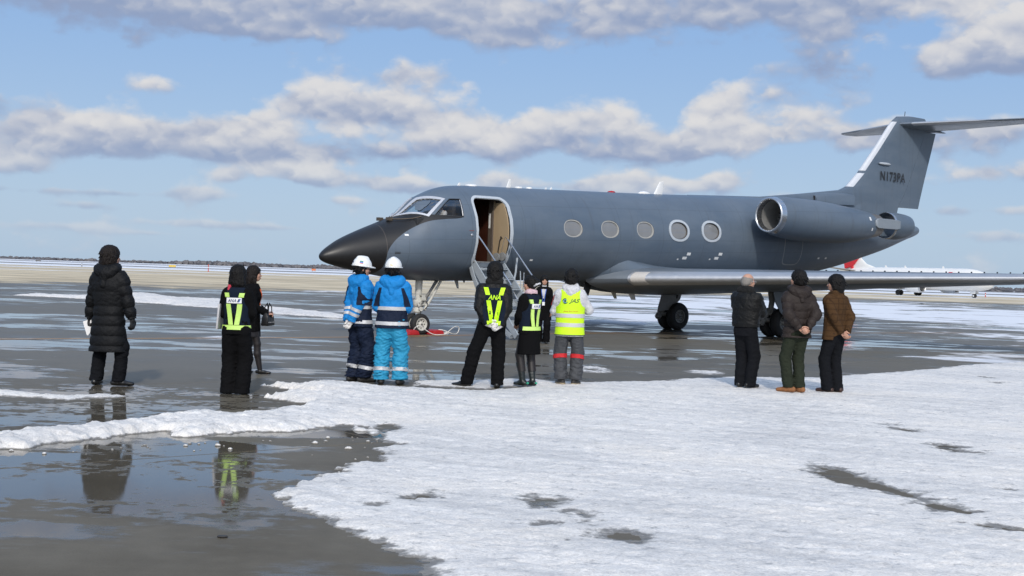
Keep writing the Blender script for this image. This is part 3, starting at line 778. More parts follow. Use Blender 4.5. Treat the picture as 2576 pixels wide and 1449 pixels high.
def build_jet():
    MP = jet_paint()
    M_alu = mat('bare_aluminium', (0.54, 0.55, 0.57), 0.42, 0.7, 0.08, 5.0)
    M_lip = mat('polished_lip', (0.62, 0.63, 0.65), 0.24, 0.95, 0.06, 9.0)
    M_lg = mat('light_grey_paint', (0.46, 0.50, 0.54), 0.4, 0, 0.1)
    M_beam = mat('beam_grey_paint', (0.24, 0.27, 0.30), 0.4, 0.1, 0.1)
    M_wh = mat('white_paint', (0.78, 0.78, 0.77), 0.4, 0, 0.06)
    M_frame = mat('windshield_frame_metal', (0.60, 0.61, 0.64), 0.42, 0.35, 0.08, 14.0)
    M_dark = mat('dark_cavity', (0.02, 0.02, 0.021), 0.7, 0, 0.2)
    M_mahog = mat('mahogany_veneer', (0.048, 0.016, 0.010), 0.35, 0, 0.5, 3.0)
    M_tan = mat('tan_bulkhead', (0.42, 0.315, 0.195), 0.55, 0, 0.06, 3.0)
    M_umber = mat('grey_brown_trim', (0.11, 0.09, 0.075), 0.5, 0, 0.15)
    M_gear = mat('gear_white', (0.56, 0.55, 0.50), 0.45, 0, 0.25, 16.0)
    M_gdirty = mat('gear_grey', (0.20, 0.20, 0.195), 0.5, 0.1, 0.3, 16.0)
    M_tyre = mat('tyre_rubber', (0.017, 0.017, 0.018), 0.75, 0, 0.25, 20.0, 0.3, 60)
    M_hose = mat('black_hose', (0.02, 0.02, 0.02), 0.5)
    M_steel = mat('steel_tube', (0.55, 0.57, 0.60), 0.28, 0.85, 0.1)
    M_chrome = mat('oleo_chrome', (0.7, 0.7, 0.7), 0.15, 0.95, 0.05)
    M_pane = mat('cabin_pane', (0.205, 0.21, 0.215), 0.05, 0, 0.16, 2.6, spec=0.8)
    M_rim1 = mat('pane_reveal', (0.42, 0.415, 0.39), 0.5)
    M_black = mat('black_paint', (0.02, 0.021, 0.023), 0.45)
    M_wing = mat('wing_grey_paint', (0.15, 0.175, 0.205), 0.34, 0, 0.12, 1.5)
    M_belly = mat('weathered_belly', (0.11, 0.115, 0.12), 0.45, 0, 0.25, 1.2)
    M_glass = glass_mat('cockpit_glass', (0.62, 0.74, 0.78), 0.02, 0.3)
    M_sglass = glass_mat('side_window_glass', (0.80, 0.80, 0.78), 0.02, 0.16)
    M_exh = mat('heat_stained_metal', (0.26, 0.235, 0.21), 0.4, 0.6, 0.2, 6.0)

    jet = empty('jet_aircraft', (-2.36, 32.2, 0), R(38.5))
    tag(jet, 'grey twin-engine executive jet with black nose cone and open airstair door', 'aircraft')

    # ---- fuselage shell with door, windows and cockpit cut into it
    us = np.unique(np.concatenate([np.linspace(-2.82, -2.3, 26), np.linspace(-2.3, 2.4, 95), np.linspace(2.4, 14, 80), np.linspace(14, 20.8, 50), np.linspace(20.8, 21.1, 14)]))
    nph = 96
    ph = np.linspace(0, 2 * math.pi, nph, endpoint=False)
    g = G()
    g.loft([fsurf(np.full(nph, u), ph) for u in us])
    fus = g.build('fuselage', [MP, M_mahog, M_dark, M_umber], jet, angle=32)
    cutters = []
    def prism(pts_out, pts_in, mi, name='cutter'):
        n = len(pts_out)
        V = list(pts_out) + list(pts_in)
        F = [tuple(range(n)), tuple(range(2 * n - 1, n - 1, -1))] + [(i, n + i, n + (i + 1) % n, (i + 1) % n) for i in range(n)]
        o = mesh(name, V, F, None, None, False, True)
        for k in range(4):
            o.data.materials.append([MP, M_mahog, M_dark, M_umber][k])
        o.data.polygons.foreach_set('material_index', [mi] * len(o.data.polygons))
        cutters.append(o)
        return o
    def rrect(u0, u1, z0, z1, r, n=6):
        out = []
        for cx, cz, a0 in ((u1 - r, z1 - r, 0), (u0 + r, z1 - r, 90), (u0 + r, z0 + r, 180), (u1 - r, z0 + r, 270)):
            for k in range(n + 1):
                a = R(a0 + 90 * k / n)
                out.append((cx + r * math.cos(a), cz + r * math.sin(a)))
        return np.array(out)
    door_in = rrect(0.985, 1.955, 1.845, 3.44, 0.17)
    door_out = rrect(0.92, 2.05, 1.70, 3.50, 0.24)
    A = np.array([(u, -1.5, z) for u, z in door_in]); B = np.array([(u, -0.50, z) for u, z in door_in])
    prism(A, B, 2)
    # vestibule
    vb = rrect(0.83, 1.965, 1.86, 3.47, 0.02, 1)
    prism(np.array([(u, -0.62, z) for u, z in vb]), np.array([(u, 0.72, z) for u, z in vb]), 1)
    # cabin windows
    WIN = [(4.055 + 1.311 * k, 2.818 + 0.0393 * k) for k in range(5)]
    def oval(u, z, a, b, n=36):
        t = np.linspace(0, 2 * math.pi, n, endpoint=False)
        # slightly squared oval
        c, s = np.cos(t), np.sin(t)
        return u + a * np.sign(c) * np.abs(c) ** 0.9, z + b * np.sign(s) * np.abs(s) ** 0.9
    for u, z in WIN:
        uu, zz = oval(u, z, 0.325, 0.235)
        prism(np.stack([uu, np.full_like(uu, -1.4), zz], 1), np.stack([uu, np.full_like(uu, -1.10), zz], 1), 3)
    # cockpit cavity and its four panes
    cu = np.linspace(-0.60, 0.74, 9)
    cav = G()
    rings = []
    for u in cu:
        P = fsurf(np.full(40, u), np.linspace(0, 2 * math.pi, 40, endpoint=False), -0.075)
        P[:, 2] = np.maximum(P[:, 2], 2.45)
        rings.append(P)
    cav.loft(rings)
    co = cav.build('cutter', None, None, False)
    for k in range(4):
        co.data.materials.append([MP, M_mahog, M_dark, M_umber][k])
    co.data.polygons.foreach_set('material_index', [2] * len(co.data.polygons))
    cutters.append(co)
    ws_out = [(-0.835, 1.512), (-0.26, 0.640), (0.300, 0.926), (-0.190, 1.470)]
    ws_in = [(-0.722, 1.434), (-0.281, 0.722), (0.193, 0.938), (-0.242, 1.354)]
    sw_in = [(-0.104, 0.618), (0.585, 0.408), (0.640, 0.812), (0.392, 0.880)]
    def chord(a, b, t):
        """straight edge between two skin points, dropped back on the skin"""
        p = (1 - t) * fsurf(np.array(a[0]), np.array(a[1])) + t * fsurf(np.array(b[0]), np.array(b[1]))
        tt, bb, zc, w = fsec(p[0])
        return np.array([p[0], math.atan2((p[2] - zc) / (tt - zc), -p[1] / w)])
    def poly_edge(c, n=8, rad=0.0):
        c = np.array(c, float); out = []
        for i in range(len(c)):
            a, b = c[i], c[(i + 1) % len(c)]
            for t in np.linspace(0, 1, n, endpoint=False):
                out.append(chord(a, b, t))
        out = np.array(out)
        for _ in range(rad if isinstance(rad, int) else 0):
            out = (np.roll(out, 1, 0) + 2 * out + np.roll(out, -1, 0)) / 4
        return out
    def skin(c2, off, side=1):
        q = fsurf(c2[:, 0], c2[:, 1], off)
        return q if side > 0 else q * np.array([1, -1, 1])
    for side in (1, -1):
        for c in (ws_in, sw_in):
            e = poly_edge(c, 6)
            prism(skin(e, 0.05, side), skin(e, -0.13, side), 2)
    fus.parent = None                      # the cutters are in the aircraft's own axes
    for c in cutters:
        md = fus.modifiers.new('cut', 'BOOLEAN')
        md.operation = 'DIFFERENCE'; md.solver = 'EXACT'; md.object = c
        try: md.material_mode = 'TRANSFER'
        except Exception: pass
    bpy.context.view_layer.update()
    dg = bpy.context.evaluated_depsgraph_get()
    me = bpy.data.meshes.new_from_object(fus.evaluated_get(dg))
    me.name = 'fuselage'
    fus.modifiers.clear()
    fus.data = me
    me.set_sharp_from_angle(angle=R(28))
    fus.parent = jet
    for c in cutters:
        bpy.data.objects.remove(c)

    # ---- door frame, vestibule fittings
    def ring_strip(outer, inner, off0, off1, pt, name, m, par, n=None):
        """raised ring between two outlines lying on the skin"""
        V = []
        N = len(outer)
        for arr, off in ((outer, off0), (outer, off1), (inner, off1), (inner, off0)):
            V += list(pt(arr, off))
        F = []
        for k in range(4):
            a, b = k * N, ((k + 1) % 4) * N
            F += [(a + i, a + (i + 1) % N, b + (i + 1) % N, b + i) for i in range(N)]
        return mesh(name, V, F, m, par, True, True, 40)
    zpt = lambda a, off: fz(a[:, 0], a[:, 1], off)
    def dens(a, n=4):
        out = []
        for i in range(len(a)):
            for t in range(n):
                out.append(a[i] + (a[(i + 1) % len(a)] - a[i]) * t / n)
        return np.array(out)
    ring_strip(dens(door_out), dens(door_in), -0.02, 0.014, zpt, 'door_frame', M_lg, jet)
    zs = np.linspace(1.87, 3.42, 14)
    edge = [(float(-fz(np.array([1.94]), np.array([z]), -0.05)[0][1]), z) for z in zs]
    g = G()
    g.loft([[(u, -.535, zs[0])] + [(u, -min(v, 1.15), z) for v, z in edge] + [(u, -.535, zs[-1])] for u in (1.925, 1.953)])
    bulk = g.build('bulkhead_panel', M_tan, jet, False)
    g = G(); g.box((1.90, -0.533, 1.87), (1.955, -0.34, 3.45)); g.box((1.885, -0.535, 1.87), (1.90, -0.515, 3.45))
    g.build('bulkhead_trim', M_umber, jet, False)
    g = G(); g.tube([(1.89, -0.90, 2.47), (1.88, -0.87, 2.42), (1.885, -0.80, 2.13), (1.90, -0.79, 2.10)], 0.013, 8)
    g.tube([(1.92, -0.90, 2.47), (1.87, -0.91, 2.50)], 0.02, 8)
    g.build('grab_handle', M_hose, jet)
    g = G(); g.box((0.985, -1.0, 1.835), (1.955, -0.6, 1.862))
    g.build('door_sill', M_gdirty, jet, False)
    g = G(); g.box((1.888, -0.43, 2.72), (1.899, -0.37, 3.10))
    g.build('placard', M_wh, jet, False)

    # ---- cabin windows
    for k, (u, z) in enumerate(WIN):
        proud = k >= 3
        a, b = oval(u, z, 0.325, 0.235); inn = np.stack([a, b], 1)
        if proud:
            a2, b2 = oval(u, z, 0.405, 0.305); a, b = oval(u, z, 0.335, 0.242); inn = np.stack([a, b], 1)
            w = ring_strip(np.stack([a2, b2], 1), inn, -0.01, 0.016, zpt, 'cabin_window', M_lg, jet)
            w['label'] = 'cabin window with broad pale ring'
            a, b = oval(u, z, 0.325, 0.235)
        else:
            a2, b2 = oval(u, z, 0.324, 0.234); a3, b3 = oval(u, z, 0.295, 0.208)
            w = ring_strip(np.stack([a2, b2], 1), np.stack([a3, b3], 1), -0.055, -0.012, zpt, 'cabin_window', M_rim1, jet)
            w['label'] = 'flush cabin window with thin beige rim'
        V = []; F = []
        rad = [0.0, 0.35, 0.7, 0.98]
        n = len(a)
        for r in rad:
            if r == 0:
                V.append(fz(np.array([u]), np.array([z]), -0.04)[0])
            else:
                V += list(fz(u + (a - u) * r, z + (b - z) * r, -0.04))
        F += [(0, 1 + i, 1 + (i + 1) % n) for i in range(n)]
        for q in range(2):
            F += [(1 + q * n + i, 1 + (q + 1) * n + i, 1 + (q + 1) * n + (i + 1) % n, 1 + q * n + (i + 1) % n) for i in range(n)]
        mesh('pane', V, F, M_pane, w, True, True)

    # ---- cockpit panes
    for side in (1, -1):
        e_in = poly_edge(ws_in, 8); e_out = poly_edge(ws_out, 8, 0)
        fr = ring_strip(e_out, e_in, -0.02, 0.016, lambda a, o: skin(a, o, side), 'windshield', M_frame, jet)
        def pane_from(c, off):
            c = np.array(c); n = 8; V = []; F = []
            for i in range(n + 1):
                for j in range(n + 1):
                    s, t = i / n, j / n
                    V.append(chord(chord(c[0], c[1], s), chord(c[3], c[2], s), t))
            V = skin(np.array(V), off, side)
            for i in range(n):
                for j in range(n):
                    a = i * (n + 1) + j
                    F.append((a, a + 1, a + n + 2, a + n + 1))
            return V, F
        V, F = pane_from(ws_in, -0.012)
        mesh('pane', V, F, M_glass, fr, True)
        out = np.array(sw_in); ctr = out.mean(0)
        sf = ring_strip(poly_edge(ctr + (out - ctr) * 1.09, 8), poly_edge(sw_in, 8), -0.02, 0.008, lambda a, o: skin(a, o, side), 'side_window', M_black, jet)
        V, F = pane_from(sw_in, -0.012)
        mesh('pane', V, F, M_sglass, sf, True)
        # bright aft edge strip of the side window
        g = G(); e = np.array([np.array(sw_in[1]) + (np.array(sw_in[2]) - np.array(sw_in[1])) * t for t in np.linspace(0.03, 0.97, 6)])
        g.tube(skin(e, 0.0, side), 0.011, 6); g.build('edge_strip', M_alu, sf)
        # wipers
        g = G(); base = fsurf(np.array([-1.02]), np.array([1.30]), 0.03)[0] * np.array([1, side, 1])
        g.box((-0.07, -0.05, -0.03), (0.07, 0.05, 0.05), Matrix.Translation(base)); e = np.array([(-1.0, 1.28), (-0.8, 1.05), (-0.6, 0.86), (-0.42, 0.74)])
        g.tube(skin(e, 0.035, side), 0.014, 6)
        wm = mat('brown_wiper_metal', (0.10, 0.08, 0.06), 0.5, 0.2, 0.3)
        g.build('wiper', wm, jet)

    # seats, panel and coaming inside the cockpit
    M_seat = mat('cockpit_seat', (0.035, 0.03, 0.028), 0.7)
    for s in (-1, 1):
        g = G(); g.box((0.52, s * .45 - .22, 2.5), (0.64, s * .45 + .22, 3.28)); g.box((0.2, s * .45 - .22, 2.46), (0.6, s * .45 + .22, 2.6))
        bevel(g.build('cockpit_seat', M_seat, jet, False), .03)
    g = G(); g.box((-0.58, -0.75, 2.46), (-0.33, 0.75, 2.86)); bevel(g.build('instrument_panel', M_dark, jet, False), .03)

    # ---- fin with dorsal fairing
    def foil(chord, thick, n=15):
        x = 0.5 * (1 - np.cos(np.linspace(0, math.pi, n)))
        t = 5 * thick * (0.2969 * np.sqrt(x) - 0.126 * x - 0.3516 * x**2 + 0.2843 * x**3 - 0.1015 * x**4)
        up = np.stack([x, t], 1)[::-1]; lo = np.stack([x, -t], 1)[1:-1]
        return np.concatenate([up, lo]) * chord
    FIN = np.array([(3.55, 15.6, 20.85), (4.30, 15.9, 21.08), (4.62, 16.5, 21.17), (4.84, 17.00, 21.24), (5.33, 17.58, 21.40), (6.2, 18.42, 21.70), (7.02, 19.16, 21.98), (7.22, 19.36, 22.0), (7.40, 19.62, 21.9), (7.475, 20.3, 21.6)])
    def fin_rings(x0, x1, grow, lo=0, hi=99):
        rs = []
        for z, le, te in FIN:
            if not lo <= z <= hi: continue
            c = te - le
            f = foil(1.0, 0.095 if z < 7.3 else 0.07)
            m = (f[:, 0] >= x0 - 1e-6) & (f[:, 0] <= x1 + 1e-6)
            f = f.copy(); f[:, 0] = np.clip(f[:, 0], x0, x1)
            yy = f[:, 1]
            tt = 5 * 0.095 * (0.2969 * np.sqrt(f[:, 0]) - 0.126 * f[:, 0] - 0.3516 * f[:, 0]**2 + 0.2843 * f[:, 0]**3 - 0.1015 * f[:, 0]**4) * (1 if z < 7.3 else .7)
            sg = np.sign(yy)
            rs.append(np.stack([le + f[:, 0] * c, sg * (np.minimum(tt * c, 0.20) + grow) * np.where(f[:, 0] <= 0, 0, 1), np.full(len(f), z)], 1))
            if grow:
                rs[-1][:, 0] -= np.where(f[:, 0] < 0.02, grow, 0)
        return rs
    g = G(); g.loft(fin_rings(0.0, 0.74, 0)); g.build('fin', MP, jet, angle=60)
    g = G(); g.loft(fin_rings(0.745, 1.0, -0.004, 3.7, 7.05)); g.build('rudder', MP, jet, angle=50)
    M_boot = mat('leading_edge_white', (0.70, 0.71, 0.73), 0.32, 0.25, 0.05)
    for lo, hi, nm in ((4.7, 5.36, 'leading_edge'), (5.3, 7.25, 'leading_edge')):
        rs = []
        for z in np.linspace(lo + (0.12 if lo < 5 else 0.10), hi - 0.05, 24):
            le = float(np.interp(z, FIN[:, 0], FIN[:, 1])); te = float(np.interp(z, FIN[:, 0], FIN[:, 2])); c = te - le
            wdt = 0.20 if lo > 5 else 0.24
            P = []
            for x in list(np.linspace(wdt, 0, 7)) + list(np.linspace(0, wdt, 7)[1:]):
                xx = x / c
                t = min(5 * 0.095 * (0.2969 * math.sqrt(xx) - 0.126 * xx - 0.3516 * xx**2) * c, 0.2) + 0.006
                P.append((le + x - 0.006, t if len(P) < 7 else -t, z))
            P[6] = (le - 0.008, 0, z)
            rs.append(P)
        g = G(); g.loft(rs, True, True); g.build(nm, M_boot, jet, angle=60)
    # long dorsal ridge
    rs = []
    for u, zt in ((9.5, 4.075), (11.5, 4.165), (12.7, 4.22), (14.5, 4.42), (16.6, 4.68), (17.1, 4.86), (17.6, 5.1)):
        zb = 3.9
        w = 0.05 + 0.10 * (u - 9.5) / 8
        rs.append([(u, -w * 1.5, zb), (u, -w, zt - 0.10), (u, -w * .55, zt - 0.02), (u, 0, zt), (u, w * .55, zt - 0.02), (u, w, zt - 0.10), (u, w * 1.5, zb)])
    g = G(); g.loft(rs); g.build('dorsal_fairing', MP, jet, angle=60)
    rs = []
    for u, z0_, z1_, w in ((15.16, 4.18, 4.43, .27), (15.35, 4.18, 4.50, .29), (16.3, 4.17, 4.58, .29), (17.15, 4.2, 4.60, .27)):
        rs.append([(u, -w, z0_), (u, -w * .98, z1_ - .12), (u, -w * .6, z1_ - .02), (u, 0, z1_), (u, w * .6, z1_ - .02), (u, w * .98, z1_ - .12), (u, w, z0_)])
    g = G(); g.loft(rs); g.build('dorsal_intake', MP, jet, angle=50)
    g = G(); g.box((15.155, -0.20, 4.26), (15.163, 0.2, 4.40)); g.build('intake_mouth', M_dark, jet, False)
    g = G(); rs = []
    for x, r in ((0, .004), (.08, .035), (.3, .05), (.55, .045), (.68, .004)):
        rs.append([(18.45 + x, -0.20 - r * 1.2 * math.cos(a), 5.70 + r * math.sin(a)) for a in np.linspace(0, 2 * math.pi, 10, endpoint=False)])
    g.loft(rs); g.build('fin_fairing', M_lg, jet)
    # registration on the fin
    V, F = text_mesh('N173PA', 0.455, 0.0, 0.009, 1.14)
    w = V[:, 0].max() - V[:, 0].min(); hgt = V[:, 1].max()
    P = [(18.57 + (x - V[:, 0].min()) / w * 1.40, -0.207, 5.145 + y / hgt * 0.31) for x, y in V]
    mesh('registration', P, F, mat('marking_dark', (0.022, 0.023, 0.026), 0.5), jet, False)

    # ---- tailplane
    for s in (1, -1):
        rs = []; rs2 = []; rs3 = []
        for v, le, te, z, th in ((0.0, 19.60, 22.25, 7.14, .085), (0.6, 19.95, 22.38, 7.16, .085), (2.2, 20.83, 22.65, 7.215, .08), (3.9, 21.76, 22.95, 7.275, .08), (4.1, 21.98, 22.97, 7.28, .06)):
            f = foil(te - le, th)
            rs.append([(le + x, -s * v, z + y * .9) for x, y in f])
            k = f[f[:, 0] < (te - le) * .09]
        g = G(); g.loft(rs); st = g.build('tailplane', M_wing, jet, angle=50)
        le_r = []
        for v, le, te, z, th in ((0.45, 19.86, 22.34, 7.155, .085), (2.2, 20.83, 22.65, 7.215, .08), (4.0, 21.87, 22.96, 7.278, .07)):
            c = te - le; P = []
            for x in (.16, .1, .05, .015, 0, .015, .05, .1, .16):
                xx = x / c; t = 5 * th * (0.2969 * math.sqrt(xx) - 0.126 * xx) * c * .9 + .004
                P.append((le + x - .004, -s * v, z + (t if len(P) < 4 else -t if len(P) > 4 else 0)))
            le_r.append(P)
        g = G(); g.loft(le_r); g.build('leading_edge', M_alu, st)
    g = G(); rs = []
    for x, r in ((0, .01), (.25, .10), (1.0, .15), (2.1, .13), (2.9, .05), (3.05, .01)):
        rs.append([(19.55 + x, r * math.cos(a), 7.10 + .0 * x + r * .55 * math.sin(a)) for a in np.linspace(0, 2 * math.pi, 12, endpoint=False)])
    g.loft(rs); g.build('tail_bullet', MP, jet)
    g = G(); g.tube([(20.1, 0, 7.46), (20.12, 0, 7.62)], .012, 6); g.build('tail_aerial', M_dark, jet)

    # ---- engines
    for s in (1, -1):
        y0 = -s * 2.0
        ne = empty('engine', (0, 0, 0), 0, jet)
        AXU = np.array([1, 0, 0.0])
        n = 48
        prof = [(10.80, .470, 3.52), (10.86, .505, 3.52), (11.0, .545, 3.51), (11.4, .592, 3.48), (12.0, .622, 3.45), (12.7, .632, 3.43), (13.6, .605, 3.41), (14.4, .548, 3.405), (15.05, .470, 3.42), (15.42, .415, 3.43)]
        def rings(pr, n=48):
            return [[(u, y0 + r * math.cos(a), z + r * math.sin(a)) for a in np.linspace(0, 2 * math.pi, n, endpoint=False)] for u, r, z in pr]
        pu = [p[0] for p in prof]
        uu = np.linspace(10.98, 15.42, 40)
        fine = [(u, float(pchip(pu, [p[1] for p in prof], u)), float(pchip(pu, [p[2] for p in prof], u))) for u in uu]
        g = G(); g.loft(rings(fine), True, False); nac = g.build('nacelle', MP, ne)
        # lip and inlet
        lip = []
        for k in range(15):
            a = math.pi * k / 14 - math.pi / 2
            lip.append((10.86 - .075 * math.cos(a), 0.482 + .040 * math.sin(a), 3.52))
        lip = [(11.0, .425, 3.52)] + lip + [(10.985, .5445, 3.51)]
        g = G(); g.loft(rings(lip), True, False); g.build('inlet_lip', M_lip, ne)
        g = G(); g.loft(rings([(10.99, .43, 3.52), (11.3, .42, 3.51), (11.75, .43, 3.5)]), True, False)
        g.build('inlet_duct', M_gdirty, ne)
        g = G(); g.lathe([(0, .44), (.001, .13)], (11.75, y0, 3.5), (1, 0, 0)); g.build('fan_backing', M_dark, ne)
        b0 = []
        for k in range(18):
            a = 2 * math.pi * k / 18
            ca, sa = math.cos(a), math.sin(a)
            b0 += []
        bl = G(); 
        bl.add([(0, -.02, .10), (.03, .02, .10), (.05, .06, .42), (-.02, -.05, .42)], [(0, 1, 2, 3)])
        bme = None
        for k in range(18):
            if bme is None:
                bo = bl.build('fan_blade', M_gdirty, ne, True, False); bme = bo.data
            else:
                bo = link(bpy.data.objects.new('fan_blade', bme), ne)
            bo.location = (11.68, y0, 3.5); bo.rotation_euler = (2 * math.pi * k / 18, 0, 0)
        g = G(); g.lathe([(0, .002), (.03, .05), (.12, .10), (.25, .13)], (11.45, y0, 3.505), (1, 0, 0), 24); g.build('spinner', M_lg, ne)
        # tail pipe, ejector ring and the beam that carries it
        g = G(); g.loft(rings([(15.35, .41, 3.43), (15.5, .395, 3.435), (15.9, .345, 3.45), (15.9, .31, 3.45), (15.4, .33, 3.44)]), True, False); g.build('tail_pipe', M_exh, ne)
        g = G(); g.loft(rings([(15.6, .33, 3.44), (15.62, .02, 3.44)]), True, False); g.build('exhaust_core', M_dark, ne)
        g = G(); g.loft(rings([(16.5, .385, 3.48), (16.42, .40, 3.48), (16.40, .415, 3.48), (16.42, .425, 3.48), (16.9, .43, 3.48), (17.3, .39, 3.49), (17.48, .35, 3.50), (17.48, .325, 3.50), (16.9, .375, 3.485), (16.5, .385, 3.48)]), True, False)
        ej = g.build('ejector_shroud', MP, ne)
        g = G(); g.loft(rings([(16.47, .388, 3.48), (16.395, .404, 3.48), (16.388, .418, 3.48), (16.42, .431, 3.48), (16.47, .4325, 3.48)]), True, False); g.build('shroud_lip', M_lip, ej)
        for q in (1, -1):
            yb = y0 - q * s * .40
            rs = []
            for u, hh, t, off in ((15.30, .08, .04, .03), (15.42, .15, .09, .03), (15.7, .155, .10, .015), (16.45, .15, .09, .0), (16.62, .12, .05, .0)):
                yy = y0 - q * s * (.40 + off)
                rs.append([(u, yy - t * .5, 3.50 - hh), (u, yy + t * .5, 3.50 - hh), (u, yy + t * .5, 3.50 + hh), (u, yy - t * .5, 3.50 + hh)])
            g = G(); g.loft(rs); bevel(g.build('shroud_beam', M_beam, ne, False), .012, 1)
        # pylon
        rs = []
        for v, le, te, z, th in ((1.0, 12.3, 15.6, 3.35, .10), (1.6, 12.3, 15.5, 3.40, .10)):
            rs.append([(le + x, -s * v, z + y) for x, y in foil(te - le, th)])
        g = G(); g.loft(rs); g.build('pylon', MP, ne)
        if s == 1:
            for u, z, du, dz in ((15.0, 3.62, .10, .055), (15.10, 3.30, .07, .045)):
                r = float(pchip(pu, [p[1] for p in prof], u)) + .004; zc = float(pchip(pu, [p[2] for p in prof], u))
                yy = lambda zz: y0 - math.sqrt(max(r * r - (zz - zc) ** 2, 0))
                r2 = float(pchip(pu, [p[1] for p in prof], u + du)) + .004
                V = [(u, yy(z - dz), z - dz), (u + du, yy(z - dz) + (r - r2), z - dz), (u + du, yy(z + dz) + (r - r2), z + dz), (u, yy(z + dz), z + dz)]
                mesh('placard', V, [(0, 1, 2, 3)], M_wh, ne, False)

    # ---- wings
    def wing_sec(v):
        le = 5.88 + (v - 1.3) * .554
        te = 12.15 + (v - 1.3) * .135 if v > 4.2 else 11.9 + (v - 1.3) * .221
        zle = 1.545 + .0365 * (v - 1.3); inc = R(1.9 - 1.4 * (v - 1.3) / 10.5)
        return le, te, zle, inc, .125 - .03 * (v - 1.3) / 10.5
    def wing_pt(v, x, side, s, grow=0.0):
        le, te, z, inc, th = wing_sec(v); c = te - le; xx = x / c
        t = 5 * th * (0.2969 * math.sqrt(max(xx, 0)) - 0.126 * xx - 0.3516 * xx**2 + 0.2843 * xx**3 - 0.1015 * xx**4) * c
        y = (t + grow) * side * (1.0 if side > 0 else .8)
        return (le + x * math.cos(inc) + y * math.sin(inc), -s * v, z - x * math.sin(inc) + y * math.cos(inc))
    vs = [0.3, 1.3, 2.5, 4.2, 6, 8, 10, 11.5]
    for s in (1, -1):
        rs = []
        for v in vs:
            le, te, *_ = wing_sec(v); c = te - le; hi = .76 * c
            xs = .5 * (1 - np.cos(np.linspace(0, math.pi * .68, 13))) ; xs = xs / xs[-1] * hi
            rs.append([wing_pt(v, x, 1, s) for x in xs[::-1]] + [wing_pt(v, x, -1, s) for x in xs[1:]])
        g = G(); g.loft(rs); wg = g.build('wing', M_wing, jet, angle=40)
        rs = []
        for v in np.linspace(1.35, 11.4, 9):
            xs = [.26, .18, .11, .06, .025, .007, 0]
            rs.append([wing_pt(v, x, 1, s, .005) for x in xs] + [wing_pt(v, x, -1, s, .005) for x in xs[::-1][1:]])
            rs[-1] = [(p[0] - .005, p[1], p[2]) for p in rs[-1]]
        g = G(); g.loft(rs, True, True); g.build('leading_edge', M_alu, wg, angle=50)
        for v0, v1, droop, nm in ((1.45, 7.55, .0, 'flap'), (7.65, 11.2, .0, 'aileron')):
            rs = []
            for v in np.linspace(v0, v1, 6):
                le, te, *_ = wing_sec(v); c = te - le
                xs = np.linspace(.765 * c, c * .995, 5)
                up = [wing_pt(v, x, 1, s, -.002) for x in xs]; lo = [wing_pt(v, x, -1, s, -.002) for x in xs[::-1]]
                P = up + lo
                x0 = up[0][0]
                P = [(p[0], p[1], p[2] - droop * (p[0] - x0) / (c * .235) - (.03 if droop else 0)) for p in P]
                rs.append(P)
            g = G(); g.loft(rs); g.build(nm, M_wing, wg, angle=40)
        # winglet
        le, te, z, inc, th = wing_sec(11.5)
        rs = []
        for k, (dv, dz, c0, c1) in enumerate(((0, 0, le + .5, te), (.12, .25, le + .8, te + .05), (.42, 1.5, te - .1, te + .55))):
            f = foil(c1 - c0, .07)
            rs.append([(c0 + x, -s * (11.5 + dv) + y, z - .05 + dz) for x, y in f])
        g = G(); g.loft(rs); g.build('winglet', M_wing, wg, angle=40)
        # vortex generators
        gm = None
        for k in range(26):
            v = 3.6 + k * .285
            p = wing_pt(v, wing_sec(v)[1] * 0 + (wing_sec(v)[1] - wing_sec(v)[0]) * .36, 1, s)
            if gm is None:
                g = G(); g.box((-.05, -.004, -.01), (.05, .004, .045)); o = g.build('vortex_generator', M_dark, wg, False); gm = o.data
            else:
                o = link(bpy.data.objects.new('vortex_generator', gm), wg)
            o.location = p; o.rotation_euler = (0, 0, s * .25)
        # landing light in the wing root
        rs = []
        for v in np.linspace(1.42, 1.78, 5):
            xs = [.20, .12, .06, .02, 0]
            rs.append([(p[0] - .012, p[1], p[2]) for p in [wing_pt(v, x, 1, s, .006) for x in xs] + [wing_pt(v, x, -1, s, .006) for x in xs[::-1][1:]]])
        g = G(); g.loft(rs); g.build('landing_light', mat('lamp_glass', (0.55, 0.52, 0.48), .18, 0, .1), wg, angle=60)
    # ---- wing root / belly fairing
    FB = np.array([(5.3, 1.46, .55, 2.0), (5.9, 1.38, .95, 1.95), (6.6, 1.29, 1.16, 1.70), (7.4, 1.21, 1.24, 1.58), (8.5, 1.15, 1.27, 1.54), (10, 1.17, 1.28, 1.50), (11.2, 1.27, 1.36, 1.50), (12.4, 1.45, 1.1, 1.46), (13.4, 1.66, .8, 1.67)])
    rs = []
    for u in np.linspace(5.3, 13.4, 40):
        zb, w, zt = (float(pchip(FB[:, 0], FB[:, k], u)) for k in (1, 2, 3))
        P = []
        for a in np.linspace(math.pi, 2 * math.pi, 33):
            ca, sa = math.cos(a), math.sin(a)
            P.append((u, w * np.sign(ca) * abs(ca) ** .72, zt + (zt - zb) * np.sign(sa) * abs(sa) ** .72))
        zt2 = zt + .34
        P += [(u, w * .95, zt + .2), (u, w * .82, zt2), (u, 0, zt2), (u, -w * .82, zt2), (u, -w * .95, zt + .2)]
        rs.append(P)
    g = G(); g.loft(rs); g.build('belly_fairing', MP, jet, angle=45)

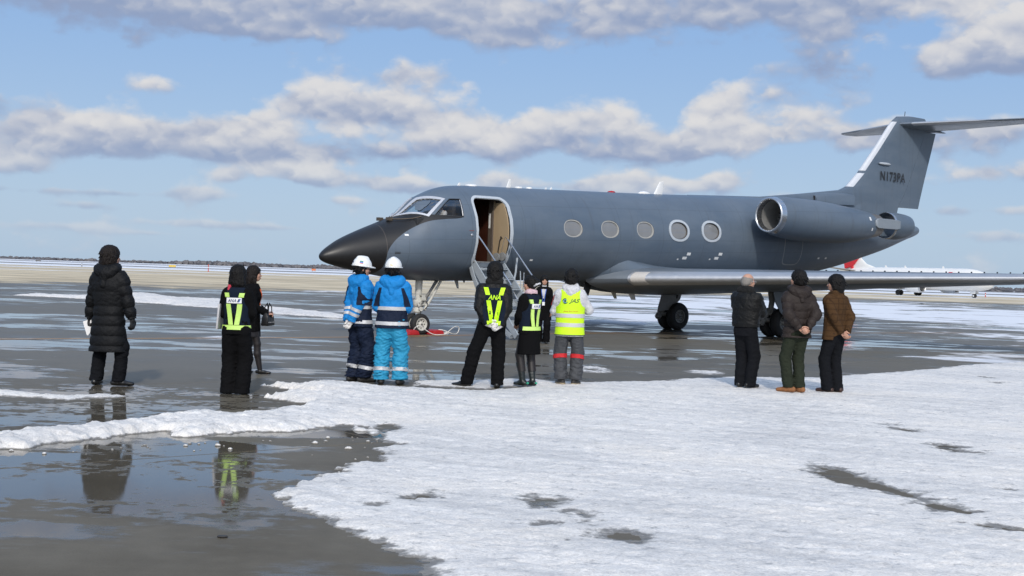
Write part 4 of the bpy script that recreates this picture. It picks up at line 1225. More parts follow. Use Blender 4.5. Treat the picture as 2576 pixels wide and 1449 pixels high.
    # ---- landing gear
    def wheel(par, loc, rt, wt, rr, rim_m, ax=(0, -1, 0), holes=8):
        w = empty('wheel', loc, 0, par)
        g = G(); hw = wt / 2
        pr = [(-hw * .55, rr * .98), (-hw * .95, rr * 1.12), (-hw, rt * .80), (-hw * .82, rt * .94), (-hw * .45, rt * .995), (0, rt), (hw * .45, rt * .995), (hw * .82, rt * .94), (hw, rt * .80), (hw * .95, rr * 1.12), (hw * .55, rr * .98)]
        g.lathe(pr, (0, 0, 0), ax, 48); g.build('tyre', M_tyre, w, angle=50)
        g = G()
        for sg in (1, -1):
            pr = [(sg * hw * .80, rr * 1.06), (sg * hw * .93, rr * 1.04), (sg * hw * .90, rr * .92), (sg * hw * .52, rr * .86), (sg * hw * .45, rr * .45), (sg * hw * .62, rr * .38), (sg * hw * .85, rr * .24), (sg * hw * .88, 0.004)]
            g.lathe(pr, (0, 0, 0), ax, 40)
        g.build('rim', rim_m, w, angle=30)
        g = G(); a_ = np.array(ax, float)
        g.lathe([(hw * .87, .0), (hw * .93, rr * .13), (hw * .99, rr * .12), (hw * 1.0, .002)], (0, 0, 0), ax, 14)
        for k in range(holes):
            t = 2 * math.pi * k / holes
            c = np.array([math.cos(t) * rr * .64, 0, math.sin(t) * rr * .64]) + a_ * hw * .46
            g.lathe([(0, .0), (.004, rr * .10), (.012, rr * .10), (.013, .001)], c, ax, 8)
        g.build('hub', M_hose, w)
        return w
    ng = empty('nose_gear', (0, 0, 0), 0, jet)
    for s in (1, -1):
        wheel(ng, (0.0, -s * .165, .255), .262, .19, .152, M_gear)
    g = G()
    g.tube([(0.05, 0, 1.42), (0.04, 0, 1.0)], [.095, .085], 20); g.tube([(0.04, 0, 1.02), (0.03, 0, .62)], [.075, .075], 20)
    g.lathe([(0, .10), (.05, .12), (.12, .12), (.16, .09)], (0.03, 0, .70), (0, 0, 1), 20)
    g.lathe([(0, .085), (.04, .115), (.10, .115), (.14, .08)], (0.03, 0, .52), (0, 0, 1), 20)
    g.tube([(0.03, -.16, .63), (0.03, .16, .63)], .055, 14)
    g.tube([(0.0, -.10, .80), (-.06, -.13, .76), (-.02, -.14, .70)], .03, 8)
    g.box((.08, -.09, .72), (.22, .09, .92)); g.box((.06, -.14, .84), (.16, -.06, .98))
    g.build('gear_leg', M_gear, ng)
    g = G(); g.tube([(.02, 0, .55), (0.0, 0, .26)], .045, 16); g.build('oleo', M_chrome, ng)
    g = G(); g.tube([(0, -.17, .255), (0, .17, .255)], .035, 12); g.tube([(.08, 0, .55), (.20, 0, .42), (.06, 0, .27)], .022, 8); g.build('axle', M_gear, ng)
    g = G(); g.tube([(.16, -.10, .60), (.40, -.10, .95), (.66, -.10, 1.38)], .034, 10); g.tube([(.16, .10, .60), (.66, .10, 1.38)], .034, 10); g.build('drag_brace', M_gear, ng)
    g = G(); g.tube([(.20, -.02, .86), (.36, -.02, 1.05), (.60, -.02, 1.36)], .032, 10); g.build('retract_strut', M_gdirty, ng)
    g = G()
    for k, q in enumerate(((0, -.09, .97, .72), (.05, .09, .95, .66), (.10, -.11, .88, .60), (.14, -.05, .98, .7))):
        P = [(q[0] + .10 * math.sin(t * 3.1) + .02, q[1] * (1 + .5 * math.sin(t * 3)), q[2] + (q[3] - q[2]) * t) for t in np.linspace(0, 1, 9)]
        g.tube(P, .009, 6)
    g.build('brake_hose', M_hose, ng)
    for s in (1, -1):
        mg = empty('main_gear', (0, 0, 0), 0, jet)
        um = 11.2; y0 = -s * 2.085
        for q in (1, -1):
            wheel(mg, (um, y0 - q * .205, .415), .428, .245, .20, M_gdirty, (0, -1, 0), 10)
        g = G(); g.tube([(um - .25, y0 + s * .05, 1.55), (um - .20, y0, 1.05)], [.10, .10], 18); g.tube([(um - .2, y0, 1.08), (um - .30, y0, .62)], [.085, .075], 18)
        g.tube([(um - .26, y0, .80), (um - .60, y0, .52)], [.075, .085], 16); g.lathe([(0, .085), (.05, .10), (.16, .10), (.2, .06)], (um - .58, y0, .50), (-.3, 0, -.4), 16)
        g.tube([(um - .58, y0, .50), (um, y0, .415)], .07, 14)
        g.build('gear_leg', M_gdirty, mg)
        g = G(); g.tube([(um, y0 - .21, .415), (um, y0 + .21, .415)], .06, 12); g.build('axle', M_gdirty, mg)
        g = G(); g.tube([(um - .02, y0 + s * .3, 1.45), (um - .08, y0 + s * .04, .62)], .055, 12); g.build('side_brace', M_dark, mg)
        # curved outer door hung on the leg
        pl = [(-.62, 1.42), (.32, 1.42), (.30, .95), (.28, .56), (-.02, .50), (-.28, .72), (-.5, 1.0)] if s == 1 else [(-.66, 1.30), (.2, 1.30), (.1, .95), (-.25, .62), (-.86, .56), (-.84, .70)]
        yd = y0 - (s * .36 if s == 1 else s * -.2)
        V = [(um + x, yd - s * .05 * (1.4 - z), z) for x, z in pl] + [(um + x, yd + s * .025 - s * .05 * (1.4 - z), z) for x, z in pl]
        n = len(pl)
        F = [tuple(range(n)), tuple(range(2 * n - 1, n - 1, -1))] + [(i, n + i, n + (i + 1) % n, (i + 1) % n) for i in range(n)]
        mesh('gear_door', V, F, M_wing if s == 1 else M_gdirty, mg, False, True)

    # ---- airstair
    M_lg = mat('stair_grey_paint', (0.33, 0.365, 0.395), 0.42, 0, 0.14)
    stn = empty('airstair', (0, 0, 0), 0, jet)
    top = np.array([-0.93, 1.84]); bot = np.array([-2.75, .10])   # (y, z) along the stair
    def sp(t, off=0.0):
        d = bot - top; nrm = np.array([d[1], -d[0]]) / np.linalg.norm(d)
        p = top + d * t + nrm * off
        return p
    nst = 7
    for k in range(nst):
        p = sp((k + .6) / nst)
        g = G(); g.box((1.06, p[0] - .13, p[1] - .022), (1.90, p[0] + .12, p[1] + .012))
        o = g.build('step', M_lg, stn, False); bevel(o, .006, 1)
        g = G(); g.box((1.08, p[0] - .132, p[1] + .0125), (1.88, p[0] - .03, p[1] + .017)); g.build('tread_strip', M_black, o, False)
    for u in (1.03, 1.93):
        d = bot - top
        V = []
        for t, w in ((0, .13), (.5, .15), (1, .10)):
            for off in (w * .55, -w):
                p = sp(t, off)
                V += [(u - .018, p[0], p[1]), (u + .018, p[0], p[1])]
        g = G(); g.loft([[V[4 * i + 0], V[4 * i + 1], V[4 * i + 3], V[4 * i + 2]] for i in range(3)])
        g.build('stringer', M_lg, stn, False)
    # curved outer skin of the door under the steps
    rs = []
    for t in np.linspace(0.02, .97, 15):
        off = -.14 - .26 * math.sin(math.pi * t) ** .8
        a = sp(t, off); b = sp(t, off + .035)
        rs.append([(.96, a[0], a[1]), (2.0, a[0], a[1]), (2.0, b[0], b[1]), (.96, b[0], b[1])])
    g = G(); g.loft(rs); g.build('door_skin', M_lg, stn, angle=40)
    for u in (.965, 1.995):
        rs = []
        for t in np.linspace(.03, .96, 12):
            off = -.14 - .26 * math.sin(math.pi * t) ** .8
            a = sp(t, off + .035); b = sp(t, off + .13)
            rs.append([(u - .012, a[0], a[1]), (u + .012, a[0], a[1]), (u + .012, b[0], b[1]), (u - .012, b[0], b[1])])
        g = G(); g.loft(rs); g.build('door_rib', M_lg, stn, angle=40)
    for k in range(3):
        p = sp(.12 + .12 * k, -.1); q = sp(.2 + .12 * k, -.3)
        g = G(); g.tube([(1.1 + .1 * k, p[0], p[1]), (1.2 + .1 * k, q[0], q[1])], .022, 8); g.build('link_arm', M_lg, stn)
    for u, y1, y2 in ((1.0, -1.10, -2.45), (1.94, -1.02, -2.35)):
        g = G(); g.tube([(u, y1 + .13, 2.12), (u, y1 + .03, 2.42), (u, y1, 2.51), (u, y1 - .06, 2.47), (u, y2, 1.36), (u, y2 - .05, 1.30)], .019, 10)
        g.build('handrail', M_steel, stn)
    for u in (1.0, 1.94):
        for t in (.45, .80):
            p = sp(t, .06)
            g = G(); g.tube([(u, p[0], p[1]), (u, p[0] - .02, p[1] + .52)], .013, 8); g.build('rail_post', M_steel, stn)
    g = G(); g.tube([(1.97, -1.35, 1.30), (2.1, -1.28, 1.62), (2.18, -1.22, 1.98)], .026, 8); g.tube([(2.03, -1.55, 1.65), (2.03, -1.62, .9)], .014, 8); g.build('support_strut', M_lg, stn)
    for y, z in ((-1.06, 2.0), (-1.0, 1.98)):
        g = G(); g.lathe([(-.025, .0), (-.024, .10), (.024, .11), (.025, .0)], (1.72 + (.1 if y < -1.03 else -.05), y, z), (1, .3, 0), 20); g.build('hinge_cam', M_gdirty, stn)

    M_lg = mat('light_grey_paint', (0.46, 0.50, 0.54), 0.4)
    # ---- aerials, drains and small marks
    def blade(u0, u1, ut0, ut1, z0, z1, m, th=.02, name='blade_aerial'):
        zr = z0
        rs = []
        for k in np.linspace(0, 1, 4):
            a = u0 + (ut0 - u0) * k; b = u1 + (ut1 - u1) * k; z = zr + (z1 - zr) * k
            rs.append([(a + x, y, z) for x, y in foil(b - a, .16)])
        g = G(); g.loft(rs); return g.build(name, m, jet, angle=50)
    blade(2.70, 2.86, 2.80, 2.87, 3.80, 4.06, M_wh)
    blade(8.08, 8.45, 8.35, 8.52, 3.95, 4.38, M_wh)
    blade(1.10, 1.24, 1.18, 1.22, 3.74, 3.86, M_wh)
    blade(4.00, 4.10, 4.06, 4.09, 3.84, 3.93, M_wh); blade(4.18, 4.29, 4.25, 4.28, 3.84, 3.95, M_wh)
    for u, r in ((1.56, .17), (3.12, .11), (3.48, .09)):
        g = G(); z = float(fsec(u)[0]); g.lathe([(0, r), (.035, r * .95), (.05, r * .8), (.051, .001)], (u, 0, z - .015), (0, 0, 1), 24); g.build('disc_aerial', M_wh, jet)
    g = G(); g.lathe([(0, .11), (.02, .115), (.045, .085), (.06, .001)], (6.46, 0, float(fsec(6.46)[0]) - .01), (0, 0, 1), 20); g.build('beacon', mat('beacon_red', (0.45, 0.015, 0.012), .2, 0, .05), jet)
    g = G(); rs = []
    for x, r in ((0, .005), (.08, .05), (.2, .075), (.36, .06), (.5, .005)):
        rs.append([(7.5 + x, 1.3 * r * math.cos(a), 3.99 + r * math.sin(a)) for a in np.linspace(0, 2 * math.pi, 14, endpoint=False)])
    g.loft(rs); g.build('dome_aerial', M_wh, jet)
    M_beige = mat('beige_blade', (0.42, 0.40, 0.33), .45)
    blade(5.56, 5.86, 5.52, 5.73, 1.44, 1.04, M_black)
    blade(6.46, 6.70, 6.70, 6.81, 1.32, .97, M_beige)
    blade(7.12, 7.44, 7.36, 7.54, 1.30, .95, M_wh)
    blade(1.12, 1.25, 1.22, 1.28, 1.38, 1.16, M_lg)
    blade(1.40, 1.47, 1.42, 1.46, 1.38, 1.31, M_dark)
    def patch(u0, u1, z0, z1, m, name, off=.004):
        V = []; F = []
        for i in range(4):
            for j in range(3):
                V.append(fz(np.array([u0 + (u1 - u0) * i / 3]), np.array([z0 + (z1 - z0) * j / 2]), off)[0])
        for i in range(3):
            for j in range(2):
                a = i * 3 + j
                F.append((a, a + 1, a + 4, a + 3))
        return mesh(name, V, F, m, jet, True)
    for u, z, a, b in ((8.486, 2.30, .075, .04), (8.368, 2.182, .085, .038), (9.797, 2.342, .075, .04), (9.688, 2.219, .085, .038), (8.113, 2.141, .03, .02), (9.425, 2.183, .03, .02), (2.815, 1.945, .05, .022), (-.86, 2.43, .045, .022), (14.44, 2.375, .05, .025), (14.85, 2.389, .05, .025)):
        patch(u - a, u + a, z - b, z + b, M_wh, 'stencil_plate')
    patch(-1.16, -1.03, 1.965, 1.985, M_dark, 'vent_slot'); patch(-1.16, -1.03, 1.998, 2.012, M_dark, 'vent_slot')
    patch(.72, .85, 2.60, 2.615, mat('faded_red_stencil', (.20, .06, .05), .5), 'stencil_text')
    g = G(); p = fz(np.array([.79]), np.array([2.50]), .0)[0]; g.lathe([(0, .035), (.012, .033), (.02, .02), (.021, .001)], p, (0, -1, 0), 14); g.build('latch', M_alu, jet)
    # pale outline of the baggage hatch under the engine
    e = np.array([(12.56, 2.90), (12.58, 2.60), (12.64, 2.33), (12.70, 2.20), (12.80, 2.145), (12.95, 2.13), (13.2, 2.135), (13.36, 2.15), (13.45, 2.22), (13.47, 2.36), (13.44, 2.6), (13.41, 2.85)])
    t = np.linspace(0, len(e) - 1, 50)
    c = np.stack([pchip(range(len(e)), e[:, k], t) for k in (0, 1)], 1)
    tn = np.gradient(c, axis=0); tn /= np.linalg.norm(tn, axis=1)[:, None]; nn = np.stack([-tn[:, 1], tn[:, 0]], 1)
    V = []
    for p, k in zip(c, nn):
        for q in (-.016, .016):
            V.append(fz(np.array([p[0] + k[0] * q]), np.array([p[1] + k[1] * q]), .004)[0])
    mesh('hatch_outline', V, [(2 * i, 2 * i + 2, 2 * i + 3, 2 * i + 1) for i in range(49)], mat('faded_grey_line', (.27, .29, .31), .5), jet, True)
    return jet

jet = build_jet()

# ------------------------------------------------------------------ wheel chocks and their rope
def build_chock():
    M_red = mat('chock_red', (0.42, 0.018, 0.022), 0.45, 0, 0.2, 10)
    M_rope = mat('white_rope', (0.70, 0.69, 0.66), 0.8, 0, 0.15, 30)
    c = empty('wheel_chock', (-2.36, 32.2, 0), R(38.5))
    tag(c, 'pair of red wheel chocks at the nose wheel tied with white rope', 'wheel chock')
    for s in (-1, 1):
        g = G(); x0 = s * .20
        pr = [(x0, 0.004), (x0 + s * .34, 0.004), (x0 + s * .30, .10), (x0 + s * .16, .13), (x0 + s * .05, .10)]
        g.loft([[(x, y, z) for x, z in pr] for y in (-.48, .12)])
        bevel(g.build('block', M_red, c, False), .01, 2)
    P = [(-.32, -.36, .11), (-.30, -.44, .20), (-.20, -.50, .22), (-.02, -.53, .10), (.16, -.55, .02), (.42, -.56, .015), (.62, -.50, .03), (.72, -.44, .06), (.62, -.36, .05), (.50, -.42, .03), (.58, -.50, .05), (.80, -.44, .17), (1.0, -.36, .21), (1.08, -.34, .15), (1.0, -.38, .04), (.86, -.44, .02), (.70, -.50, .05), (.5, -.46, .12), (.40, -.40, .13)]
    P = np.array(P); t = np.linspace(0, len(P) - 1, 90)
    def cr(k):
        out = []
        for x in t:
            i = min(int(x), len(P) - 2); f = x - i
            a, b, d, e = P[max(i - 1, 0)], P[i], P[i + 1], P[min(i + 2, len(P) - 1)]
            out.append(.5 * ((2 * b) + (-a + d) * f + (2 * a - 5 * b + 4 * d - e) * f * f + (-a + 3 * b - 3 * d + e) * f ** 3))
        return out
    g = G(); g.tube(cr(0), .011, 8); g.build('rope', M_rope, c)
build_chock()

# ------------------------------------------------------------------ the airliner taxiing far behind
def build_airliner():
    M_w = mat('airliner_white', (0.80, 0.79, 0.76), 0.35, 0, 0.04, 0.4)
    M_g = mat('airliner_grey', (0.40, 0.41, 0.42), 0.4, 0, 0.08, 0.4)
    M_red = mat('airliner_red', (0.62, 0.02, 0.03), 0.35, 0, 0.05, 0.4)
    M_t = mat('airliner_tyre', (0.02, 0.02, 0.02), 0.7)
    M_d = mat('airliner_dark', (0.015, 0.017, 0.02), 0.3)
    M_m = mat('airliner_metal', (0.5, 0.5, 0.5), 0.35, 0.7, 0.1)
    a = empty('airliner', (81.6, 228.0, 0), math.atan2(.83, -.555))
    tag(a, 'white passenger airliner with red arc on its tail taxiing beyond the grey jet', 'airliner')
    ST = np.array([(-4.1, 2.55, .02, .02), (-4.0, 2.56, .35, .30), (-3.6, 2.60, .72, .62), (-2.6, 2.72, 1.25, 1.12), (-1.2, 2.95, 1.72, 1.62), (.6, 3.12, 1.94, 1.86), (3, 3.15, 2.0, 1.88), (18, 3.15, 2.0, 1.88), (21, 3.28, 1.85, 1.78), (25, 3.75, 1.25, 1.2), (29, 4.25, .55, .5), (31.2, 4.5, .12, .12)])
    g = G(); rs = []
    for u in np.linspace(-4.1, 31.2, 70):
        z, h, w = (float(pchip(ST[:, 0], ST[:, k], u)) for k in (1, 2, 3))
        rs.append([(u, w * math.cos(t), z + h * math.sin(t)) for t in np.linspace(0, 2 * math.pi, 32, endpoint=False)])
    g.loft(rs); g.build('fuselage', M_w, a)
    def foil(c, th, n=11):
        x = 0.5 * (1 - np.cos(np.linspace(0, math.pi, n)))
        t = 5 * th * (0.2969 * np.sqrt(x) - 0.126 * x - 0.3516 * x**2 + 0.2843 * x**3 - 0.1036 * x**4)
        return np.concatenate([np.stack([x, t], 1)[::-1], np.stack([x, -t], 1)[1:-1]]) * c
    def fin(z0, z1, x0, x1, grow, m, name, par):
        g = G(); rs = []
        for z in np.linspace(z0, z1, 7):
            le = float(np.interp(z, [4.7, 5.2, 5.97, 6.83, 10.9], [21.0, 23.2, 25.0, 25.8, 28.4])); te = float(np.interp(z, [4.7, 10.9], [29.6, 31.0])); c = te - le
            f = foil(1.0, .09 if z > 6 else .05)
            P = np.stack([le + np.clip(f[:, 0], x0, x1) * c, np.sign(f[:, 1]) * (np.abs(f[:, 1]) * c + grow), np.full(len(f), z)], 1)
            rs.append(P)
        g.loft(rs); return g.build(name, m, par, angle=50)
    fn = fin(4.7, 10.9, 0, 1, 0, M_w, 'fin', a)
    # red arc on the fin
    rs = []
    pl = [(26.1, 6.9), (27.2, 5.7), (28.0, 5.15), (29.55, 4.75), (29.75, 5.7), (30.35, 8.5), (30.8, 10.4), (28.9, 10.4), (27.0, 8.1)]
    for s in (1, -1):
        V = []
        for yy in (.02, .46):
            V += [(x, s * yy, z) for x, z in pl]
        n = len(pl)
        F = [tuple(range(n)), tuple(range(2 * n - 1, n - 1, -1))] + [(i, n + i, n + (i + 1) % n, (i + 1) % n) for i in range(n)]
        mesh('tail_emblem', V, F, M_red, fn, False, True)
    g = G(); g.box((27.6, -.40, 4.3), (28.1, .40, 5.4)); g.build('tail_stripe', M_red, fn, False)
    for s in (1, -1):
        g = G(); rs = []
        for v, le, te, z in ((.5, 26.2, 29.8, 4.4), (6.3, 29.9, 31.3, 5.1)):
            rs.append([(le + x, s * v, z + y) for x, y in foil(te - le, .09)])
        g.loft(rs); g.build('tailplane', M_g, a, angle=50)
        g = G(); rs = []
        for v, le, te, z, th in ((1.3, 9.0, 17.0, 2.0, .13), (5.0, 11.8, 17.2, 2.45, .12), (14.2, 17.6, 19.4, 3.35, .10)):
            rs.append([(le + x, s * v, z + y) for x, y in foil(te - le, th)])
        g.loft(rs); w = g.build('wing', M_g, a, angle=50)
        e = empty('engine', (0, 0, 0), 0, a)
        g = G(); pr = [(7.4, .80), (7.3, .88), (7.35, .95), (8.2, 1.05), (9.6, 1.0), (10.6, .80), (10.6, .6)]
        g.loft([[(u, s * 4.85 + r * math.cos(t), 1.55 + r * .92 * math.sin(t)) for t in np.linspace(0, 2 * math.pi, 28, endpoint=False)] for u, r in pr], True, False); g.build('nacelle', M_w, e)
        g = G(); pr = [(7.75, .82), (7.36, .80), (7.28, .88), (7.35, .955), (7.6, .99)]
        g.loft([[(u, s * 4.85 + r * math.cos(t), 1.55 + r * .92 * math.sin(t)) for t in np.linspace(0, 2 * math.pi, 28, endpoint=False)] for u, r in pr], True, False); g.build('inlet_lip', M_m, e)
        g = G(); g.lathe([(0, .82), (.01, .01)], (7.8, s * 4.85, 1.55), (1, 0, 0), 20); g.build('fan', M_d, e)
        g = G(); g.lathe([(0, .62), (1.2, .35), (1.21, .01)], (10.5, s * 4.85, 1.55), (1, 0, 0), 20); g.build('exhaust', M_m, e)
        g = G(); g.box((8.4, s * 4.85 - .12, 2.3), (12.5, s * 4.85 + .12, 2.62)); g.build('pylon', M_g, e, False)
        mg = empty('main_gear', (14.3, s * 2.6, 0), 0, a)
        for q in (-1, 1):
            g = G(); g.lathe([(-.17, .01), (-.17, .36), (-.15, .47), (-.08, .51), (.08, .51), (.15, .47), (.17, .36), (.17, .01)], (0, q * .42, .51), (0, 1, 0), 24); g.build('wheel', M_t, mg)
        g = G(); g.tube([(0, -.42, .51), (0, .42, .51)], .09, 8); g.tube([(0, 0, .5), (0, 0, 2.2)], .14, 10); g.build('gear_leg', M_m, mg)
    ng = empty('nose_gear', (0, 0, 0), 0, a)
    for q in (-1, 1):
        g = G(); g.lathe([(-.1, .01), (-.1, .2), (-.09, .30), (-.05, .345), (.05, .345), (.09, .30), (.1, .2), (.1, .01)], (0, q * .2, .345), (0, 1, 0), 20); w = g.build('wheel', M_t, ng)
        g = G(); g.lathe([(-.105, .01), (-.105, .17), (.105, .17), (.105, .01)], (0, q * .2, .345), (0, 1, 0), 16); g.build('rim', M_w, w)
    g = G(); g.tube([(0, 0, .3), (0, 0, 1.7)], .09, 8); g.tube([(0, -.2, .345), (0, .2, .345)], .06, 8); g.build('gear_leg', M_w, ng)
    for q in (-1, 1):
        g = G(); g.box((-.5, q * .45 - .02, .72), (.55, q * .45 + .02, 1.25)); g.build('gear_door', M_w, ng, False)
    g = G()
    for s in (1, -1):
        g.box((-2.55, s * .35 - .3, 3.62), (-1.7, s * .35 + .3, 3.92)); 
    g.build('cockpit_window', M_d, a, False)
    wm = None
    for k in range(34):
        for s in (1, -1):
            if wm is None:
                g = G(); g.box((-.13, -.02, -.18), (.13, .02, .18)); o = g.build('cabin_window', M_d, a, False); wm = o.data
            else:
                o = link(bpy.data.objects.new('cabin_window', wm), a)
            o.location = (1.2 + .56 * k, s * 1.84, 3.55)
    for u in (0.4, 20.0):
        g = G(); g.box((u, 1.86, 2.45), (u + .8, 1.895, 4.2)); g.build('cabin_door', M_g, a, False)
    g = G(); g.box((3.4, 1.80, 4.02), (4.2, 1.86, 4.45)); g.build('flag_mark', M_red, a, False)
    for u in (6.5, 15.0, 19.5):
        g = G(); g.loft([[(u, -.04, 5.1), (u + .5, -.04, 5.1), (u + .5, .04, 5.1), (u, .04, 5.1)], [(u + .25, -.02, 5.5), (u + .5, -.02, 5.5), (u + .5, .02, 5.5), (u + .25, .02, 5.5)]]); g.build('blade_aerial', M_w, a, False)
build_airliner()

# ------------------------------------------------------------------ far wood on the horizon, one mass
def build_wood():
    m = bpy.data.materials.new('bare_wood'); m.use_nodes = True
    T = NT(m.node_tree); b = T.n['Principled BSDF']
    p = T.new('ShaderNodeNewGeometry').outputs['Position']
    n = T.noise(p, 0.05, 5, 0.65)
    T.l.new(T.mix(T.step(n, .35, .65), (.105, .105, .115), (.175, .165, .165)), b.inputs['Base Color'])
    b.inputs['Roughness'].default_value = .9; b.inputs['Specular IOR Level'].default_value = .1
    r = np.random.default_rng(5)
    V = []; F = []
    def clump(x, y, z, w, h):
        o = len(V); k = 5
        top = z + h
        for ring, (f, zz) in enumerate(((.75, z), (1.0, z + h * .45), (.7, z + h * .8))):
            for j in range(k):
                a = 2 * math.pi * j / k + r.random()
                q = w * f * (0.6 + .7 * r.random())
                V.append((x + q * math.cos(a), y + q * math.sin(a), zz + h * .12 * (r.random() - .5)))
        V.append((x, y, top))
        for ring in range(2):
            for j in range(k):
                F.append((o + ring * k + j, o + ring * k + (j + 1) % k, o + (ring + 1) * k + (j + 1) % k, o + (ring + 1) * k + j))
        for j in range(k):
            F.append((o + 2 * k + j, o + 2 * k + (j + 1) % k, o + 3 * k))
    for row in range(4):
        x = -1400.0
        while x < 1500:
            w = 3 + 5 * r.random()
            y = 2150 + 40 * row + 60 * math.sin(x / 260) + 25 * r.random()
            base = 4.2 + 2.4 * math.sin(x / 170 + row) * math.sin(x / 61) + (1.2 if -560 < x < -60 else 0) - (1.3 if x < -620 else 0)
            clump(x, y, -.1, w, max(2.0, base + 2.6 * r.random() * r.random()))
            x += w * (1.0 + .5 * r.random())
    # nearer scrub at the right, taller single crowns
    for k in range(150):
        x = 330 + 420 * r.random()
        clump(x, 1000 + 60 * r.random(), -.1, 3 + 3 * r.random(), 1.6 + 2.0 * r.random() + (3.4 if r.random() < .04 else 0))
    o = mesh('wood', V, F, m, None, False)
    tag(o, kind='stuff')
build_wood()

# ------------------------------------------------------------------ airfield furniture, a few pixels each
def build_markers():
    M_y = mat('sign_yellow', (.62, .42, .04), .5); M_r = mat('marker_red', (.55, .07, .04), .5); M_w = mat('marker_white', (.75, .75, .72), .5); M_d = mat('sign_dark', (.08, .07, .06), .6); M_o = mat('marker_orange', (.60, .17, .05), .5)
    def sign(x, y, w, h, m, label):
        e = empty('taxiway_sign', (x, y, 0)); tag(e, label, 'airfield sign')
        g = G(); g.box((-w / 2, -.12, .35), (w / 2, .12, .35 + h)); bevel(g.build('board', m, e, False), .03, 1)
        for s in (-1, 1):
            g = G(); g.box((s * w * .35 - .05, -.05, 0), (s * w * .35 + .05, .05, .36)); g.build('leg', M_d, e, False)
    def marker(x, y, h, m, label):
        e = empty('runway_marker', (x, y, 0)); tag(e, label, 'runway marker', 'runway edge markers in the snow')
        g = G(); g.lathe([(0, .22), (.05, .2), (.06, .09), (h * .8, .08), (h, .12), (h + .06, .02)], (0, 0, 0), (0, 0, 1), 10); g.build('post', m, e)
        g = G(); g.lathe([(0, .11), (.16, .11)], (0, 0, h * .55), (0, 0, 1), 10); g.build('band', M_w, e)
    sign(-109.0, 414.0, 2.2, .6, M_y, 'small yellow taxiway sign far out in the snow, left of the two women')
    sign(-235.0, 640.0, 2.6, .6, M_d, 'small dark taxiway sign far out on the left, near the man in the long coat')
    sign(-80.0, 520.0, 1.6, .8, M_o, 'orange box sign in the snow beyond the jet nose')
    marker(-64.5, 274.0, 1.5, M_r, 'red and white marker post far off in the snow')
    marker(-110.0, 330.0, .7, M_d, 'low dark marker in the snow beside the head of the man in the long coat')
    marker(96.0, 262.0, .8, M_r, 'low red marker on the snow strip right of the airliner nose wheel')
    marker(48.0, 250.0, .8, M_d, 'low dark marker on the snow strip left of the airliner wheels')
build_markers()

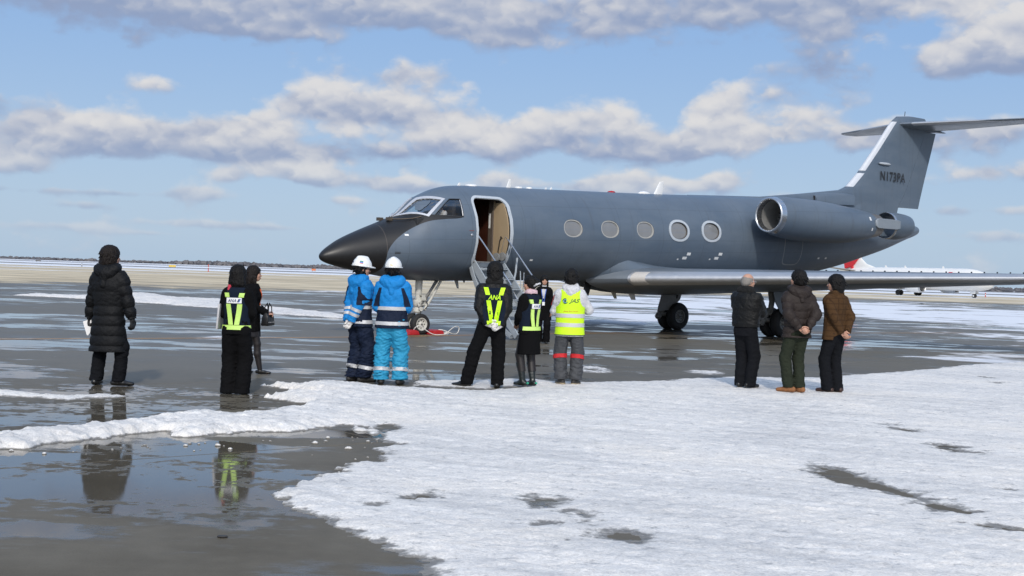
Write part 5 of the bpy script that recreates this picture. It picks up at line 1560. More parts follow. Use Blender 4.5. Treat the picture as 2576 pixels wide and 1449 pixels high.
# ------------------------------------------------------------------ figures: implicit surfaces, meshed with surface nets
class Field:
    def __init__(s, lo, hi, res):
        s.lo = np.array(lo, float); s.res = res
        s.n = np.ceil((np.array(hi) - s.lo) / res).astype(int) + 1
        s.D = np.full(s.n, 0.6, np.float32)
        s.ax = [s.lo[k] + res * np.arange(s.n[k]) for k in range(3)]
    def sl(s, lo, hi):
        a = np.clip(((np.asarray(lo) - s.lo) / s.res).astype(int) - 1, 0, s.n)
        b = np.clip(((np.asarray(hi) - s.lo) / s.res).astype(int) + 2, 0, s.n)
        S = tuple(slice(a[k], b[k]) for k in range(3))
        P = [s.ax[0][S[0]][:, None, None], s.ax[1][S[1]][None, :, None], s.ax[2][S[2]][None, None, :]]
        return S, P
    def join(s, S, d, k):
        D = s.D[S]
        if D.size == 0: return
        if k > 0:
            h = np.clip(.5 + .5 * (D - d) / k, 0, 1)
            s.D[S] = D * (1 - h) + d * h - k * h * (1 - h)
        else:
            s.D[S] = np.minimum(D, d)
    def cap(s, a, b, ra, rb, k=.03, flat=None, quilt=None):
        """tapered limb; flat = (axis, factor) thins it along an axis, quilt = (pitch, depth) puffs it"""
        a = np.asarray(a, float); b = np.asarray(b, float)
        m = max(ra, rb) + .09 + k
        S, (X, Y, Z) = s.sl(np.minimum(a, b) - m, np.maximum(a, b) + m)
        d = b - a; L2 = d @ d + 1e-12
        px, py, pz = X - a[0], Y - a[1], Z - a[2]
        t = np.clip((px * d[0] + py * d[1] + pz * d[2]) / L2, 0, 1)
        wx, wy, wz = px - t * d[0], py - t * d[1], pz - t * d[2]
        q = wx * wx + wy * wy + wz * wz
        if flat is not None:
            n = np.asarray(flat[0], float); n = n / np.linalg.norm(n)
            dn = wx * n[0] + wy * n[1] + wz * n[2]
            q = q + (1 / flat[1] ** 2 - 1) * dn * dn
        r = ra + (rb - ra) * t
        if quilt is not None:
            r = r + quilt[1] * (np.sqrt(np.abs(np.sin(np.pi * t * math.sqrt(L2) / quilt[0]))) - .9)
        s.join(S, np.sqrt(q) - r, k)
        return s
    def ell(s, c, r, k=.03, rot=None, sub=False):
        c = np.asarray(c, float); r = np.asarray(r, float); m = r.max() + .05 + k
        S, (X, Y, Z) = s.sl(c - m, c + m)
        P = [X - c[0], Y - c[1], Z - c[2]]
        if rot is not None:
            P = [rot[0][i] * P[0] + rot[1][i] * P[1] + rot[2][i] * P[2] for i in range(3)]
        q = np.sqrt((P[0] / r[0]) ** 2 + (P[1] / r[1]) ** 2 + (P[2] / r[2]) ** 2)
        d = (q - 1) * r.min() if not sub else (q - 1) * r.min()
        if sub:
            D = s.D[S]; h = np.clip(.5 - .5 * (D + d) / max(k, 1e-4), 0, 1)
            s.D[S] = D * (1 - h) - d * h + k * h * (1 - h)
        else:
            s.join(S, d, k)
        return s
    def cut(s, o, n, lo=None, hi=None):
        """remove what lies on the side n points to"""
        n = np.asarray(n, float); n = n / np.linalg.norm(n); o = np.asarray(o, float)
        S, (X, Y, Z) = s.sl(lo if lo is not None else s.lo - 1, hi if hi is not None else s.lo + s.n * s.res + 1)
        s.D[S] = np.maximum(s.D[S], (X - o[0]) * n[0] + (Y - o[1]) * n[1] + (Z - o[2]) * n[2])
        return s
    def fold(s, amp, f, seed=0, lo=None, hi=None, squash=(1, 1, 1)):
        r = np.random.default_rng(seed)
        S, (X, Y, Z) = s.sl(lo if lo is not None else s.lo - 1, hi if hi is not None else s.lo + s.n * s.res + 1)
        w = 0
        for j in range(11):
            v = r.normal(size=3); v /= np.linalg.norm(v); v = v * f * (0.6 + .33 * j) * np.array(squash); p = r.random() * 6.28
            q = np.sin(v[0] * X + v[1] * Y + v[2] * Z + p + .8 * np.sin(v[1] * X - v[0] * Z))
            w = w + (1 - 2 * np.abs(q)) / (1 + .2 * j) if j % 2 else w + q / (1 + .2 * j)
        s.D[S] = s.D[S] + (amp * w / 2.2).astype(np.float32)
        return s
    def mesh(s):
        D = s.D; I = D < 0
        n = np.array(D.shape) - 1
        cs = [(i, j, k) for i in (0, 1) for j in (0, 1) for k in (0, 1)]
        cnt = np.zeros(n, np.int8)
        for i, j, k in cs:
            cnt += I[i:n[0] + i, j:n[1] + j, k:n[2] + k]
        act = (cnt > 0) & (cnt < 8)
        ix = np.argwhere(act)
        if len(ix) == 0: return np.zeros((0, 3)), np.zeros((0, 4), int)
        idm = np.full(n, -1, np.int64); idm[act] = np.arange(len(ix))
        val = {c: D[ix[:, 0] + c[0], ix[:, 1] + c[1], ix[:, 2] + c[2]] for c in cs}
        acc = np.zeros((len(ix), 3)); w = np.zeros(len(ix))
        for c in cs:
            for ax in range(3):
                if c[ax] == 0:
                    e = list(c); e[ax] = 1; e = tuple(e)
                    a, b = val[c], val[e]
                    m = (a < 0) != (b < 0)
                    t = np.where(m, a / np.where(m, a - b, 1), 0)
                    p = np.tile(np.array(c, float), (len(ix), 1)); p[:, ax] = t
                    acc[m] += p[m]; w[m] += 1
        V = s.lo + s.res * (ix + acc / w[:, None])
        F = []
        for ax in range(3):
            o = [(1, 2), (2, 0), (0, 1)][ax]
            A = [slice(1, -1)] * 3; A[ax] = slice(0, -1)
            B = [slice(1, -1)] * 3; B[ax] = slice(1, None)
            A, B = tuple(A), tuple(B)
            ia, ib = I[A], I[B]
            e = np.argwhere(ia != ib)
            if len(e) == 0: continue
            base = e.copy()
            for q in range(3):
                if q != ax: base[:, q] += 1
            sg = ia[e[:, 0], e[:, 1], e[:, 2]]
            u = np.zeros(3, int); u[o[0]] = 1; v = np.zeros(3, int); v[o[1]] = 1
            q = [idm[tuple((base - d).T)] for d in (u + v, v, 0 * u, u)]
            Q = np.stack(q, 1)
            Q[~sg] = Q[~sg][:, ::-1]
            F.append(Q)
        F = np.concatenate(F)
        F = F[(F >= 0).all(1)]
        return V, F
    def sample(s, P):
        q = (P - s.lo) / s.res
        q = np.clip(q, 0, s.n - 1.001)
        i = q.astype(int); f = q - i
        D = s.D; out = 0
        for a in (0, 1):
            for b in (0, 1):
                for c in (0, 1):
                    out = out + D[i[:, 0] + a, i[:, 1] + b, i[:, 2] + c] * (f[:, 0] if a else 1 - f[:, 0]) * (f[:, 1] if b else 1 - f[:, 1]) * (f[:, 2] if c else 1 - f[:, 2])
        return out
    def trace(s, O, d, off=0.0, far=.8):
        """walk from O along d to the surface (grown by off)"""
        O = np.asarray(O, float); d = np.asarray(d, float); t = np.zeros(len(O))
        for _ in range(60):
            v = s.sample(O + d * t[:, None]) - off
            t = np.minimum(t + np.clip(v, -.02, .05) * .85, far)
        return O + d * t[:, None]

def fobj(name, f, m, parent):
    V, F = f.mesh()
    me = bpy.data.meshes.new(name)
    V = V.astype(np.float32); F = F.astype(np.int32)
    me.vertices.add(len(V)); me.vertices.foreach_set('co', V.ravel())
    me.loops.add(F.size); me.loops.foreach_set('vertex_index', F.ravel())
    me.polygons.add(len(F)); me.polygons.foreach_set('loop_start', np.arange(0, F.size, 4, dtype=np.int32))
    me.polygons.foreach_set('use_smooth', np.ones(len(F), bool))
    me.materials.append(m); me.update()
    return link(bpy.data.objects.new(name, me), parent)

def ik(a, c, l1, l2, pole):
    a, c, pole = np.asarray(a, float), np.asarray(c, float), np.asarray(pole, float)
    d = c - a; L = np.linalg.norm(d); L = min(L, (l1 + l2) * .999); u = d / np.linalg.norm(d)
    x = (l1 * l1 - l2 * l2 + L * L) / (2 * L); h = math.sqrt(max(l1 * l1 - x * x, 0))
    p = pole - (pole @ u) * u; p /= np.linalg.norm(p) + 1e-9
    return a + u * x + p * h

class Pose:
    """joints of a standing figure; x to the person's right, y forward, z up; side -1 left, +1 right"""
    def __init__(s, H, female=False, feet=None, toes=None, wrists=None, poles=None, kneeout=None, lean=(0, 0), headyaw=0, headpitch=0, hips=(0, 0)):
        k = H / 1.75; s.k = k; s.H = H; s.female = female
        s.headyaw, s.headpitch = R(headyaw), R(headpitch)
        sw = (.148 if female else .170) * k; hw = (.085 if not female else .088) * k
        hx, hy = hips
        lx, ly = lean
        s.pelvis = np.array([hx, hy, .93 * k])
        s.chest = np.array([hx + lx * .6, hy + ly * .6, 1.27 * k])
        s.neck = np.array([hx + lx, hy + ly - .005, 1.475 * k])
        s.head = np.array([hx + lx * 1.1, hy + ly * 1.1 + .018, 1.625 * k])
        feet = feet or {-1: (-.10, 0), 1: (.10, 0)}
        toes = toes or {-1: -10, 1: 10}
        s.hip, s.knee, s.ank, s.toe, s.sh, s.el, s.wr, s.foot = {}, {}, {}, {}, {}, {}, {}, {}
        s.toedir = {}
        for q in (-1, 1):
            s.hip[q] = s.pelvis + np.array([q * hw, 0, -.02 * k])
            fx, fy = feet[q]
            s.ank[q] = np.array([fx, fy, .085 * k])
            a = R(toes[q]); td = np.array([math.sin(a), math.cos(a), 0]); s.toedir[q] = td
            s.toe[q] = s.ank[q] + td * .15 * k
            l1, l2 = .425 * k, .415 * k
            kp = td * 1.0 + np.array([q * .15, 0, 0])
            s.knee[q] = ik(s.hip[q], s.ank[q], l1, l2, kp)
            s.sh[q] = s.chest + np.array([q * sw, -.005, .125 * k])
            w = np.array((wrists or {}).get(q, (q * .27, .03, .80)), float) * k
            pole = (poles or {}).get(q, (q * .5, -1, -.2))
            s.wr[q] = w
            s.el[q] = ik(s.sh[q], w, .295 * k, .265 * k, pole)
            # keep the wrist within reach
            d = w - s.el[q]; s.wr[q] = s.el[q] + d / np.linalg.norm(d) * min(np.linalg.norm(d), .27 * k)

M_skin = mat('skin', (0.48, 0.27, 0.19), 0.5, 0, 0.08, 12, spec=.4)
M_hair = mat('black_hair', (0.0055, 0.0048, 0.0046), 0.55, 0, 0.5, 24, .5, 130, spec=.22)
M_hairb = mat('dark_brown_hair', (0.0105, 0.0072, 0.0058), 0.55, 0, 0.5, 24, .5, 130, spec=.22)
M_grey = mat('grey_hair', (0.22, 0.20, 0.18), 0.6, 0, 0.3, 24, .5, 130)
M_eye = mat('eye_dark', (0.012, 0.009, 0.008), 0.2)
M_lip = mat('lips', (0.36, 0.13, 0.11), 0.5)

def hand(f, p, q, d, n, curl=.5, grow=0.0, spread=1.0):
    """palm, four jointed fingers and a thumb; d wrist->fingers, n palm facing; q side"""
    k = p.k * (.92 if p.female else 1.0)
    d = np.asarray(d, float); d = d / np.linalg.norm(d)
    n = np.asarray(n, float); n = n - (n @ d) * d; n /= np.linalg.norm(n)
    t = np.cross(d, n) * q                                  # towards the thumb
    w = p.wr[q]
    f.cap(w - d * .03 * k, w + d * .02 * k, .027 * k + grow, .029 * k + grow, .012, (n, .75))
    f.cap(w + d * .02 * k + t * .002, w + d * .078 * k, .036 * k + grow, .040 * k + grow, .012, (n, .40))
    L = ((.030, .068, .085), (.010, .076, .09), (-.011, .070, .088), (-.030, .054, .080))
    for j, (o, l, b) in enumerate(L):
        c = curl * (0.9 + .12 * j)
        p0 = w + d * b * k + t * o * k
        a1 = c * .9; a2 = c * 2.1; a3 = c * 2.9
        d1 = d * math.cos(a1) + n * math.sin(a1) + t * o * 1.5 * spread
        d2 = d * math.cos(a2) + n * math.sin(a2)
        d3 = d * math.cos(a3) + n * math.sin(a3)
        p1 = p0 + d1 * l * .45 * k; p2 = p1 + d2 * l * .32 * k; p3 = p2 + d3 * l * .26 * k
        r = (.0098 if j < 3 else .0085) * k + grow
        f.cap(p0 - d * .015 * k, p1, r * 1.05, r, .003); f.cap(p1, p2, r, r * .92, .002); f.cap(p2, p3, r * .92, r * .8, .002)
    b0 = w + d * .025 * k + t * .028 * k
    b1 = b0 + (d * .55 + t * .75 + n * .25) * .040 * k
    b2 = b1 + (d * .85 + t * .25 + n * .35) * .034 * k
    b3 = b2 + (d * .85 - t * .05 + n * .45) * .024 * k
    r = .0112 * k + grow
    f.cap(b0, b1, r * 1.25, r, .008); f.cap(b1, b2, r, r * .95, .002); f.cap(b2, b3, r * .95, r * .75, .002)

def head_rot(p):
    a, b = p.headyaw, p.headpitch
    Rz = np.array([[math.cos(a), math.sin(a), 0], [-math.sin(a), math.cos(a), 0], [0, 0, 1]])   # positive yaw turns to the right
    Rx = np.array([[1, 0, 0], [0, math.cos(b), -math.sin(b)], [0, math.sin(b), math.cos(b)]])
    return Rz @ Rx if False else (Rz.T @ Rx).T.T if False else np.array(Rz).T.T @ Rx

HS = 1.06
def H3(p, v):
    """head local -> figure space"""
    return p.head + head_rot(p) @ (np.asarray(v, float) * p.k * HS * (.97 if p.female else 1.0))

def build_body(name, p, hands):
    k = p.k; fm = p.female
    res = .011
    lo = np.array([-.55, -.45, -.02]); hi = np.array([.55, .5, p.H + .04])
    f = Field(lo, hi, res)
    y = (0, 1, 0)
    # trunk
    f.cap(p.pelvis + [0, 0, -.02], p.pelvis + [0, 0, .10 * k], .150 * k, .128 * k, .05, (y, .66))
    f.cap(p.pelvis + [0, 0, .10 * k], p.chest + [0, 0, .02], .125 * k, .150 * k, .05, (y, .64))
    f.cap(p.chest, p.chest + [0, 0, .10 * k], .150 * k, .125 * k, .05, (y, .62))
    f.cap(p.sh[-1] * .9 + p.chest * .1, p.sh[1] * .9 + p.chest * .1, .058 * k, .058 * k, .05)
    if fm:
        for q in (-1, 1):
            f.ell(p.chest + [q * .07 * k, .08 * k, .0], np.array([.06, .055, .06]) * k, .04)
    f.cap(p.chest + [0, -.01, .15 * k], p.head + [0, -.025, -.05], .062 * k * (.85 if fm else 1), .053 * k * (.85 if fm else 1), .04)
    for q in (-1, 1):
        f.cap(p.hip[q], p.knee[q], .068 * k, .043 * k, .03); f.cap(p.knee[q], p.knee[q] * .62 + p.ank[q] * .38 + [0, -.012, 0], .041 * k, .043 * k, .015)
        f.cap(p.knee[q] * .62 + p.ank[q] * .38 + [0, -.012, 0], p.ank[q], .043 * k, .030 * k, .015)
        f.cap(p.ank[q] + [0, 0, -.045], p.toe[q] - p.toedir[q] * .02 + [0, 0, -.056], .027 * k, .020 * k, .015)
        f.cap(p.sh[q], p.el[q], .046 * k, .037 * k, .02); f.cap(p.el[q], p.wr[q], .037 * k, .027 * k, .015)
    # head
    Rm = head_rot(p); hk = k * HS * (.97 if fm else 1.0)
    cols = [Rm[:, 0], Rm[:, 1], Rm[:, 2]]
    rot = np.stack([Rm[0], Rm[1], Rm[2]])
    E = lambda c, r, kk=.02, sub=False: f.ell(H3(p, c), np.array(r) * hk, kk, rot, sub)
    E((0, -.012, .022), (.074, .094, .092)); E((0, .022, -.035), (.060, .066, .075)); E((0, .048, -.075), (.036, .036, .030), .03)
    for q in (-1, 1):
        E((q * .036, .058, -.02), (.030, .026, .030), .02)
        f.cap(H3(p, (q * .073, -.008, -.005)), H3(p, (q * .078, -.016, -.035)), .017 * hk, .011 * hk, .006, (Rm[:, 0], .5))
    f.cap(H3(p, (0, .086, .008)), H3(p, (0, .108, -.030)), .008 * hk, .0125 * hk, .012)
    f.cap(H3(p, (-.03, .082, .022)), H3(p, (.03, .082, .022)), .010 * hk, .010 * hk, .012)
    for q in (-1, 1):
        E((q * .031, .092, .004), (.015, .012, .010), .012, True)
    E((0, .094, -.062), (.024, .010, .009), .008)
    V, F = f.mesh()
    Vs, Fs = [V], [F]; o = len(V)
    for q in (-1, 1):
        h = hands.get(q)
        if h is None: continue
        c = p.wr[q]
        g = Field(c - .2, c + .2, .0045)
        hand(g, p, q, h[0], h[1], h[2] if len(h) > 2 else .5)
        v, ff = g.mesh()
        Vs.append(v); Fs.append(ff + o); o += len(v)
    V = np.concatenate(Vs).astype(np.float32); F = np.concatenate(Fs).astype(np.int32)
    me = bpy.data.meshes.new(name)
    me.vertices.add(len(V)); me.vertices.foreach_set('co', V.ravel())
    me.loops.add(F.size); me.loops.foreach_set('vertex_index', F.ravel())
    me.polygons.add(len(F)); me.polygons.foreach_set('loop_start', np.arange(0, F.size, 4, dtype=np.int32))
    me.polygons.foreach_set('use_smooth', np.ones(len(F), bool))
    me.materials.append(M_skin); me.update()
    b = link(bpy.data.objects.new(name, me))
    for q in (-1, 1):
        g = G(); c = H3(p, (q * .031, .0845, .004))
        g.lathe([(-.009, .0), (-.006, .006), (0, .0085), (.006, .006), (.009, .0)], c, Rm[:, 0], 8); g.build('eye', M_eye, b)
    g = G(); g.tube([H3(p, (x, .1005 - abs(x) * .35, -.060)) for x in (-.02, -.01, 0, .01, .02)], [.002, .0045, .005, .0045, .002], 6); g.build('mouth', M_lip, b)
    g = G()
    for q in (-1, 1):
        g.tube([H3(p, (q * x, .093 - .3 * max(0, x - .03), .026 + .004 * math.sin(x * 60))) for x in (.014, .03, .047)], [.003, .004, .002], 6)
    g.build('eyebrows', M_hair, b)
    return b

def hair(p, body, kind, m=None):
    m = m or M_hair
    k = p.k * HS * (.97 if p.female else 1.0)
    Rm = head_rot(p); rot = np.stack([Rm[0], Rm[1], Rm[2]])
    f = Field(p.head - [.24, .24, .5 if kind in ('long', 'long2') else .24], p.head + [.24, .24, .2], .0068)
    E = lambda c, r, kk=.02, sub=False: f.ell(H3(p, c), np.array(r) * k, kk, rot, sub)
    if kind == 'short':
        E((0, -.020, .036), (.094, .110, .106)); E((0, -.045, -.02), (.084, .080, .090), .03)
        E((0, .090, -.035), (.074, .085, .085), .02, True)
    elif kind == 'shaggy':
        E((0, -.018, .036), (.104, .118, .108)); E((0, -.055, -.055), (.092, .080, .105), .03)
        for q in (-1, 1):
            E((q * .078, -.015, -.03), (.028, .045, .065), .02)
        E((0, .098, -.035), (.070, .088, .080), .02, True)
    elif kind == 'crop':
        E((0, -.018, .034), (.083, .104, .100)); E((0, -.05, -.015), (.072, .062, .070), .03)
        E((0, .088, -.035), (.078, .088, .085), .02, True)
    elif kind == 'bob':
        E((0, -.018, .036), (.106, .118, .108)); E((0, -.045, -.06), (.110, .086, .105), .04); E((0, -.04, -.12), (.100, .078, .055), .04)
        E((0, .100, -.055), (.066, .085, .105), .02, True)
    elif kind in ('long', 'long2'):
        E((0, -.018, .036), (.096, .112, .106)); E((0, -.050, -.05), (.100, .080, .110), .04)
        dn = -.40 if kind == 'long' else -.30
        f.cap(H3(p, (-.055, -.062, -.08)), H3(p, (-.068, -.055, dn)), .048 * k, .036 * k, .05, (Rm[:, 1], .8))
        f.cap(H3(p, (.055, -.062, -.08)), H3(p, (.068, -.055, dn)), .048 * k, .036 * k, .05, (Rm[:, 1], .8))
        f.cap(H3(p, (0, -.075, -.08)), H3(p, (0, -.080, dn)), .055 * k, .045 * k, .05)
        for q in (-1, 1):
            f.cap(H3(p, (q * .078, .0, -.05)), H3(p, (q * .085, .03, dn * .8)), .026 * k, .016 * k, .03)
        E((0, .098, -.06), (.064, .080, .105), .02, True)
    elif kind == 'bun':
        E((0, -.016, .032), (.084, .104, .100)); E((0, -.045, -.02), (.072, .062, .07), .03)
        E((0, .092, -.045), (.082, .092, .085), .02, True)
        E((0, -.125, .010), (.052, .046, .052), .012)
    elif kind == 'bald':
        E((0, -.016, .018), (.081, .101, .090)); E((0, -.05, -.02), (.072, .058, .06), .03)
        E((0, .075, -.02), (.088, .085, .15), .01, True)
        E((0, .0, .125), (.15, .16, .085), .01, True)
    f.fold(.0035 if kind != 'bald' else .001, 85, 3 + len(kind) + int(p.H * 1000) % 7, squash=(1.4, 1.4, .5)); f.fold(.0022 if kind != 'bald' else .0006, 170, 5, squash=(1.3, 1.3, .45))
    # loose tufts break the outline
    if kind != 'bald':
        r = np.random.default_rng(int(p.H * 977) + len(kind))
        n = {'bob': 60, 'long': 60, 'long2': 50, 'bun': 30}.get(kind, 90)
        for j in range(n):
            v = r.normal(size=3); v /= np.linalg.norm(v)
            if v[1] > .35 and v[2] < .55: continue
            if v[2] < -.75 and kind not in ('bob',): continue
            base = np.array([0, -.025, .02]) + v * np.array([.088, .100, .098]) * (1.0 if kind not in ('bob', 'shaggy') else 1.04)
            if kind == 'bob' and v[2] < .0: base[2] -= .07
            dn = np.array([v[0] * .5, v[1] * .5 - .15, -.75 + .3 * r.random()]); dn /= np.linalg.norm(dn)
            l = (.030 + .03 * r.random()) * (.9 if kind in ('bob', 'shaggy') else .8)
            a, b = H3(p, base), H3(p, base + dn * l + v * (.001 + .006 * r.random()))
            f.cap(a, b, .012 * k, .004 * k, .006)
    o = fobj('hair', f, m, body)
    return o

def trousers(p, body, m, waist=1.06, thigh=.100, knee=.076, hem=.074, length=.055, name='trousers', fold=.005, seed=1, quilt=None):
    k = p.k
    f = Field((-.5, -.42, -.03), (.5, .42, (waist + .06) * k), .0105)
    y = (0, 1, 0)
    f.cap(p.pelvis + [0, 0, -.03], p.pelvis + [0, 0, .14 * k], .170 * k, .150 * k, .05, (y, .70))
    for q in (-1, 1):
        f.cap(p.hip[q] + [0, -.012, -.03], p.knee[q], thigh * k, knee * k, .035, None, quilt)
        e = p.ank[q] + [0, 0, -.09 * k]
        f.cap(p.knee[q], e, knee * k, hem * k, .03, None, quilt)
    f.fold(fold, 38, seed, squash=(.7, .7, 1.3))
    f.fold(fold * .9, 60, seed + 3, hi=(.5, .42, .42 * k), squash=(.4, .4, 1.6))
    f.cut((0, 0, waist * k), (0, 0, 1))
    for q in (-1, 1):
        f.cut((0, 0, length * k), (0, 0, -1))
    return fobj(name, f, m, body), f

def leg_field(p, q, knee, hem, fold, seed):
    k = p.k
    f = Field((-.5, -.42, -.03), (.5, .42, .9 * k), .0105)
    f.cap(p.knee[q] + [0, 0, .2], p.knee[q], knee * k, knee * k, .035)
    f.cap(p.knee[q], p.ank[q] + [0, 0, -.09 * k], knee * k, hem * k, .03)
    f.fold(fold, 38, seed, squash=(.7, .7, 1.3)); f.fold(fold * .9, 60, seed + 3, hi=(.5, .42, .42 * k), squash=(.4, .4, 1.6))
    return f
def arm_field(p, q, sleeve, fold=0.0, fr=34, seed=1):
    k = p.k
    f = Field(np.minimum(p.sh[q], np.minimum(p.el[q], p.wr[q])) - .2, np.maximum(p.sh[q], np.maximum(p.el[q], p.wr[q])) + .2, .0105)
    f.cap(p.sh[q], p.el[q], sleeve[0] * k, sleeve[1] * k, .035); f.cap(p.el[q], p.wr[q], sleeve[1] * k, sleeve[2] * k, .02)
    if fold: f.fold(fold, fr, seed)
    return f

def shoes(p, body, m, kind='shoe', sole=None, name='shoe'):
    k = p.k * (.92 if p.female else 1.0)
    for q in (-1, 1):
        a = p.ank[q].copy(); td = p.toedir[q]; h = {'shoe': .10, 'boot': .20, 'wellington': .40, 'pump': .075, 'hiker': .15}[kind] * k
        a[2] = 0
        f = Field(a - [.26, .26, .03], a + [.26, .26, h + .04], .0085)
        w = .046 if kind != 'pump' else .038
        heel = a - td * .055 * k
        f.cap(heel + [0, 0, .045 * k], a + td * .06 * k + [0, 0, .045 * k], w * .86 * k, w * k, .02)
        f.cap(a + td * .06 * k + [0, 0, .040 * k], a + td * .165 * k + [0, 0, .030 * k], w * k, w * .78 * k, .02, ((0, 0, 1), .80))
        f.cap(a + [0, 0, .06 * k], p.ank[q] * [1, 1, 0] + (p.knee[q] - p.ank[q]) * (h / .41 / p.k) + [0, 0, .02], .048 * k, (.050 if kind != 'wellington' else .078) * k, .03)
        f.cut((0, 0, .004), (0, 0, -1)); f.cut((0, 0, h), (0, 0, 1))
        if kind == 'wellington': f.fold(.003, 50, 4)
        s = fobj('boot' if kind in ('boot', 'wellington', 'hiker') else 'shoe', f, m, body)
        if sole is not None:
            g = Field(a - [.26, .26, .03], a + [.26, .26, .09], .0085)
            g.cap(heel + [0, 0, .02], a + td * .06 * k + [0, 0, .02], w * .95 * k, w * 1.07 * k, .01); g.cap(a + td * .06 * k + [0, 0, .02], a + td * .168 * k + [0, 0, .02], w * 1.07 * k, w * .84 * k, .01)
            g.cut((0, 0, .001), (0, 0, -1)); g.cut((0, 0, .034), (0, 0, 1))
            fobj('sole', g, sole, s)

def torso_field(p, hem, grow=.03, chest=.0, flare=0.0, res=.0105, quilt=None, arms=True, sleeve=(.066, .056, .050), neck=.07, shoulder=.076, waist=None):
    """jacket-like shell; hem is its lower edge as a fraction of 1.75 m"""
    k = p.k; y = (0, 1, 0)
    f = Field((-.56, -.42, hem * k - .06), (.56, .52, 1.60 * k), res)
    b = p.pelvis + [0, 0, -.03]
    f1 = .70
    wz = .13 * k
    wr = (.132 * k + grow) if waist is None else waist
    f.cap(p.pelvis + [0, 0, wz], p.chest + [0, 0, .03], wr, .152 * k + grow + chest, .05, (y, .68), quilt)
    f.cap(p.chest + [0, 0, .0], p.chest + [0, 0, .10 * k], .150 * k + grow + chest, .118 * k + grow, .05, (y, .64))
    low = np.array([p.pelvis[0], p.pelvis[1], hem * k - .05])
    f.cap(low, p.pelvis + [0, 0, wz], .160 * k + grow + flare, wr, .05, (y, .70), quilt)
    f.cap(p.sh[-1] * .80 + p.chest * .20 + [0, 0, .0], p.sh[1] * .80 + p.chest * .20 + [0, 0, .0], shoulder * k * .86, shoulder * k * .86, .06)
    f.cap(p.chest + [0, -.01, .13 * k], p.neck + [0, -.005, .0], .115 * k, neck * k, .06)
    if p.female:
        for q in (-1, 1):
            f.ell(p.chest + [q * .07 * k, .085 * k, .0], np.array([.07, .06, .07]) * k, .04)
    if arms:
        for q in (-1, 1):
            f.cap(p.sh[q] + [0, 0, -.025], p.el[q], sleeve[0] * k, sleeve[1] * k, .045, None, quilt)
            f.cap(p.el[q], p.wr[q], sleeve[1] * k, sleeve[2] * k, .02, None, quilt)
    return f

def finish_top(p, f, hem, cuff=.0, collar=1.475):
    k = p.k
    f.cut((0, 0, hem * k), (0, 0, -1)) if hem is not None else None
    for q in (-1, 1):
        d = p.wr[q] - p.el[q]; d /= np.linalg.norm(d)
        c = p.wr[q] + d * cuff
        m = .085
        f.cut(c, d, c - m - .0, c + m)
    f.cut((0, 0, collar * k), (0, 0, 1))

# ---- flat trim laid on a garment: traced on to the implicit surface
def strip(name, f, pts, n, m, parent, d=(0, 1, 0), off=.006, start=-.45, th=.004, nu=2):
    """pts: pairs (left edge point, right edge point) as (x, z) seen along d"""
    V = []; rows = []
    P = np.array(pts, float)                       # k,2,2
    t = np.linspace(0, len(P) - 1, n)
    for x in t:
        i = min(int(x), len(P) - 2); fr = x - i
        a = P[i] * (1 - fr) + P[i + 1] * fr
        rows.append([a[0] * (1 - u) + a[1] * u for u in np.linspace(0, 1, nu + 1)])
    Q = np.array(rows).reshape(-1, 2)
    dv = np.asarray(d, float); dv /= np.linalg.norm(dv)
    rx = np.array([dv[1], -dv[0], 0.0])
    O = Q[:, :1] * rx + np.array([[0, 0, 1.0]]) * Q[:, 1:] + dv * start
    A = f.trace(O, dv, off); B = f.trace(O, dv, off - th - .012)
    w = nu + 1; N = len(Q)
    F = []
    for i in range(n - 1):
        for j in range(nu):
            q = i * w + j
            F.append((q, q + 1, q + w + 1, q + w)); F.append((N + q, N + q + w, N + q + w + 1, N + q + 1))
    per = [i * w for i in range(n)] + [(n - 1) * w + j for j in range(1, w)] + [i * w + nu for i in range(n - 2, -1, -1)] + [j for j in range(nu - 1, 0, -1)]
    for a, b in zip(per, per[1:] + per[:1]):
        F.append((a, b, N + b, N + a))
    return mesh(name, np.concatenate([A, B]), F, m, parent, True, False, 50)

def lettering(name, f, body, x, z, w, h, m, parent, d=(0, 1, 0), off=.010, start=-.45, shear=0.0, bold=0.0, space=1.0):
    V, F = text_mesh(body, 1.0, shear, bold, space)
    a, b = V.min(0), V.max(0)
    Q = (V - a) / (b - a) * np.array([w, h]) + np.array([x - w / 2, z])
    dv = np.asarray(d, float); dv /= np.linalg.norm(dv); rx = np.array([dv[1], -dv[0], 0.0])
    O = Q[:, :1] * rx + np.array([[0, 0, 1.0]]) * Q[:, 1:] + dv * start
    return mesh(name, f.trace(O, dv, off), F, m, parent, False)

def flatpoly(name, f, poly, m, parent, d=(0, 1, 0), off=.010, start=-.45):
    """small filled outline on the garment"""
    Q = np.array(poly, float); dv = np.asarray(d, float); dv /= np.linalg.norm(dv); rx = np.array([dv[1], -dv[0], 0.0])
    O = Q[:, :1] * rx + np.array([[0, 0, 1.0]]) * Q[:, 1:] + dv * start
    return mesh(name, f.trace(O, dv, off), [tuple(range(len(Q)))], m, parent, False)

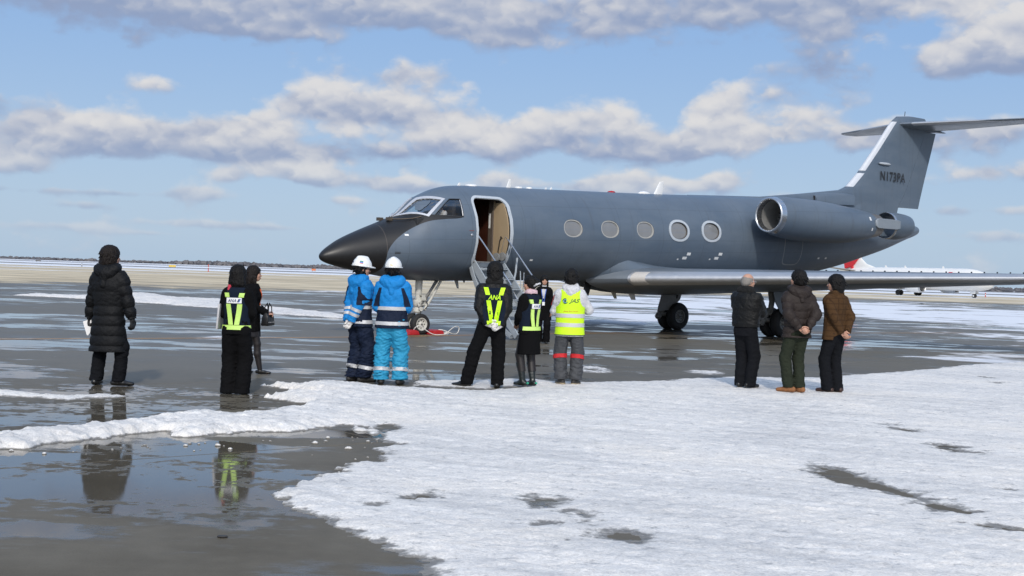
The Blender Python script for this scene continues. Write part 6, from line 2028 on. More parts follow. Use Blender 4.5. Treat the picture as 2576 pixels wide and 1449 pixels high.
def wrap(name, f, c, z0, z1, m, parent, off=.006, a0=0, a1=360, n=56, axis=None, rad=.34, th=.004):
    """band round the trunk (axis None) or round a limb (axis = (from, to), z0..z1 then in metres along it)"""
    closed = abs(a1 - a0) >= 359.9
    A = np.radians(np.linspace(a0, a1, n, endpoint=not closed))
    if axis is None:
        o = np.array([c[0], c[1], 0]); x, y, t = np.array([1., 0, 0]), np.array([0, 1., 0]), np.array([0, 0, 1.])
    else:
        o = np.asarray(axis[0], float); t = np.asarray(axis[1], float) - o; t /= np.linalg.norm(t)
        h = np.array([0, 0, 1.]) if abs(t[2]) < .9 else np.array([1., 0, 0])
        x = np.cross(h, t); x /= np.linalg.norm(x); y = np.cross(t, x)
    rows = []
    for z in (z0, (z0 + z1) / 2, z1):
        dirs = np.cos(A)[:, None] * x + np.sin(A)[:, None] * y
        O = o + t * z + dirs * rad
        rows.append((O, -dirs))
    def tr(o_):
        out = []
        for O, D in rows:
            tt = np.zeros(len(O))
            for _ in range(60):
                v = f.sample(O + D * tt[:, None]) - o_
                tt = np.clip(tt + np.clip(v, -.02, .04) * .8, 0, rad)
            out.append(O + D * tt[:, None])
        return out
    a = tr(off); b = tr(off - th - .012)
    V = np.concatenate(a + b); F = []
    N = len(A); last = N if closed else N - 1
    for r in range(2):
        for i in range(last):
            j = (i + 1) % N
            F.append((r * N + i, r * N + j, (r + 1) * N + j, (r + 1) * N + i))
            F.append(((3 + r) * N + i, (4 + r) * N + i, (4 + r) * N + j, (3 + r) * N + j))
    for i in range(last):
        j = (i + 1) % N
        F.append((i, 3 * N + i, 3 * N + j, j)); F.append((2 * N + i, 2 * N + j, 5 * N + j, 5 * N + i))
    return mesh(name, V, F, m, parent, True, False, 50)

def gloves(p, body, hands, m, grow=.0045):
    for q in (-1, 1):
        h = hands.get(q)
        if h is None: continue
        c = p.wr[q]; f = Field(c - .2, c + .2, .0055)
        hand(f, p, q, h[0], h[1], h[2] if len(h) > 2 else .5, grow)
        d = np.asarray(h[0], float); d /= np.linalg.norm(d)
        f.cap(c - d * .045, c + d * .01, .036 * p.k, .034 * p.k, .01)
        f.cut(c - d * .05, -d)
        fobj('glove', f, m, body)

def hood(p, body, m, lie=.06, size=1.0, drop=.11, fold=.006, fur=None, name='hood'):
    """hood lying on the shoulders behind the neck"""
    k = p.k; n = p.neck
    f = Field(n - [.30, .30, .34], n + [.30, .22, .16], .0105)
    f.cap(n + [-.085 * k * size, .01, .012], n + [.085 * k * size, .01, .012], .058 * k, .058 * k, .05)
    f.cap(n + [-.10 * k * size, -.055, -.01], n + [.10 * k * size, -.055, -.01], .062 * k * size, .062 * k * size, .05)
    f.cap(n + [-.05 * k * size, -.085, -.05], n + [.05 * k * size, -.085, -.05], .068 * k * size, .068 * k * size, .05)
    f.cap(n + [0, -.09, -.05], n + [0, -.095 - lie * .3, -.05 - drop], .062 * k * size, .045 * k, .05)
    f.ell(n + [0, .035, .075], np.array([.068, .085, .075]) * k, .02, None, True)
    f.fold(fold, 42, 9)
    return fobj(name, f, m, body)

# ------------------------------------------------------------------ cloth
def cloth(name, col, rough=.85, var=.12, bump=.35, bscale=260, scale=9, spec=.25, sheen=0.0):
    return mat(name, col, rough, 0, var, scale, bump, bscale, spec, sheen=sheen)
C_down = cloth('black_down_nylon', (.0075, .0080, .0092), .6, .2, .4, 34, 9, .16)
C_black = cloth('black_wool', (.0055, .0055, .0062), .9, spec=.08)
C_blackt = cloth('black_trouser_cloth', (.0062, .0062, .0070), .9, spec=.08)
C_navyv = cloth('navy_vest_mesh', (.0075, .013, .026), .8, spec=.12)
C_leather = mat('black_leather', (.0065, .0066, .0068), .48, 0, .3, 14, .7, 34, .22)
C_neon = mat('neon_yellow_tape', (.56, .93, .012), .55, 0, .03, 30, .2, 300)
C_lime = mat('pale_lime_tape', (.55, .80, .18), .5, 0, .04, 30, .2, 300)
C_neonv = mat('neon_yellow_vest', (.58, .90, .010), .6, 0, .05, 20, .3, 60)
C_silver = mat('silver_reflective_tape', (.52, .52, .53), .45, .15, .06, 40, .2, 300)
C_blue = cloth('bright_blue_nylon', (.010, .205, .54), .65, .12, .45, 34, 9, .22)
C_sky = cloth('sky_blue_nylon', (.025, .27, .46), .65, .14, .5, 34, 9, .3)
C_navy = cloth('navy_nylon', (.0085, .0145, .034), .7, .18, .5, 34, 9, .16)
C_white = cloth('white_cloth', (.56, .56, .58), .75, .05)
C_glove = cloth('white_cotton_glove', (.72, .69, .66), .85, .06)
C_bglove = mat('black_glove', (.012, .012, .013), .6)
C_grey = cloth('dark_grey_nylon', (.055, .058, .064), .65, .15, .5, 34, 9, .3)
C_redband = cloth('red_band', (.55, .025, .03), .6, .05)
C_brown = cloth('brown_down_nylon', (.026, .0195, .0172), .6, .18, .4, 34, 9, .2)
C_green = cloth('olive_green_trousers', (.023, .028, .0185), .85, .14, spec=.1)
C_charcoal = cloth('charcoal_trousers', (.0085, .0092, .0115), .88, .14, spec=.08)
C_rubber = mat('dark_rubber', (.012, .0165, .016), .35, 0, .2, 12)
C_shoe = mat('black_shoe_leather', (.011, .011, .011), .3, 0, .2, 20)
C_workboot = mat('worn_black_boot', (.020, .019, .018), .6, 0, .3, 20, .3, 80)
C_tan = mat('tan_nubuck', (.24, .10, .035), .75, 0, .2, 20, .3, 80)
C_brownshoe = mat('dark_brown_shoe', (.045, .020, .014), .5, 0, .2, 20)
C_helmet = mat('helmet_white', (.80, .79, .75), .16, 0, .02, 5, coat=.6)
C_paper = mat('white_paper', (.80, .80, .80), .7, 0, .02)
C_stock = mat('black_stockings', (.014, .011, .011), .5)
C_skirtg = cloth('dark_grey_skirt', (.022, .022, .026), .85)
C_pink = cloth('pale_pink_scarf', (.62, .44, .48), .7, .15)
C_orange = mat('orange_lanyard', (.70, .13, .03), .6)
C_bluel = mat('blue_lanyard', (.03, .09, .40), .6)
C_fur = mat('black_fur_collar', (.008, .008, .008), .95, 0, .4, 60, 1.0, 160)
C_logo_navy = mat('logo_navy', (.010, .022, .11), .5); C_logo_blue = mat('logo_light_blue', (.03, .22, .62), .5); C_logo_dark = mat('logo_dark_slate', (.022, .035, .045), .5); C_red_ink = mat('red_ink', (.60, .06, .02), .6)

def tweed():
    m = bpy.data.materials.new('brown_check_tweed'); m.use_nodes = True
    T = NT(m.node_tree); b = T.n['Principled BSDF']
    p = T.new('ShaderNodeTexCoord').outputs['Object']; s = T.sep(p)
    n = T.noise(p, 300, 3, .7)
    c = T.mix(n, (.046, .0235, .0100), (.082, .044, .0195))
    def line(v, f, lo):
        return T.step(T.math('ABSOLUTE', T.math('SUBTRACT', T.math('FRACT', T.math('MULTIPLY', v, f)), .5)), lo, lo + .06)
    g = T.math('MAXIMUM', T.math('SUBTRACT', 1.0, line(s[2], 13, .05)), T.math('SUBTRACT', 1.0, line(T.math('ADD', s[0], s[1]), 13, .05)))
    c = T.mix(T.math('MULTIPLY', g, .55), c, (.022, .011, .006))
    T.l.new(c, b.inputs['Base Color']); b.inputs['Roughness'].default_value = .95; b.inputs['Specular IOR Level'].default_value = .15
    bp = T.new('ShaderNodeBump'); bp.inputs['Strength'].default_value = .4; bp.inputs['Distance'].default_value = .004
    T.l.new(n, bp.inputs['Height']); T.l.new(bp.outputs[0], b.inputs['Normal'])
    return m
C_tweed = tweed()

def place(b, x, y, z, face, label, cat='person', group=None):
    """face: heading in degrees clockwise from away-from-camera"""
    b.location = (x, y, z); b.rotation_euler = (0, 0, -R(face))
    return tag(b, label, cat, group)

def helmet(p, body, stickers=True):
    Rm = head_rot(p); k = p.k; rot = np.stack([Rm[0], Rm[1], Rm[2]])
    f = Field(p.head - [.22, .22, .12], p.head + [.22, .22, .22], .0075)
    c = H3(p, (0, -.012, .035))
    f.ell(c, np.array([.112, .136, .132]) * k * HS, .01, rot)
    f.cap(H3(p, (0, -.07, .140)), H3(p, (0, .04, .145)), .026 * k, .026 * k, .03)
    f.cut(H3(p, (0, 0, .030)), -Rm[:, 2])
    g = Field(p.head - [.22, .24, .12], p.head + [.22, .24, .22], .0075)
    g.ell(H3(p, (0, .012, .030)), np.array([.122, .170, .022]) * k * HS, .005, rot)
    g.cut(H3(p, (0, 0, .022)), -Rm[:, 2])
    f.D[:] = np.minimum(f.D, g.D[:, 3:3 + f.D.shape[1], :]) if False else f.D
    h = fobj('helmet', f, C_helmet, body)
    fobj('brim', g, C_helmet, h)
    s = Field(p.head - [.2, .2, .2], p.head + [.2, .2, .1], .0075)
    for q in (-1, 1):
        s.cap(H3(p, (q * .080, -.012, .03)), H3(p, (q * .066, .025, -.10)), .008, .008, .004)
    s.cap(H3(p, (-.066, .025, -.10)), H3(p, (.066, .025, -.10)), .008, .008, .01)
    s.cap(H3(p, (-.078, -.06, .02)), H3(p, (.078, -.06, .02)), .012, .012, .01) 
    fobj('chin_strap', s, C_grey, h)
    return h, f

# ---- shared: safety vest harness of two tapes running to a belt
def person_long_coat():
    p = Pose(1.75, feet={-1: (-.155, .0), 1: (.145, .02)}, toes={-1: -12, 1: 62}, wrists={-1: (-.31, .06, .84), 1: (.33, .02, .81)}, poles={-1: (-.6, -1, 0), 1: (.6, -1, 0)}, headyaw=32)
    hd = {-1: ((-.05, .10, -1), (1, .1, 0), .75), 1: ((.08, .06, -1), (-1, .2, 0), .55)}
    b = build_body('person', p, hd)
    place(b, -5.07, 16.28, 0, 14, 'person in a long black quilted down coat, standing alone at the far left')
    hair(p, b, 'shaggy', M_hairb)
    trousers(p, b, C_charcoal, thigh=.092, knee=.080, hem=.078, length=.055, seed=4)
    shoes(p, b, C_shoe, 'shoe')
    f = torso_field(p, .43, .065, .015, .03, quilt=(.125, .024), sleeve=(.090, .080, .066), shoulder=.090)
    f.fold(.004, 40, 6); finish_top(p, f, .43, .0, 1.46); fobj('coat', f, C_down, b)
    hood(p, b, C_down, .12, 1.12, .16)
    gloves(p, b, hd, C_bglove, .005)
    # folded sheets in the left hand
    o = empty('paper', (0, 0, 0)); w = Matrix.Translation(b.location) @ Matrix.Rotation(b.rotation_euler.z, 4, 'Z')
    q = p.wr[-1] + np.array([.0, .02, -.11])
    V = []
    for s in (0, .006):
        for x, z in ((-.07, .05), (.04, .10), (.055, -.03), (-.005, -.125), (-.02, -.115)):
            V.append((q[0] + x, q[1] - .035 + s + x * .3, q[2] + z))
    F = [(0, 1, 2, 3, 4), (9, 8, 7, 6, 5)] + [(i, i + 5, (i + 1) % 5 + 5, (i + 1) % 5) for i in range(5)]
    bpy.data.objects.remove(o)
    o = mesh('paper', V, F, C_paper, None, False, True); o.matrix_world = w
    tag(o, 'folded white papers held in the gloved hand of the person in the long coat', 'paper')
person_long_coat()

def harness(f, b, tape, cx, zt, zb, wt, wb, tw, shoulder=None, d=(0, 1, 0), off=.013, sf=None):
    """two tapes from the shoulders meeting at the belt"""
    for s in (-1, 1):
        strip('reflective_tape', f, [((cx + s * wt - tw / 2, zt), (cx + s * wt + tw / 2, zt)), ((cx + s * (wt * .75 + wb * .25) - tw / 2, zt - (zt - zb) * .3), (cx + s * (wt * .75 + wb * .25) + tw / 2, zt - (zt - zb) * .3)), ((cx + s * wb - tw / 2, zb), (cx + s * wb + tw / 2, zb))], 14, tape, b, d, off)
        if shoulder:
            z0, z1, x0, x1 = shoulder
            strip('reflective_tape', f, [((cx + s * x0 - tw * .5, z0), (cx + s * x0 + tw * .5, z0)), ((cx + s * x1 - tw * .5, z1), (cx + s * x1 + tw * .5, z1))], 8, tape, b, d, off if sf is None else .024) if sf is None else strip('reflective_tape', sf, [((cx + s * x0 - tw * .5, z0), (cx + s * x0 + tw * .5, z0)), ((cx + s * x1 - tw * .5, z1), (cx + s * x1 + tw * .5, z1))], 8, tape, b, d, .024)

def vest_shell(p, hem, grow, m, b, inset=.035, name='safety_vest', waist=None, flare=0.0, col=1.46, rnd=.10):
    """sleeveless shell over the jacket"""
    f = torso_field(p, hem, grow, .012, flare, arms=False, shoulder=.070, waist=waist)
    k = p.k
    for q in (-1, 1):
        c = p.sh[q] + np.array([q * .035, 0, -.05])
        f.ell(c, np.array([.075, .20, .15]) * k, .02, None, True)
    f.cut((0, 0, hem * k), (0, 0, -1)); f.cut((0, 0, col * k), (0, 0, 1))
    f.ell(p.neck + [0, 0, .04], np.array([.085, .10, .075]) * k, .01, None, True)
    return fobj(name, f, m, b), f

def ana_label(f, b, x, z, w, h, d=(0, 1, 0), st=-.45, off=.016):
    l = strip('label_patch', f, [((x - w / 2, z), (x + w / 2, z)), ((x - w / 2, z + h), (x + w / 2, z + h))], 4, C_paper, b, d, off, st, nu=6)
    lettering('label_text', f, 'ANA', x - w * .12, z + h * .2, w * .58, h * .58, C_logo_navy, l, d, off + .003, st, .35, .012)
    x0 = x + w * .22
    flatpoly('label_emblem', f, [(x0, z + h * .2), (x0 + w * .10, z + h * .2), (x0 + w * .2, z + h * .8), (x0 + w * .10, z + h * .8)], C_logo_navy, l, d, off + .003, st)
    flatpoly('label_emblem', f, [(x0 + w * .11, z + h * .2), (x0 + w * .15, z + h * .2), (x0 + w * .25, z + h * .8), (x0 + w * .21, z + h * .8)], C_logo_blue, l, d, off + .003, st)

def person_bob_vest():
    p = Pose(1.56, True, feet={-1: (-.085, .0), 1: (.085, .0)}, toes={-1: -6, 1: 6}, wrists={-1: (-.10, .22, 1.02), 1: (.12, .24, 1.02)}, poles={-1: (-.55, -.8, -.6), 1: (.6, -.8, -.6)}, headyaw=4)
    hd = {-1: ((.8, .5, .1), (-.2, -1, 0), .5), 1: ((-.8, .5, .1), (.2, -1, 0), .5)}
    b = build_body('person', p, hd)
    place(b, -3.34, 15.74, 0, 6, 'person with bobbed black hair in a dark vest with white back label')
    hair(p, b, 'bob')
    trousers(p, b, C_blackt, thigh=.112, knee=.098, hem=.105, length=.012, fold=.004, seed=11)
    shoes(p, b, C_shoe, 'shoe')
    f = torso_field(p, .82, .032, .0, .012, sleeve=(.066, .058, .050)); f.fold(.004, 36, 2); finish_top(p, f, .82); fobj('jacket', f, C_black, b)
    v, vf = vest_shell(p, .87, .043, C_navyv, b, waist=.150)
    z = p.k
    ana_label(vf, v, .0, 1.245 * z, .185, .066)
    harness(vf, v, C_lime, 0, 1.235 * z, .95 * z, .071, .036, .058, (1.385 * z, 1.325 * z, .096, .084), sf=f)
    wrap('reflective_belt', vf, p.pelvis, .885 * z, .945 * z, C_lime, v, .008)
    g = G(); q = p.neck
    g.tube([q + [-.09, -.02, .01], q + [-.075, -.075, .0], q + [-.085, -.085, -.05]], [.02, .024, .014], 8); g.build('scarf_end', mat('red_scarf', (.48, .03, .06), .7), b)
    # silver folder clamped under the left arm
    M_f = mat('silver_folder', (.50, .49, .50), .45, .1, .05)
    w = Matrix.Translation(b.location) @ Matrix.Rotation(b.rotation_euler.z, 4, 'Z')
    g = G(); g.box((-.012, -.14, -.155), (.012, .16, .155)); o = g.build('folder', M_f, None, False); bevel(o, .006, 2)
    o.matrix_world = w @ Matrix.Translation((-.205, .02, 1.055 * z)) @ Matrix.Rotation(R(2), 4, 'Z') @ Matrix.Rotation(R(4), 4, 'Y')
    tag(o, 'silver grey folder clamped under the left arm of the person with bobbed hair', 'folder')
person_bob_vest()

def person_long_hair():
    p = Pose(1.56, True, feet={-1: (-.06, -.12), 1: (.05, .14)}, toes={-1: -5, 1: 5}, wrists={-1: (-.12, .24, 1.0), 1: (.16, .24, .98)}, poles={-1: (-.8, -.8, -.5), 1: (.8, -.8, -.5)}, headyaw=-4)
    hd = {-1: ((.5, .8, .1), (.2, 0, -1), .6), 1: ((-.5, .8, .1), (-.2, 0, -1), .6)}
    b = build_body('person', p, hd)
    place(b, -3.76, 18.75, 0, 80, 'person with long hair and orange lanyard, in profile behind the one with bobbed hair')
    hair(p, b, 'long', M_hairb)
    for q in (-1, 1):
        f = Field((-.3, -.4, .03), (.3, .4, .8), .0105); f.cap(p.hip[q], p.knee[q], .086 * p.k, .058 * p.k, .03); f.cap(p.knee[q], p.knee[q] * .6 + p.ank[q] * .4 + [0, -.015, 0], .056 * p.k, .057 * p.k, .02); f.cap(p.knee[q] * .6 + p.ank[q] * .4 + [0, -.015, 0], p.ank[q] + [0, 0, -.03], .057 * p.k, .037 * p.k, .02)
        fobj('stocking', f, C_stock, b)
    shoes(p, b, C_shoe, 'pump')
    f = Field((-.3, -.35, .45), (.3, .35, 1.0), .0105); f.cap((0, 0, .5), p.pelvis + [0, 0, .1], .165, .140, .04, ((0, 1, 0), .82)); f.cut((0, 0, .54), (0, 0, -1)); f.cut((0, 0, .98), (0, 0, 1)); fobj('skirt', f, C_skirtg, b)
    f = torso_field(p, .70, .032, .0, .012, sleeve=(.066, .056, .048)); f.fold(.004, 36, 5); finish_top(p, f, .70); fobj('jacket', f, C_black, b)
    for s in (-1, 1):
        strip('lanyard', f, [((s * .055 - .008, 1.39 * p.k), (s * .055 + .008, 1.39 * p.k)), ((s * .012 - .008, 1.12 * p.k), (s * .012 + .008, 1.12 * p.k))], 10, C_orange, b, (0, -1, 0), .008, -.45)
    strip('id_card', f, [((-.03, 1.03 * p.k), (.03, 1.03 * p.k)), ((-.03, 1.12 * p.k), (.03, 1.12 * p.k))], 4, C_paper, b, (0, -1, 0), .02, -.45)
    w = Matrix.Translation(b.location) @ Matrix.Rotation(b.rotation_euler.z, 4, 'Z')
    bag = empty('handbag', (0, 0, 0)); bag.matrix_world = w @ Matrix.Translation((.10, .23, .82)) @ Matrix.Rotation(R(70), 4, 'Z')
    M_bag = mat('black_patent_bag', (.007, .0065, .0065), .3, 0, .2, 10, spec=.3)
    g = G(); g.loft([[(sx * hx, sy * hy, z) for sx, sy in ((-1, -1), (1, -1), (1, 1), (-1, 1))] for z, hx, hy in ((-.11, .045, .13), (-.10, .055, .145), (.02, .045, .13), (.08, .02, .11))]); bevel(g.build('bag_body', M_bag, bag, False), .012, 2)
    for s in (-1, 1):
        g = G(); g.tube([(s * .03, -.07, .07), (s * .028, -.06, .16), (s * .015, 0, .215), (s * .028, .06, .16), (s * .03, .07, .07)], .008, 8); g.build('handle', M_bag, bag)
    g = G()
    for j in range(4): g.lathe([(0, .008), (.006, .006), (.007, .001)], (.05, -.09 + .06 * j, -.06), (1, 0, 0), 8)
    g.build('stud', C_silver, bag)
    tag(bag, 'shiny black handbag on the forearm of the long haired person', 'handbag')
person_long_hair()

def worker(kind):
    left = kind == 'left'
    if left:
        p = Pose(1.70, feet={-1: (-.09, -.05), 1: (.09, .03)}, toes={-1: -8, 1: 12}, wrists={-1: (-.05, -.17, .86), 1: (.06, -.18, .86)}, poles={-1: (-1, -.5, 0), 1: (1, -.5, 0)}, headyaw=14, headpitch=-6)
        hd = {-1: ((.55, -.25, -.8), (0, -1, .2), .7), 1: ((-.55, -.15, -.8), (0, -1, .2), .7)}
    else:
        p = Pose(1.70, feet={-1: (-.125, .0), 1: (.125, .0)}, toes={-1: -10, 1: 10}, wrists={-1: (-.10, .25, 1.02), 1: (.10, .25, 1.02)}, poles={-1: (-.55, -.7, -.7), 1: (.55, -.7, -.7)}, headyaw=3)
        hd = {-1: ((.6, .7, 0), (.5, -.4, -.8), .6), 1: ((-.6, .7, 0), (-.5, -.4, -.8), .6)}
    b = build_body('person', p, hd)
    if left: place(b, -2.10, 17.96, 0, 52, 'worker in white helmet, blue jacket and navy trousers')
    else: place(b, -1.63, 17.69, 0, 2, 'worker in white helmet, blue jacket and sky blue trousers')
    k = p.k
    hair(p, b, 'crop')
    # neck warmer
    f = Field(p.neck - [.16, .16, .12], p.neck + [.16, .16, .16], .009); f.cap(p.neck + [0, -.01, -.03], p.head + [0, -.02, -.075], .082 * k, .078 * k, .02); f.cut(p.head + [0, 0, -.03], (0, 0, 1)); fobj('neck_warmer', f, C_black, b)
    h, hf = helmet(p, b)
    Rm = head_rot(p)
    tm = C_navy if left else C_sky
    tr, tf = trousers(p, b, tm, thigh=.118, knee=.104, hem=.098, length=.075, fold=.011, seed=21 if left else 22)
    for q in (-1, 1):
        wrap('reflective_band', leg_field(p, q, .104, .098, .011, 21 if left else 22), None, .255 * k, .305 * k, C_silver, tr, .006, axis=(p.knee[q], p.ank[q]), rad=.17)
    shoes(p, b, C_workboot, 'hiker')
    hem = .80
    f = torso_field(p, hem, .058, .012, .022, sleeve=(.088, .078, .062), shoulder=.088)
    f.fold(.008, 34, 7 if left else 8); finish_top(p, f, None, .0, 1.47)
    # jacket: blue above the chest band, navy below; sleeves blue
    t0 = torso_field(p, hem, .058, .012, .022, arms=False, shoulder=.088); t0.fold(.008, 34, 7 if left else 8)
    up = torso_field(p, hem, .058, .012, .022, sleeve=(.088, .078, .062), shoulder=.088); up.fold(.008, 34, 7 if left else 8)
    finish_top(p, up, None, .0, 1.47)
    S, (X, Y, Z) = up.sl(up.lo - 1, up.lo + up.n * up.res + 1)
    low = t0.D + .0
    cutz = 1.055 * k
    # blue part keeps the sleeves everywhere, the trunk only above the band
    trunk_below = np.maximum(t0.D - .004, Z - cutz)
    up.D = np.maximum(up.D, -trunk_below).astype(np.float32)
    fobj('jacket', up, C_blue, b)
    t0.cut((0, 0, cutz + .004), (0, 0, 1)); t0.cut((0, 0, hem * k), (0, 0, -1))
    skirt = fobj('jacket_skirt', t0, C_navy, b)
    tt = torso_field(p, hem, .058, .012, .022, arms=False, shoulder=.088); tt.fold(.008, 34, 7 if left else 8)
    wrap('reflective_band', tt, p.pelvis, 1.055 * k, 1.105 * k, C_silver, b, .010)
    wrap('reflective_band', tt, p.pelvis, .845 * k, .895 * k, C_silver, b, .010)
    for q in (-1, 1):
        L = np.linalg.norm(p.wr[q] - p.el[q])
        for a in (.25, .52):
            wrap('sleeve_band', arm_field(p, q, (.088, .078, .062), .008, 34, 7 if left else 8), None, L * a, L * a + .042, C_silver, b, .008, axis=(p.el[q], p.wr[q]), rad=.12, n=30)
        # navy panel along the armhole
        d = (0, 1, 0)
        strip('navy_panel', f, [((q * .150 - .022, 1.37 * k), (q * .150 + .012, 1.37 * k)), ((q * .190 - .03, 1.24 * k), (q * .190 + .03, 1.24 * k)), ((q * .215 - .04, 1.11 * k), (q * .215 + .045, 1.11 * k))], 14, C_navy, b, d, .011)
    hood(p, b, C_blue, .10, 1.15, .12)
    gloves(p, b, hd, C_glove if left else C_bglove, .006)
    # helmet stickers: flat print that follows the shell
    cc = H3(p, (0, -.012, .035)); rr = np.array([.112, .136, .132]) * p.k * HS * 1.012
    def sticker(a0, a1, e0, e1, m):
        V = []
        for e in np.linspace(R(e0), R(e1), 3):
            for a_ in np.linspace(R(a0), R(a1), 5):
                V.append(cc + Rm @ (rr * np.array([math.sin(a_) * math.cos(e), math.cos(a_) * math.cos(e), math.sin(e)])))
        F = [(i * 5 + j, i * 5 + j + 1, i * 5 + j + 6, i * 5 + j + 5) for i in range(2) for j in range(4)]
        mesh('helmet_sticker', V, F, m, h, True)
    if left:
        sticker(100, 122, 16, 22, C_logo_blue); sticker(100, 122, 22, 29, mat('sticker_green', (.02, .20, .11), .4)); sticker(100, 122, 12, 16, C_redband)
        sticker(168, 184, 12, 22, C_logo_navy)
    else:
        sticker(170, 190, 9, 13, mat('sticker_yellow', (.65, .45, .03), .4))
worker('left'); worker('right')

def person_leather_vest():
    p = Pose(1.72, feet={-1: (-.36, .02), 1: (.075, .0)}, toes={-1: -72, 1: 4}, wrists={-1: (-.075, -.175, .90), 1: (.085, -.175, .88)}, poles={-1: (-1, -.35, 0), 1: (1, -.35, 0)}, hips=(-.02, 0), lean=(.02, .0))
    hd = {-1: ((.92, -.12, -.22), (0, -1, .1), .55), 1: ((-.80, -.25, -.42), (0, -1, .2), .8)}
    b = build_body('person', p, hd)
    place(b, -.24, 17.68, .0, -2, 'person in black leather jacket with neon yellow back tapes, white gloved hands clasped behind')
    hair(p, b, 'shaggy')
    trousers(p, b, C_blackt, thigh=.108, knee=.092, hem=.086, length=.045, fold=.0045, seed=31)
    shoes(p, b, C_shoe, 'shoe')
    f = torso_field(p, .86, .050, .018, .0, sleeve=(.080, .076, .060), shoulder=.084, waist=.175); f.fold(.006, 24, 12); finish_top(p, f, .86, 0, 1.46); fobj('jacket', f, C_leather, b)
    c = Field(p.neck - [.2, .2, .12], p.neck + [.2, .2, .12], .009); c.cap(p.neck + [-.06, -.04, .01], p.neck + [.06, -.04, .01], .062, .062, .04); c.fold(.006, 90, 2); fobj('collar', c, C_fur, b)
    k = p.k
    # mesh back panel of the vest, then its tapes and letters
    v = strip('vest_panel', f, [((-.125, .905 * k), (.075 + .05, .905 * k)), ((-.16, 1.10 * k), (.16, 1.10 * k)), ((-.125, 1.27 * k), (.125, 1.27 * k)), ((-.085, 1.40 * k), (.085, 1.40 * k))], 20, C_navyv, b, (0, 1, 0), .007, nu=8)
    for s in (-1, 1):
        strip('reflective_tape', f, [((s * .118 - .031, 1.405 * k), (s * .118 + .031, 1.405 * k)), ((s * .088 - .031, 1.30 * k), (s * .088 + .031, 1.30 * k))], 8, C_neon, v, (0, 1, 0), .015)
        strip('reflective_tape', f, [((s * .078 - .030, 1.225 * k), (s * .078 + .030, 1.225 * k)), ((s * .030 - .029, .945 * k), (s * .030 + .029, .945 * k))], 14, C_neon, v, (0, 1, 0), .015)
    strip('reflective_belt', f, [((-.085, .875 * k), (.085, .875 * k)), ((-.095, .945 * k), (.095, .945 * k))], 4, C_neon, v, (0, 1, 0), .019, nu=8)
    lettering('lettering', f, 'ANA', 0.0, 1.235 * k, .170, .066, C_neon, v, (0, 1, 0), .017, shear=.30, bold=.022)
    gloves(p, b, hd, C_glove, .005)
person_leather_vest()

def person_bun():
    p = Pose(1.53, True, feet={-1: (-.075, .02), 1: (.075, -.02)}, toes={-1: -10, 1: 6}, wrists={-1: (-.06, .23, .98), 1: (.04, .24, .96)}, poles={-1: (-.9, -.7, -.4), 1: (.9, -.7, -.4)}, headyaw=-22, headpitch=-8)
    hd = {-1: ((.6, .5, -.3), (0, -1, 0), .5), 1: ((-.6, .5, -.3), (0, -1, 0), .5)}
    b = build_body('person', p, hd)
    place(b, .26, 18.02, .02, -42, 'person with hair in a bun, vest with lime tapes, black skirt and rubber boots')
    hair(p, b, 'bun')
    k = p.k
    g = G(); c = H3(p, (0, -.125, .010)); Rm = head_rot(p)
    g.lathe([(0.0, .050), (.010, .058), (.022, .058), (.03, .05)], H3(p, (0, -.112, -.014)), -Rm[:, 1] * .4 - Rm[:, 2], 20); g.build('hair_tie', C_white, b)
    f = Field((-.3, -.35, .30), (.3, .35, 1.0), .0105); f.cap((0, 0, .36), p.pelvis + [0, 0, .1], .185, .145, .04, ((0, 1, 0), .80)); f.fold(.004, 30, 3, squash=(1, 1, .2)); f.cut((0, 0, .44), (0, 0, -1)); f.cut((0, 0, .98), (0, 0, 1)); fobj('skirt', f, C_black, b)
    for q in (-1, 1):
        f = Field((-.3, -.4, .2), (.3, .4, .8), .0105); f.cap(p.hip[q], p.knee[q], .088 * p.k, .070 * p.k, .03); f.cap(p.knee[q], p.ank[q], .070 * p.k, .064 * p.k, .02); fobj('stocking', f, C_stock, b)
    shoes(p, b, C_rubber, 'wellington')
    for q in (-1, 1):
        g = G(); e = p.ank[q] * [1, 1, 0] - p.toedir[q] * .086; g.box(tuple(e + [-.014, -.014, .03]), tuple(e + [.014, .014, .055])); bevel(g.build('heel_tab', mat('green_tab', (.03, .35, .22), .4), b, False), .004, 1)
    f = torso_field(p, .83, .032, .0, .012, sleeve=(.066, .058, .050)); f.fold(.004, 36, 12); finish_top(p, f, .83); fobj('jacket', f, C_black, b)
    v, vf = vest_shell(p, .885, .044, C_navyv, b, waist=.152)
    ana_label(vf, v, .0, 1.235 * k, .150, .066)
    harness(vf, v, C_lime, 0, 1.225 * k, .95 * k, .062, .036, .050, (1.38 * k, 1.315 * k, .088, .074), sf=f)
    wrap('reflective_belt', vf, p.pelvis, .888 * k, .948 * k, C_lime, v, .008, -165, 100)
    c = Field(p.neck - [.15, .15, .1], p.neck + [.15, .15, .1], .008); c.cap(p.neck + [-.04, -.025, .012], p.neck + [.04, -.025, .012], .050, .050, .03); c.cap(p.neck + [-.04, .02, .0], p.neck + [.04, .03, -.01], .045, .045, .03); c.fold(.004, 70, 2); fobj('neck_scarf', c, C_pink, b)
person_bun()

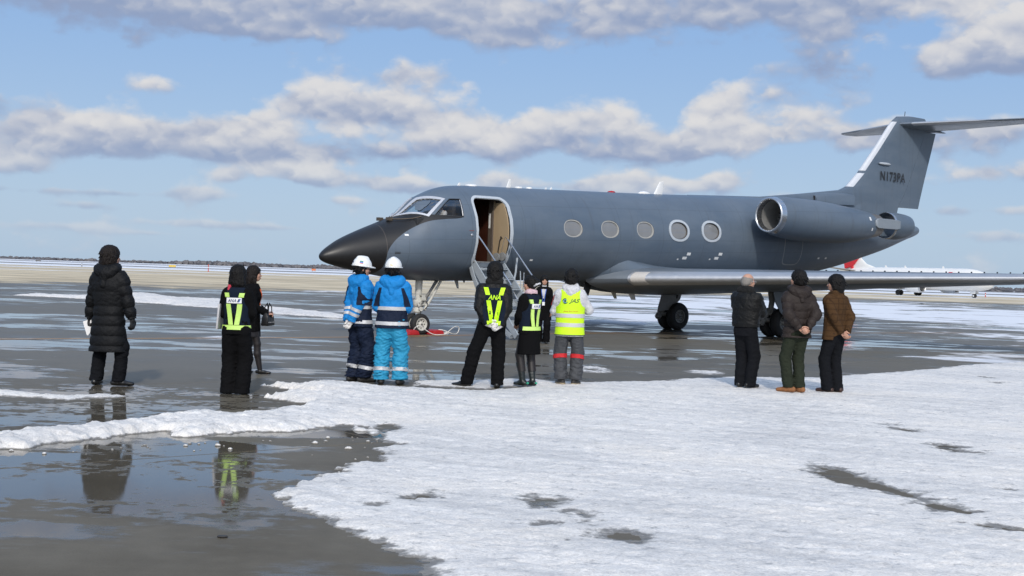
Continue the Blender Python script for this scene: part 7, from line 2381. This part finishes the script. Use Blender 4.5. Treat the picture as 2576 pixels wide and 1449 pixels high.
def person_far():
    p = Pose(1.55, True, feet={-1: (-.08, .02), 1: (.09, -.03)}, toes={-1: -8, 1: 8}, wrists={-1: (-.22, .06, .84), 1: (.20, .10, .86)}, headyaw=-12, headpitch=-4)
    hd = {-1: ((.05, .1, -1), (1, 0, 0), .4), 1: ((-.05, .1, -1), (-1, 0, 0), .4)}
    b = build_body('person', p, hd)
    place(b, .74, 29.67, 0, 185, 'person facing the camera in a black coat with white high-neck top, by the jet stairs')
    hair(p, b, 'long2')
    trousers(p, b, C_blackt, thigh=.098, knee=.085, hem=.090, length=.04, seed=41)
    shoes(p, b, C_shoe, 'boot')
    f = torso_field(p, .60, .035, .0, .02, sleeve=(.068, .058, .052)); f.fold(.004, 36, 15); finish_top(p, f, .60); fobj('coat', f, C_black, b)
    c = Field(p.neck - [.14, .14, .1], p.neck + [.14, .14, .1], .008); c.cap(p.neck + [0, 0, -.03], p.head + [0, -.02, -.09], .066, .058, .02); fobj('high_neck', c, C_white, b)
    strip('blouse', f, [((-.05, 1.41 * p.k), (.05, 1.41 * p.k)), ((-.012, 1.17 * p.k), (.012, 1.17 * p.k))], 10, C_white, b, (0, -1, 0), .007, nu=4)
    for s in (-1, 1):
        strip('lanyard', f, [((s * .055 - .008, 1.41 * p.k), (s * .055 + .008, 1.41 * p.k)), ((s * .012 - .008, 1.08 * p.k), (s * .012 + .008, 1.08 * p.k))], 10, C_bluel, b, (0, -1, 0), .012)
    strip('id_card', f, [((-.03, .99 * p.k), (.03, .99 * p.k)), ((-.03, 1.08 * p.k), (.03, 1.08 * p.k))], 4, C_paper, b, (0, -1, 0), .02)
person_far()

def person_neon_vest():
    p = Pose(1.64, feet={-1: (-.095, .0), 1: (.095, .0)}, toes={-1: -22, 1: 20}, wrists={-1: (-.08, .27, 1.10), 1: (.10, .27, 1.12)}, poles={-1: (-.7, -.5, -.7), 1: (.95, -.4, -.6)})
    hd = {-1: ((.6, .7, .2), (.3, -.6, -.7), .7), 1: ((-.6, .7, .2), (-.3, -.6, -.7), .7)}
    b = build_body('person', p, hd)
    place(b, .84, 18.40, .018, 3, 'person in a neon yellow vest with silver bands over a white jacket')
    hair(p, b, 'short')
    k = p.k
    tr, tf = trousers(p, b, C_grey, thigh=.108, knee=.094, hem=.096, length=.085, fold=.008, seed=51)
    for q in (-1, 1):
        wrap('knee_band', leg_field(p, q, .094, .096, .008, 51), None, .035 * k, .095 * k, C_redband, tr, .006, axis=(p.knee[q], p.ank[q]), rad=.16)
    shoes(p, b, C_workboot, 'hiker', mat('tan_sole', (.30, .24, .15), .7))
    f = torso_field(p, .74, .046, .01, .005, sleeve=(.072, .064, .052), shoulder=.082); f.fold(.006, 36, 17); finish_top(p, f, .74, 0, 1.46); fobj('jacket', f, C_white, b)
    for q in (-1, 1):
        wrap('cuff_panel', arm_field(p, q, (.072, .064, .052), .006, 36, 17), None, .12, np.linalg.norm(p.wr[q] - p.el[q]) - .005, C_grey, b, .006, axis=(p.el[q], p.wr[q]), rad=.12, n=30)
    strip('sleeve_text', f, [((-.245, 1.36 * k), (-.228, 1.36 * k)), ((-.285, 1.20 * k), (-.272, 1.20 * k))], 8, C_redband, b, (0, 1, 0), .006)
    hood(p, b, C_white, .03, .80, .03, .008)
    v, vf = vest_shell(p, .755, .062, C_neonv, b, waist=.192, flare=.008, col=1.45)
    for z in (1.055, .915):
        wrap('silver_band', vf, p.pelvis, z * k - .028, z * k + .028, C_silver, v, .007)
    # neck and hem piping
    wrap('hem_piping', vf, p.pelvis, .755 * k + .002, .755 * k + .012, C_grey, v, .004)
    lettering('lettering', vf, 'JAS', .055, 1.235 * k, .155, .075, C_logo_dark, v, (0, 1, 0), .010, shear=.45, bold=.006)
    cx, cz = -.075, 1.275 * k
    def arc(r0, r1, a0, a1, m):
        A = np.radians(np.linspace(a0, a1, 10))
        P = [(cx + r1 * math.cos(t), cz + r1 * math.sin(t)) for t in A] + [(cx + r0 * math.cos(t), cz + r0 * math.sin(t)) for t in A[::-1]]
        flatpoly('emblem', vf, P, m, v, (0, 1, 0), .010)
    arc(.030, .040, 60, 190, C_logo_dark); arc(.030, .038, 215, 350, C_logo_dark); arc(.018, .026, 20, 320, C_logo_blue); arc(.0, .014, 0, 359, C_logo_dark)
    lettering('slogan', vf, 'Jump And Smile!', .01, 1.105 * k, .215, .028, C_red_ink, v, (0, 1, 0), .010, shear=.35, bold=.004)
person_neon_vest()

def person_bald():
    p = Pose(1.66, feet={-1: (-.075, .01), 1: (.075, .02)}, toes={-1: -6, 1: 14}, wrists={-1: (.07, .235, 1.13), 1: (-.08, .25, 1.09)}, poles={-1: (-1, -.1, -.6), 1: (1, .1, -.6)}, headyaw=16, headpitch=-4)
    hd = {-1: ((1, -.05, .05), (.1, -1, 0), .45), 1: ((-1, -.1, .05), (-.1, -1, 0), .45)}
    b = build_body('person', p, hd)
    place(b, 3.42, 18.78, .030, 42, 'balding person with glasses in a black leather jacket, arms folded')
    hair(p, b, 'bald', M_grey)
    k = p.k
    trousers(p, b, C_charcoal, thigh=.108, knee=.092, hem=.088, length=.02, fold=.0035, seed=61)
    shoes(p, b, C_shoe, 'shoe')
    f = torso_field(p, .93, .060, .028, .0, sleeve=(.094, .086, .064), shoulder=.094, waist=.20); f.fold(.009, 19, 25); finish_top(p, f, .93, 0, 1.46); fobj('jacket', f, C_leather, b)
    u = torso_field(p, .79, .030, .0, .01, arms=False); u.cut((0, 0, .79 * k), (0, 0, -1)); u.cut((0, 0, 1.1 * k), (0, 0, 1)); fobj('under_jacket', u, C_charcoal, b)
    c = Field(p.neck - [.2, .2, .12], p.neck + [.2, .2, .12], .009); c.cap(p.neck + [-.07, -.035, .012], p.neck + [.07, -.035, .012], .064, .064, .04); c.cap(p.neck + [.08, -.02, .0], p.neck + [.10, .09, -.07], .045, .03, .04); c.cap(p.neck + [-.08, -.02, .0], p.neck + [-.10, .09, -.07], .045, .03, .04); c.fold(.005, 80, 2); fobj('collar', c, C_fur, b)
    g = G()
    for q in (-1, 1):
        g.tube([H3(p, (q * .031 + .023 * math.cos(t), .106, .002 + .018 * math.sin(t))) for t in np.linspace(0, 2 * math.pi, 14)], .0022, 5)
        g.tube([H3(p, (q * .054, .104, .006)), H3(p, (q * .080, .04, .006)), H3(p, (q * .082, -.01, -.002))], .0024, 5)
    g.tube([H3(p, (-.009, .108, .004)), H3(p, (.009, .108, .004))], .002, 5)
    g.build('glasses', C_silver, b)
person_bald()

def person_brown_down():
    p = Pose(1.72, feet={-1: (-.075, .02), 1: (.075, -.01)}, toes={-1: -46, 1: -18}, wrists={-1: (-.045, -.185, .93), 1: (.07, -.19, .93)}, poles={-1: (-1, -.3, 0), 1: (1, -.3, 0)}, headyaw=-26)
    hd = {-1: ((.75, -.2, -.5), (0, -1, .1), .6), 1: ((-.70, -.28, -.5), (0, -1, .2), .8)}
    b = build_body('person', p, hd)
    place(b, 4.04, 18.24, .028, -14, 'person in a brown quilted down jacket and olive green trousers, tan shoes')
    hair(p, b, 'short')
    k = p.k
    trousers(p, b, C_green, thigh=.100, knee=.080, hem=.076, length=.07, fold=.005, seed=71)
    shoes(p, b, C_tan, 'shoe')
    f = torso_field(p, .79, .058, .015, .01, quilt=(.105, .020), sleeve=(.090, .080, .062), shoulder=.090); f.fold(.004, 40, 33); finish_top(p, f, .79, 0, 1.46); fobj('jacket', f, C_brown, b)
    hood(p, b, C_brown, .10, 1.12, .10)
person_brown_down()

def person_tweed():
    p = Pose(1.67, feet={-1: (-.075, .02), 1: (.075, -.03)}, toes={-1: -14, 1: 4}, wrists={-1: (-.035, -.175, .90), 1: (.075, -.17, .90)}, poles={-1: (-1, -.4, 0), 1: (1, -.4, 0)}, headyaw=-30)
    hd = {-1: ((.7, -.2, -.6), (0, -1, .1), .6), 1: ((-.7, -.25, -.6), (0, -1, .2), .8)}
    b = build_body('person', p, hd)
    place(b, 4.62, 18.43, .028, -34, 'person with short black hair in a brown checked tweed coat, rightmost of the onlookers')
    hair(p, b, 'shaggy')
    trousers(p, b, C_charcoal, thigh=.098, knee=.082, hem=.086, length=.03, fold=.0035, seed=81)
    shoes(p, b, C_brownshoe, 'shoe')
    f = torso_field(p, .79, .042, .0, .018, sleeve=(.076, .066, .054), shoulder=.080); f.fold(.005, 36, 43); finish_top(p, f, .79, 0, 1.475); fobj('coat', f, C_tweed, b)
    c = Field(p.neck - [.18, .18, .1], p.neck + [.18, .18, .1], .009); c.cap(p.neck + [-.055, -.03, .0], p.neck + [.055, -.03, .0], .058, .058, .03); c.cap(p.neck + [-.06, .03, -.01], p.neck + [.06, .03, -.01], .05, .05, .03); fobj('collar', c, C_tweed, b)
person_tweed()

def pilot():
    """seated behind the side window of the cockpit"""
    p = Pose(1.70, feet={-1: (-.10, .32), 1: (.10, .32)}, toes={-1: 0, 1: 0}, wrists={-1: (-.12, .38, 1.12), 1: (.12, .38, 1.12)}, poles={-1: (-.5, -.3, -1), 1: (.5, -.3, -1)}, lean=(0, .05), headpitch=-10)
    k = p.k
    for q in (-1, 1):
        p.knee[q] = p.hip[q] + np.array([q * .04, .42, .03]); p.ank[q] = p.knee[q] + np.array([0, .10, -.40]); p.toe[q] = p.ank[q] + np.array([0, .14, 0])
    hd = {-1: ((.1, 1, .1), (0, 0, -1), .8), 1: ((-.1, 1, .1), (0, 0, -1), .8)}
    b = build_body('person', p, hd)
    hair(p, b, 'short')
    f = torso_field(p, .90, .012, .0, 0, sleeve=(.062, .054, .046), shoulder=.070); f.fold(.004, 36, 3); finish_top(p, f, .90, -.02, 1.45); fobj('shirt', f, C_white, b)
    for q in (-1, 1):
        strip('epaulette', f, [((q * .15 - .03, -.03), (q * .15 + .03, -.03)), ((q * .15 - .03, .05), (q * .15 + .03, .05))], 4, C_black, b) if False else None
        g = G(); c = p.sh[q] + np.array([0, 0, .062]); g.box(tuple(c + [-.045, -.02, -.008]), tuple(c + [.045, .02, .006])); g.build('epaulette', C_black, b, False)
        g = Field(np.array([-.3, -.3, .3]), np.array([.3, .75, 1.1]), .012); g.cap(p.hip[q], p.knee[q], .095, .075, .03); g.cap(p.knee[q], p.ank[q], .07, .06, .03); fobj('trouser_leg', g, C_charcoal, b)
    g = G()
    for q in (-1, 1):
        g.lathe([(-.02, .001), (-.019, .035), (.012, .038), (.02, .001)], H3(p, (q * .085, -.005, -.01)), head_rot(p)[:, 0], 14)
    g.tube([H3(p, (.085 * math.cos(t), -.01, .02 + .125 * math.sin(t))) for t in np.linspace(0, math.pi, 12)], .007, 6); g.build('headset', C_silver, b)
    # cockpit seat station 0.30, port side
    wm = jet.matrix_basis @ Matrix.Translation((.30, -.52, 1.68))
    b.matrix_world = wm @ Matrix.Rotation(R(90), 4, 'Z')
    tag(b, 'person in a white shirt with headset, seated behind the cockpit side window', 'person')
pilot()
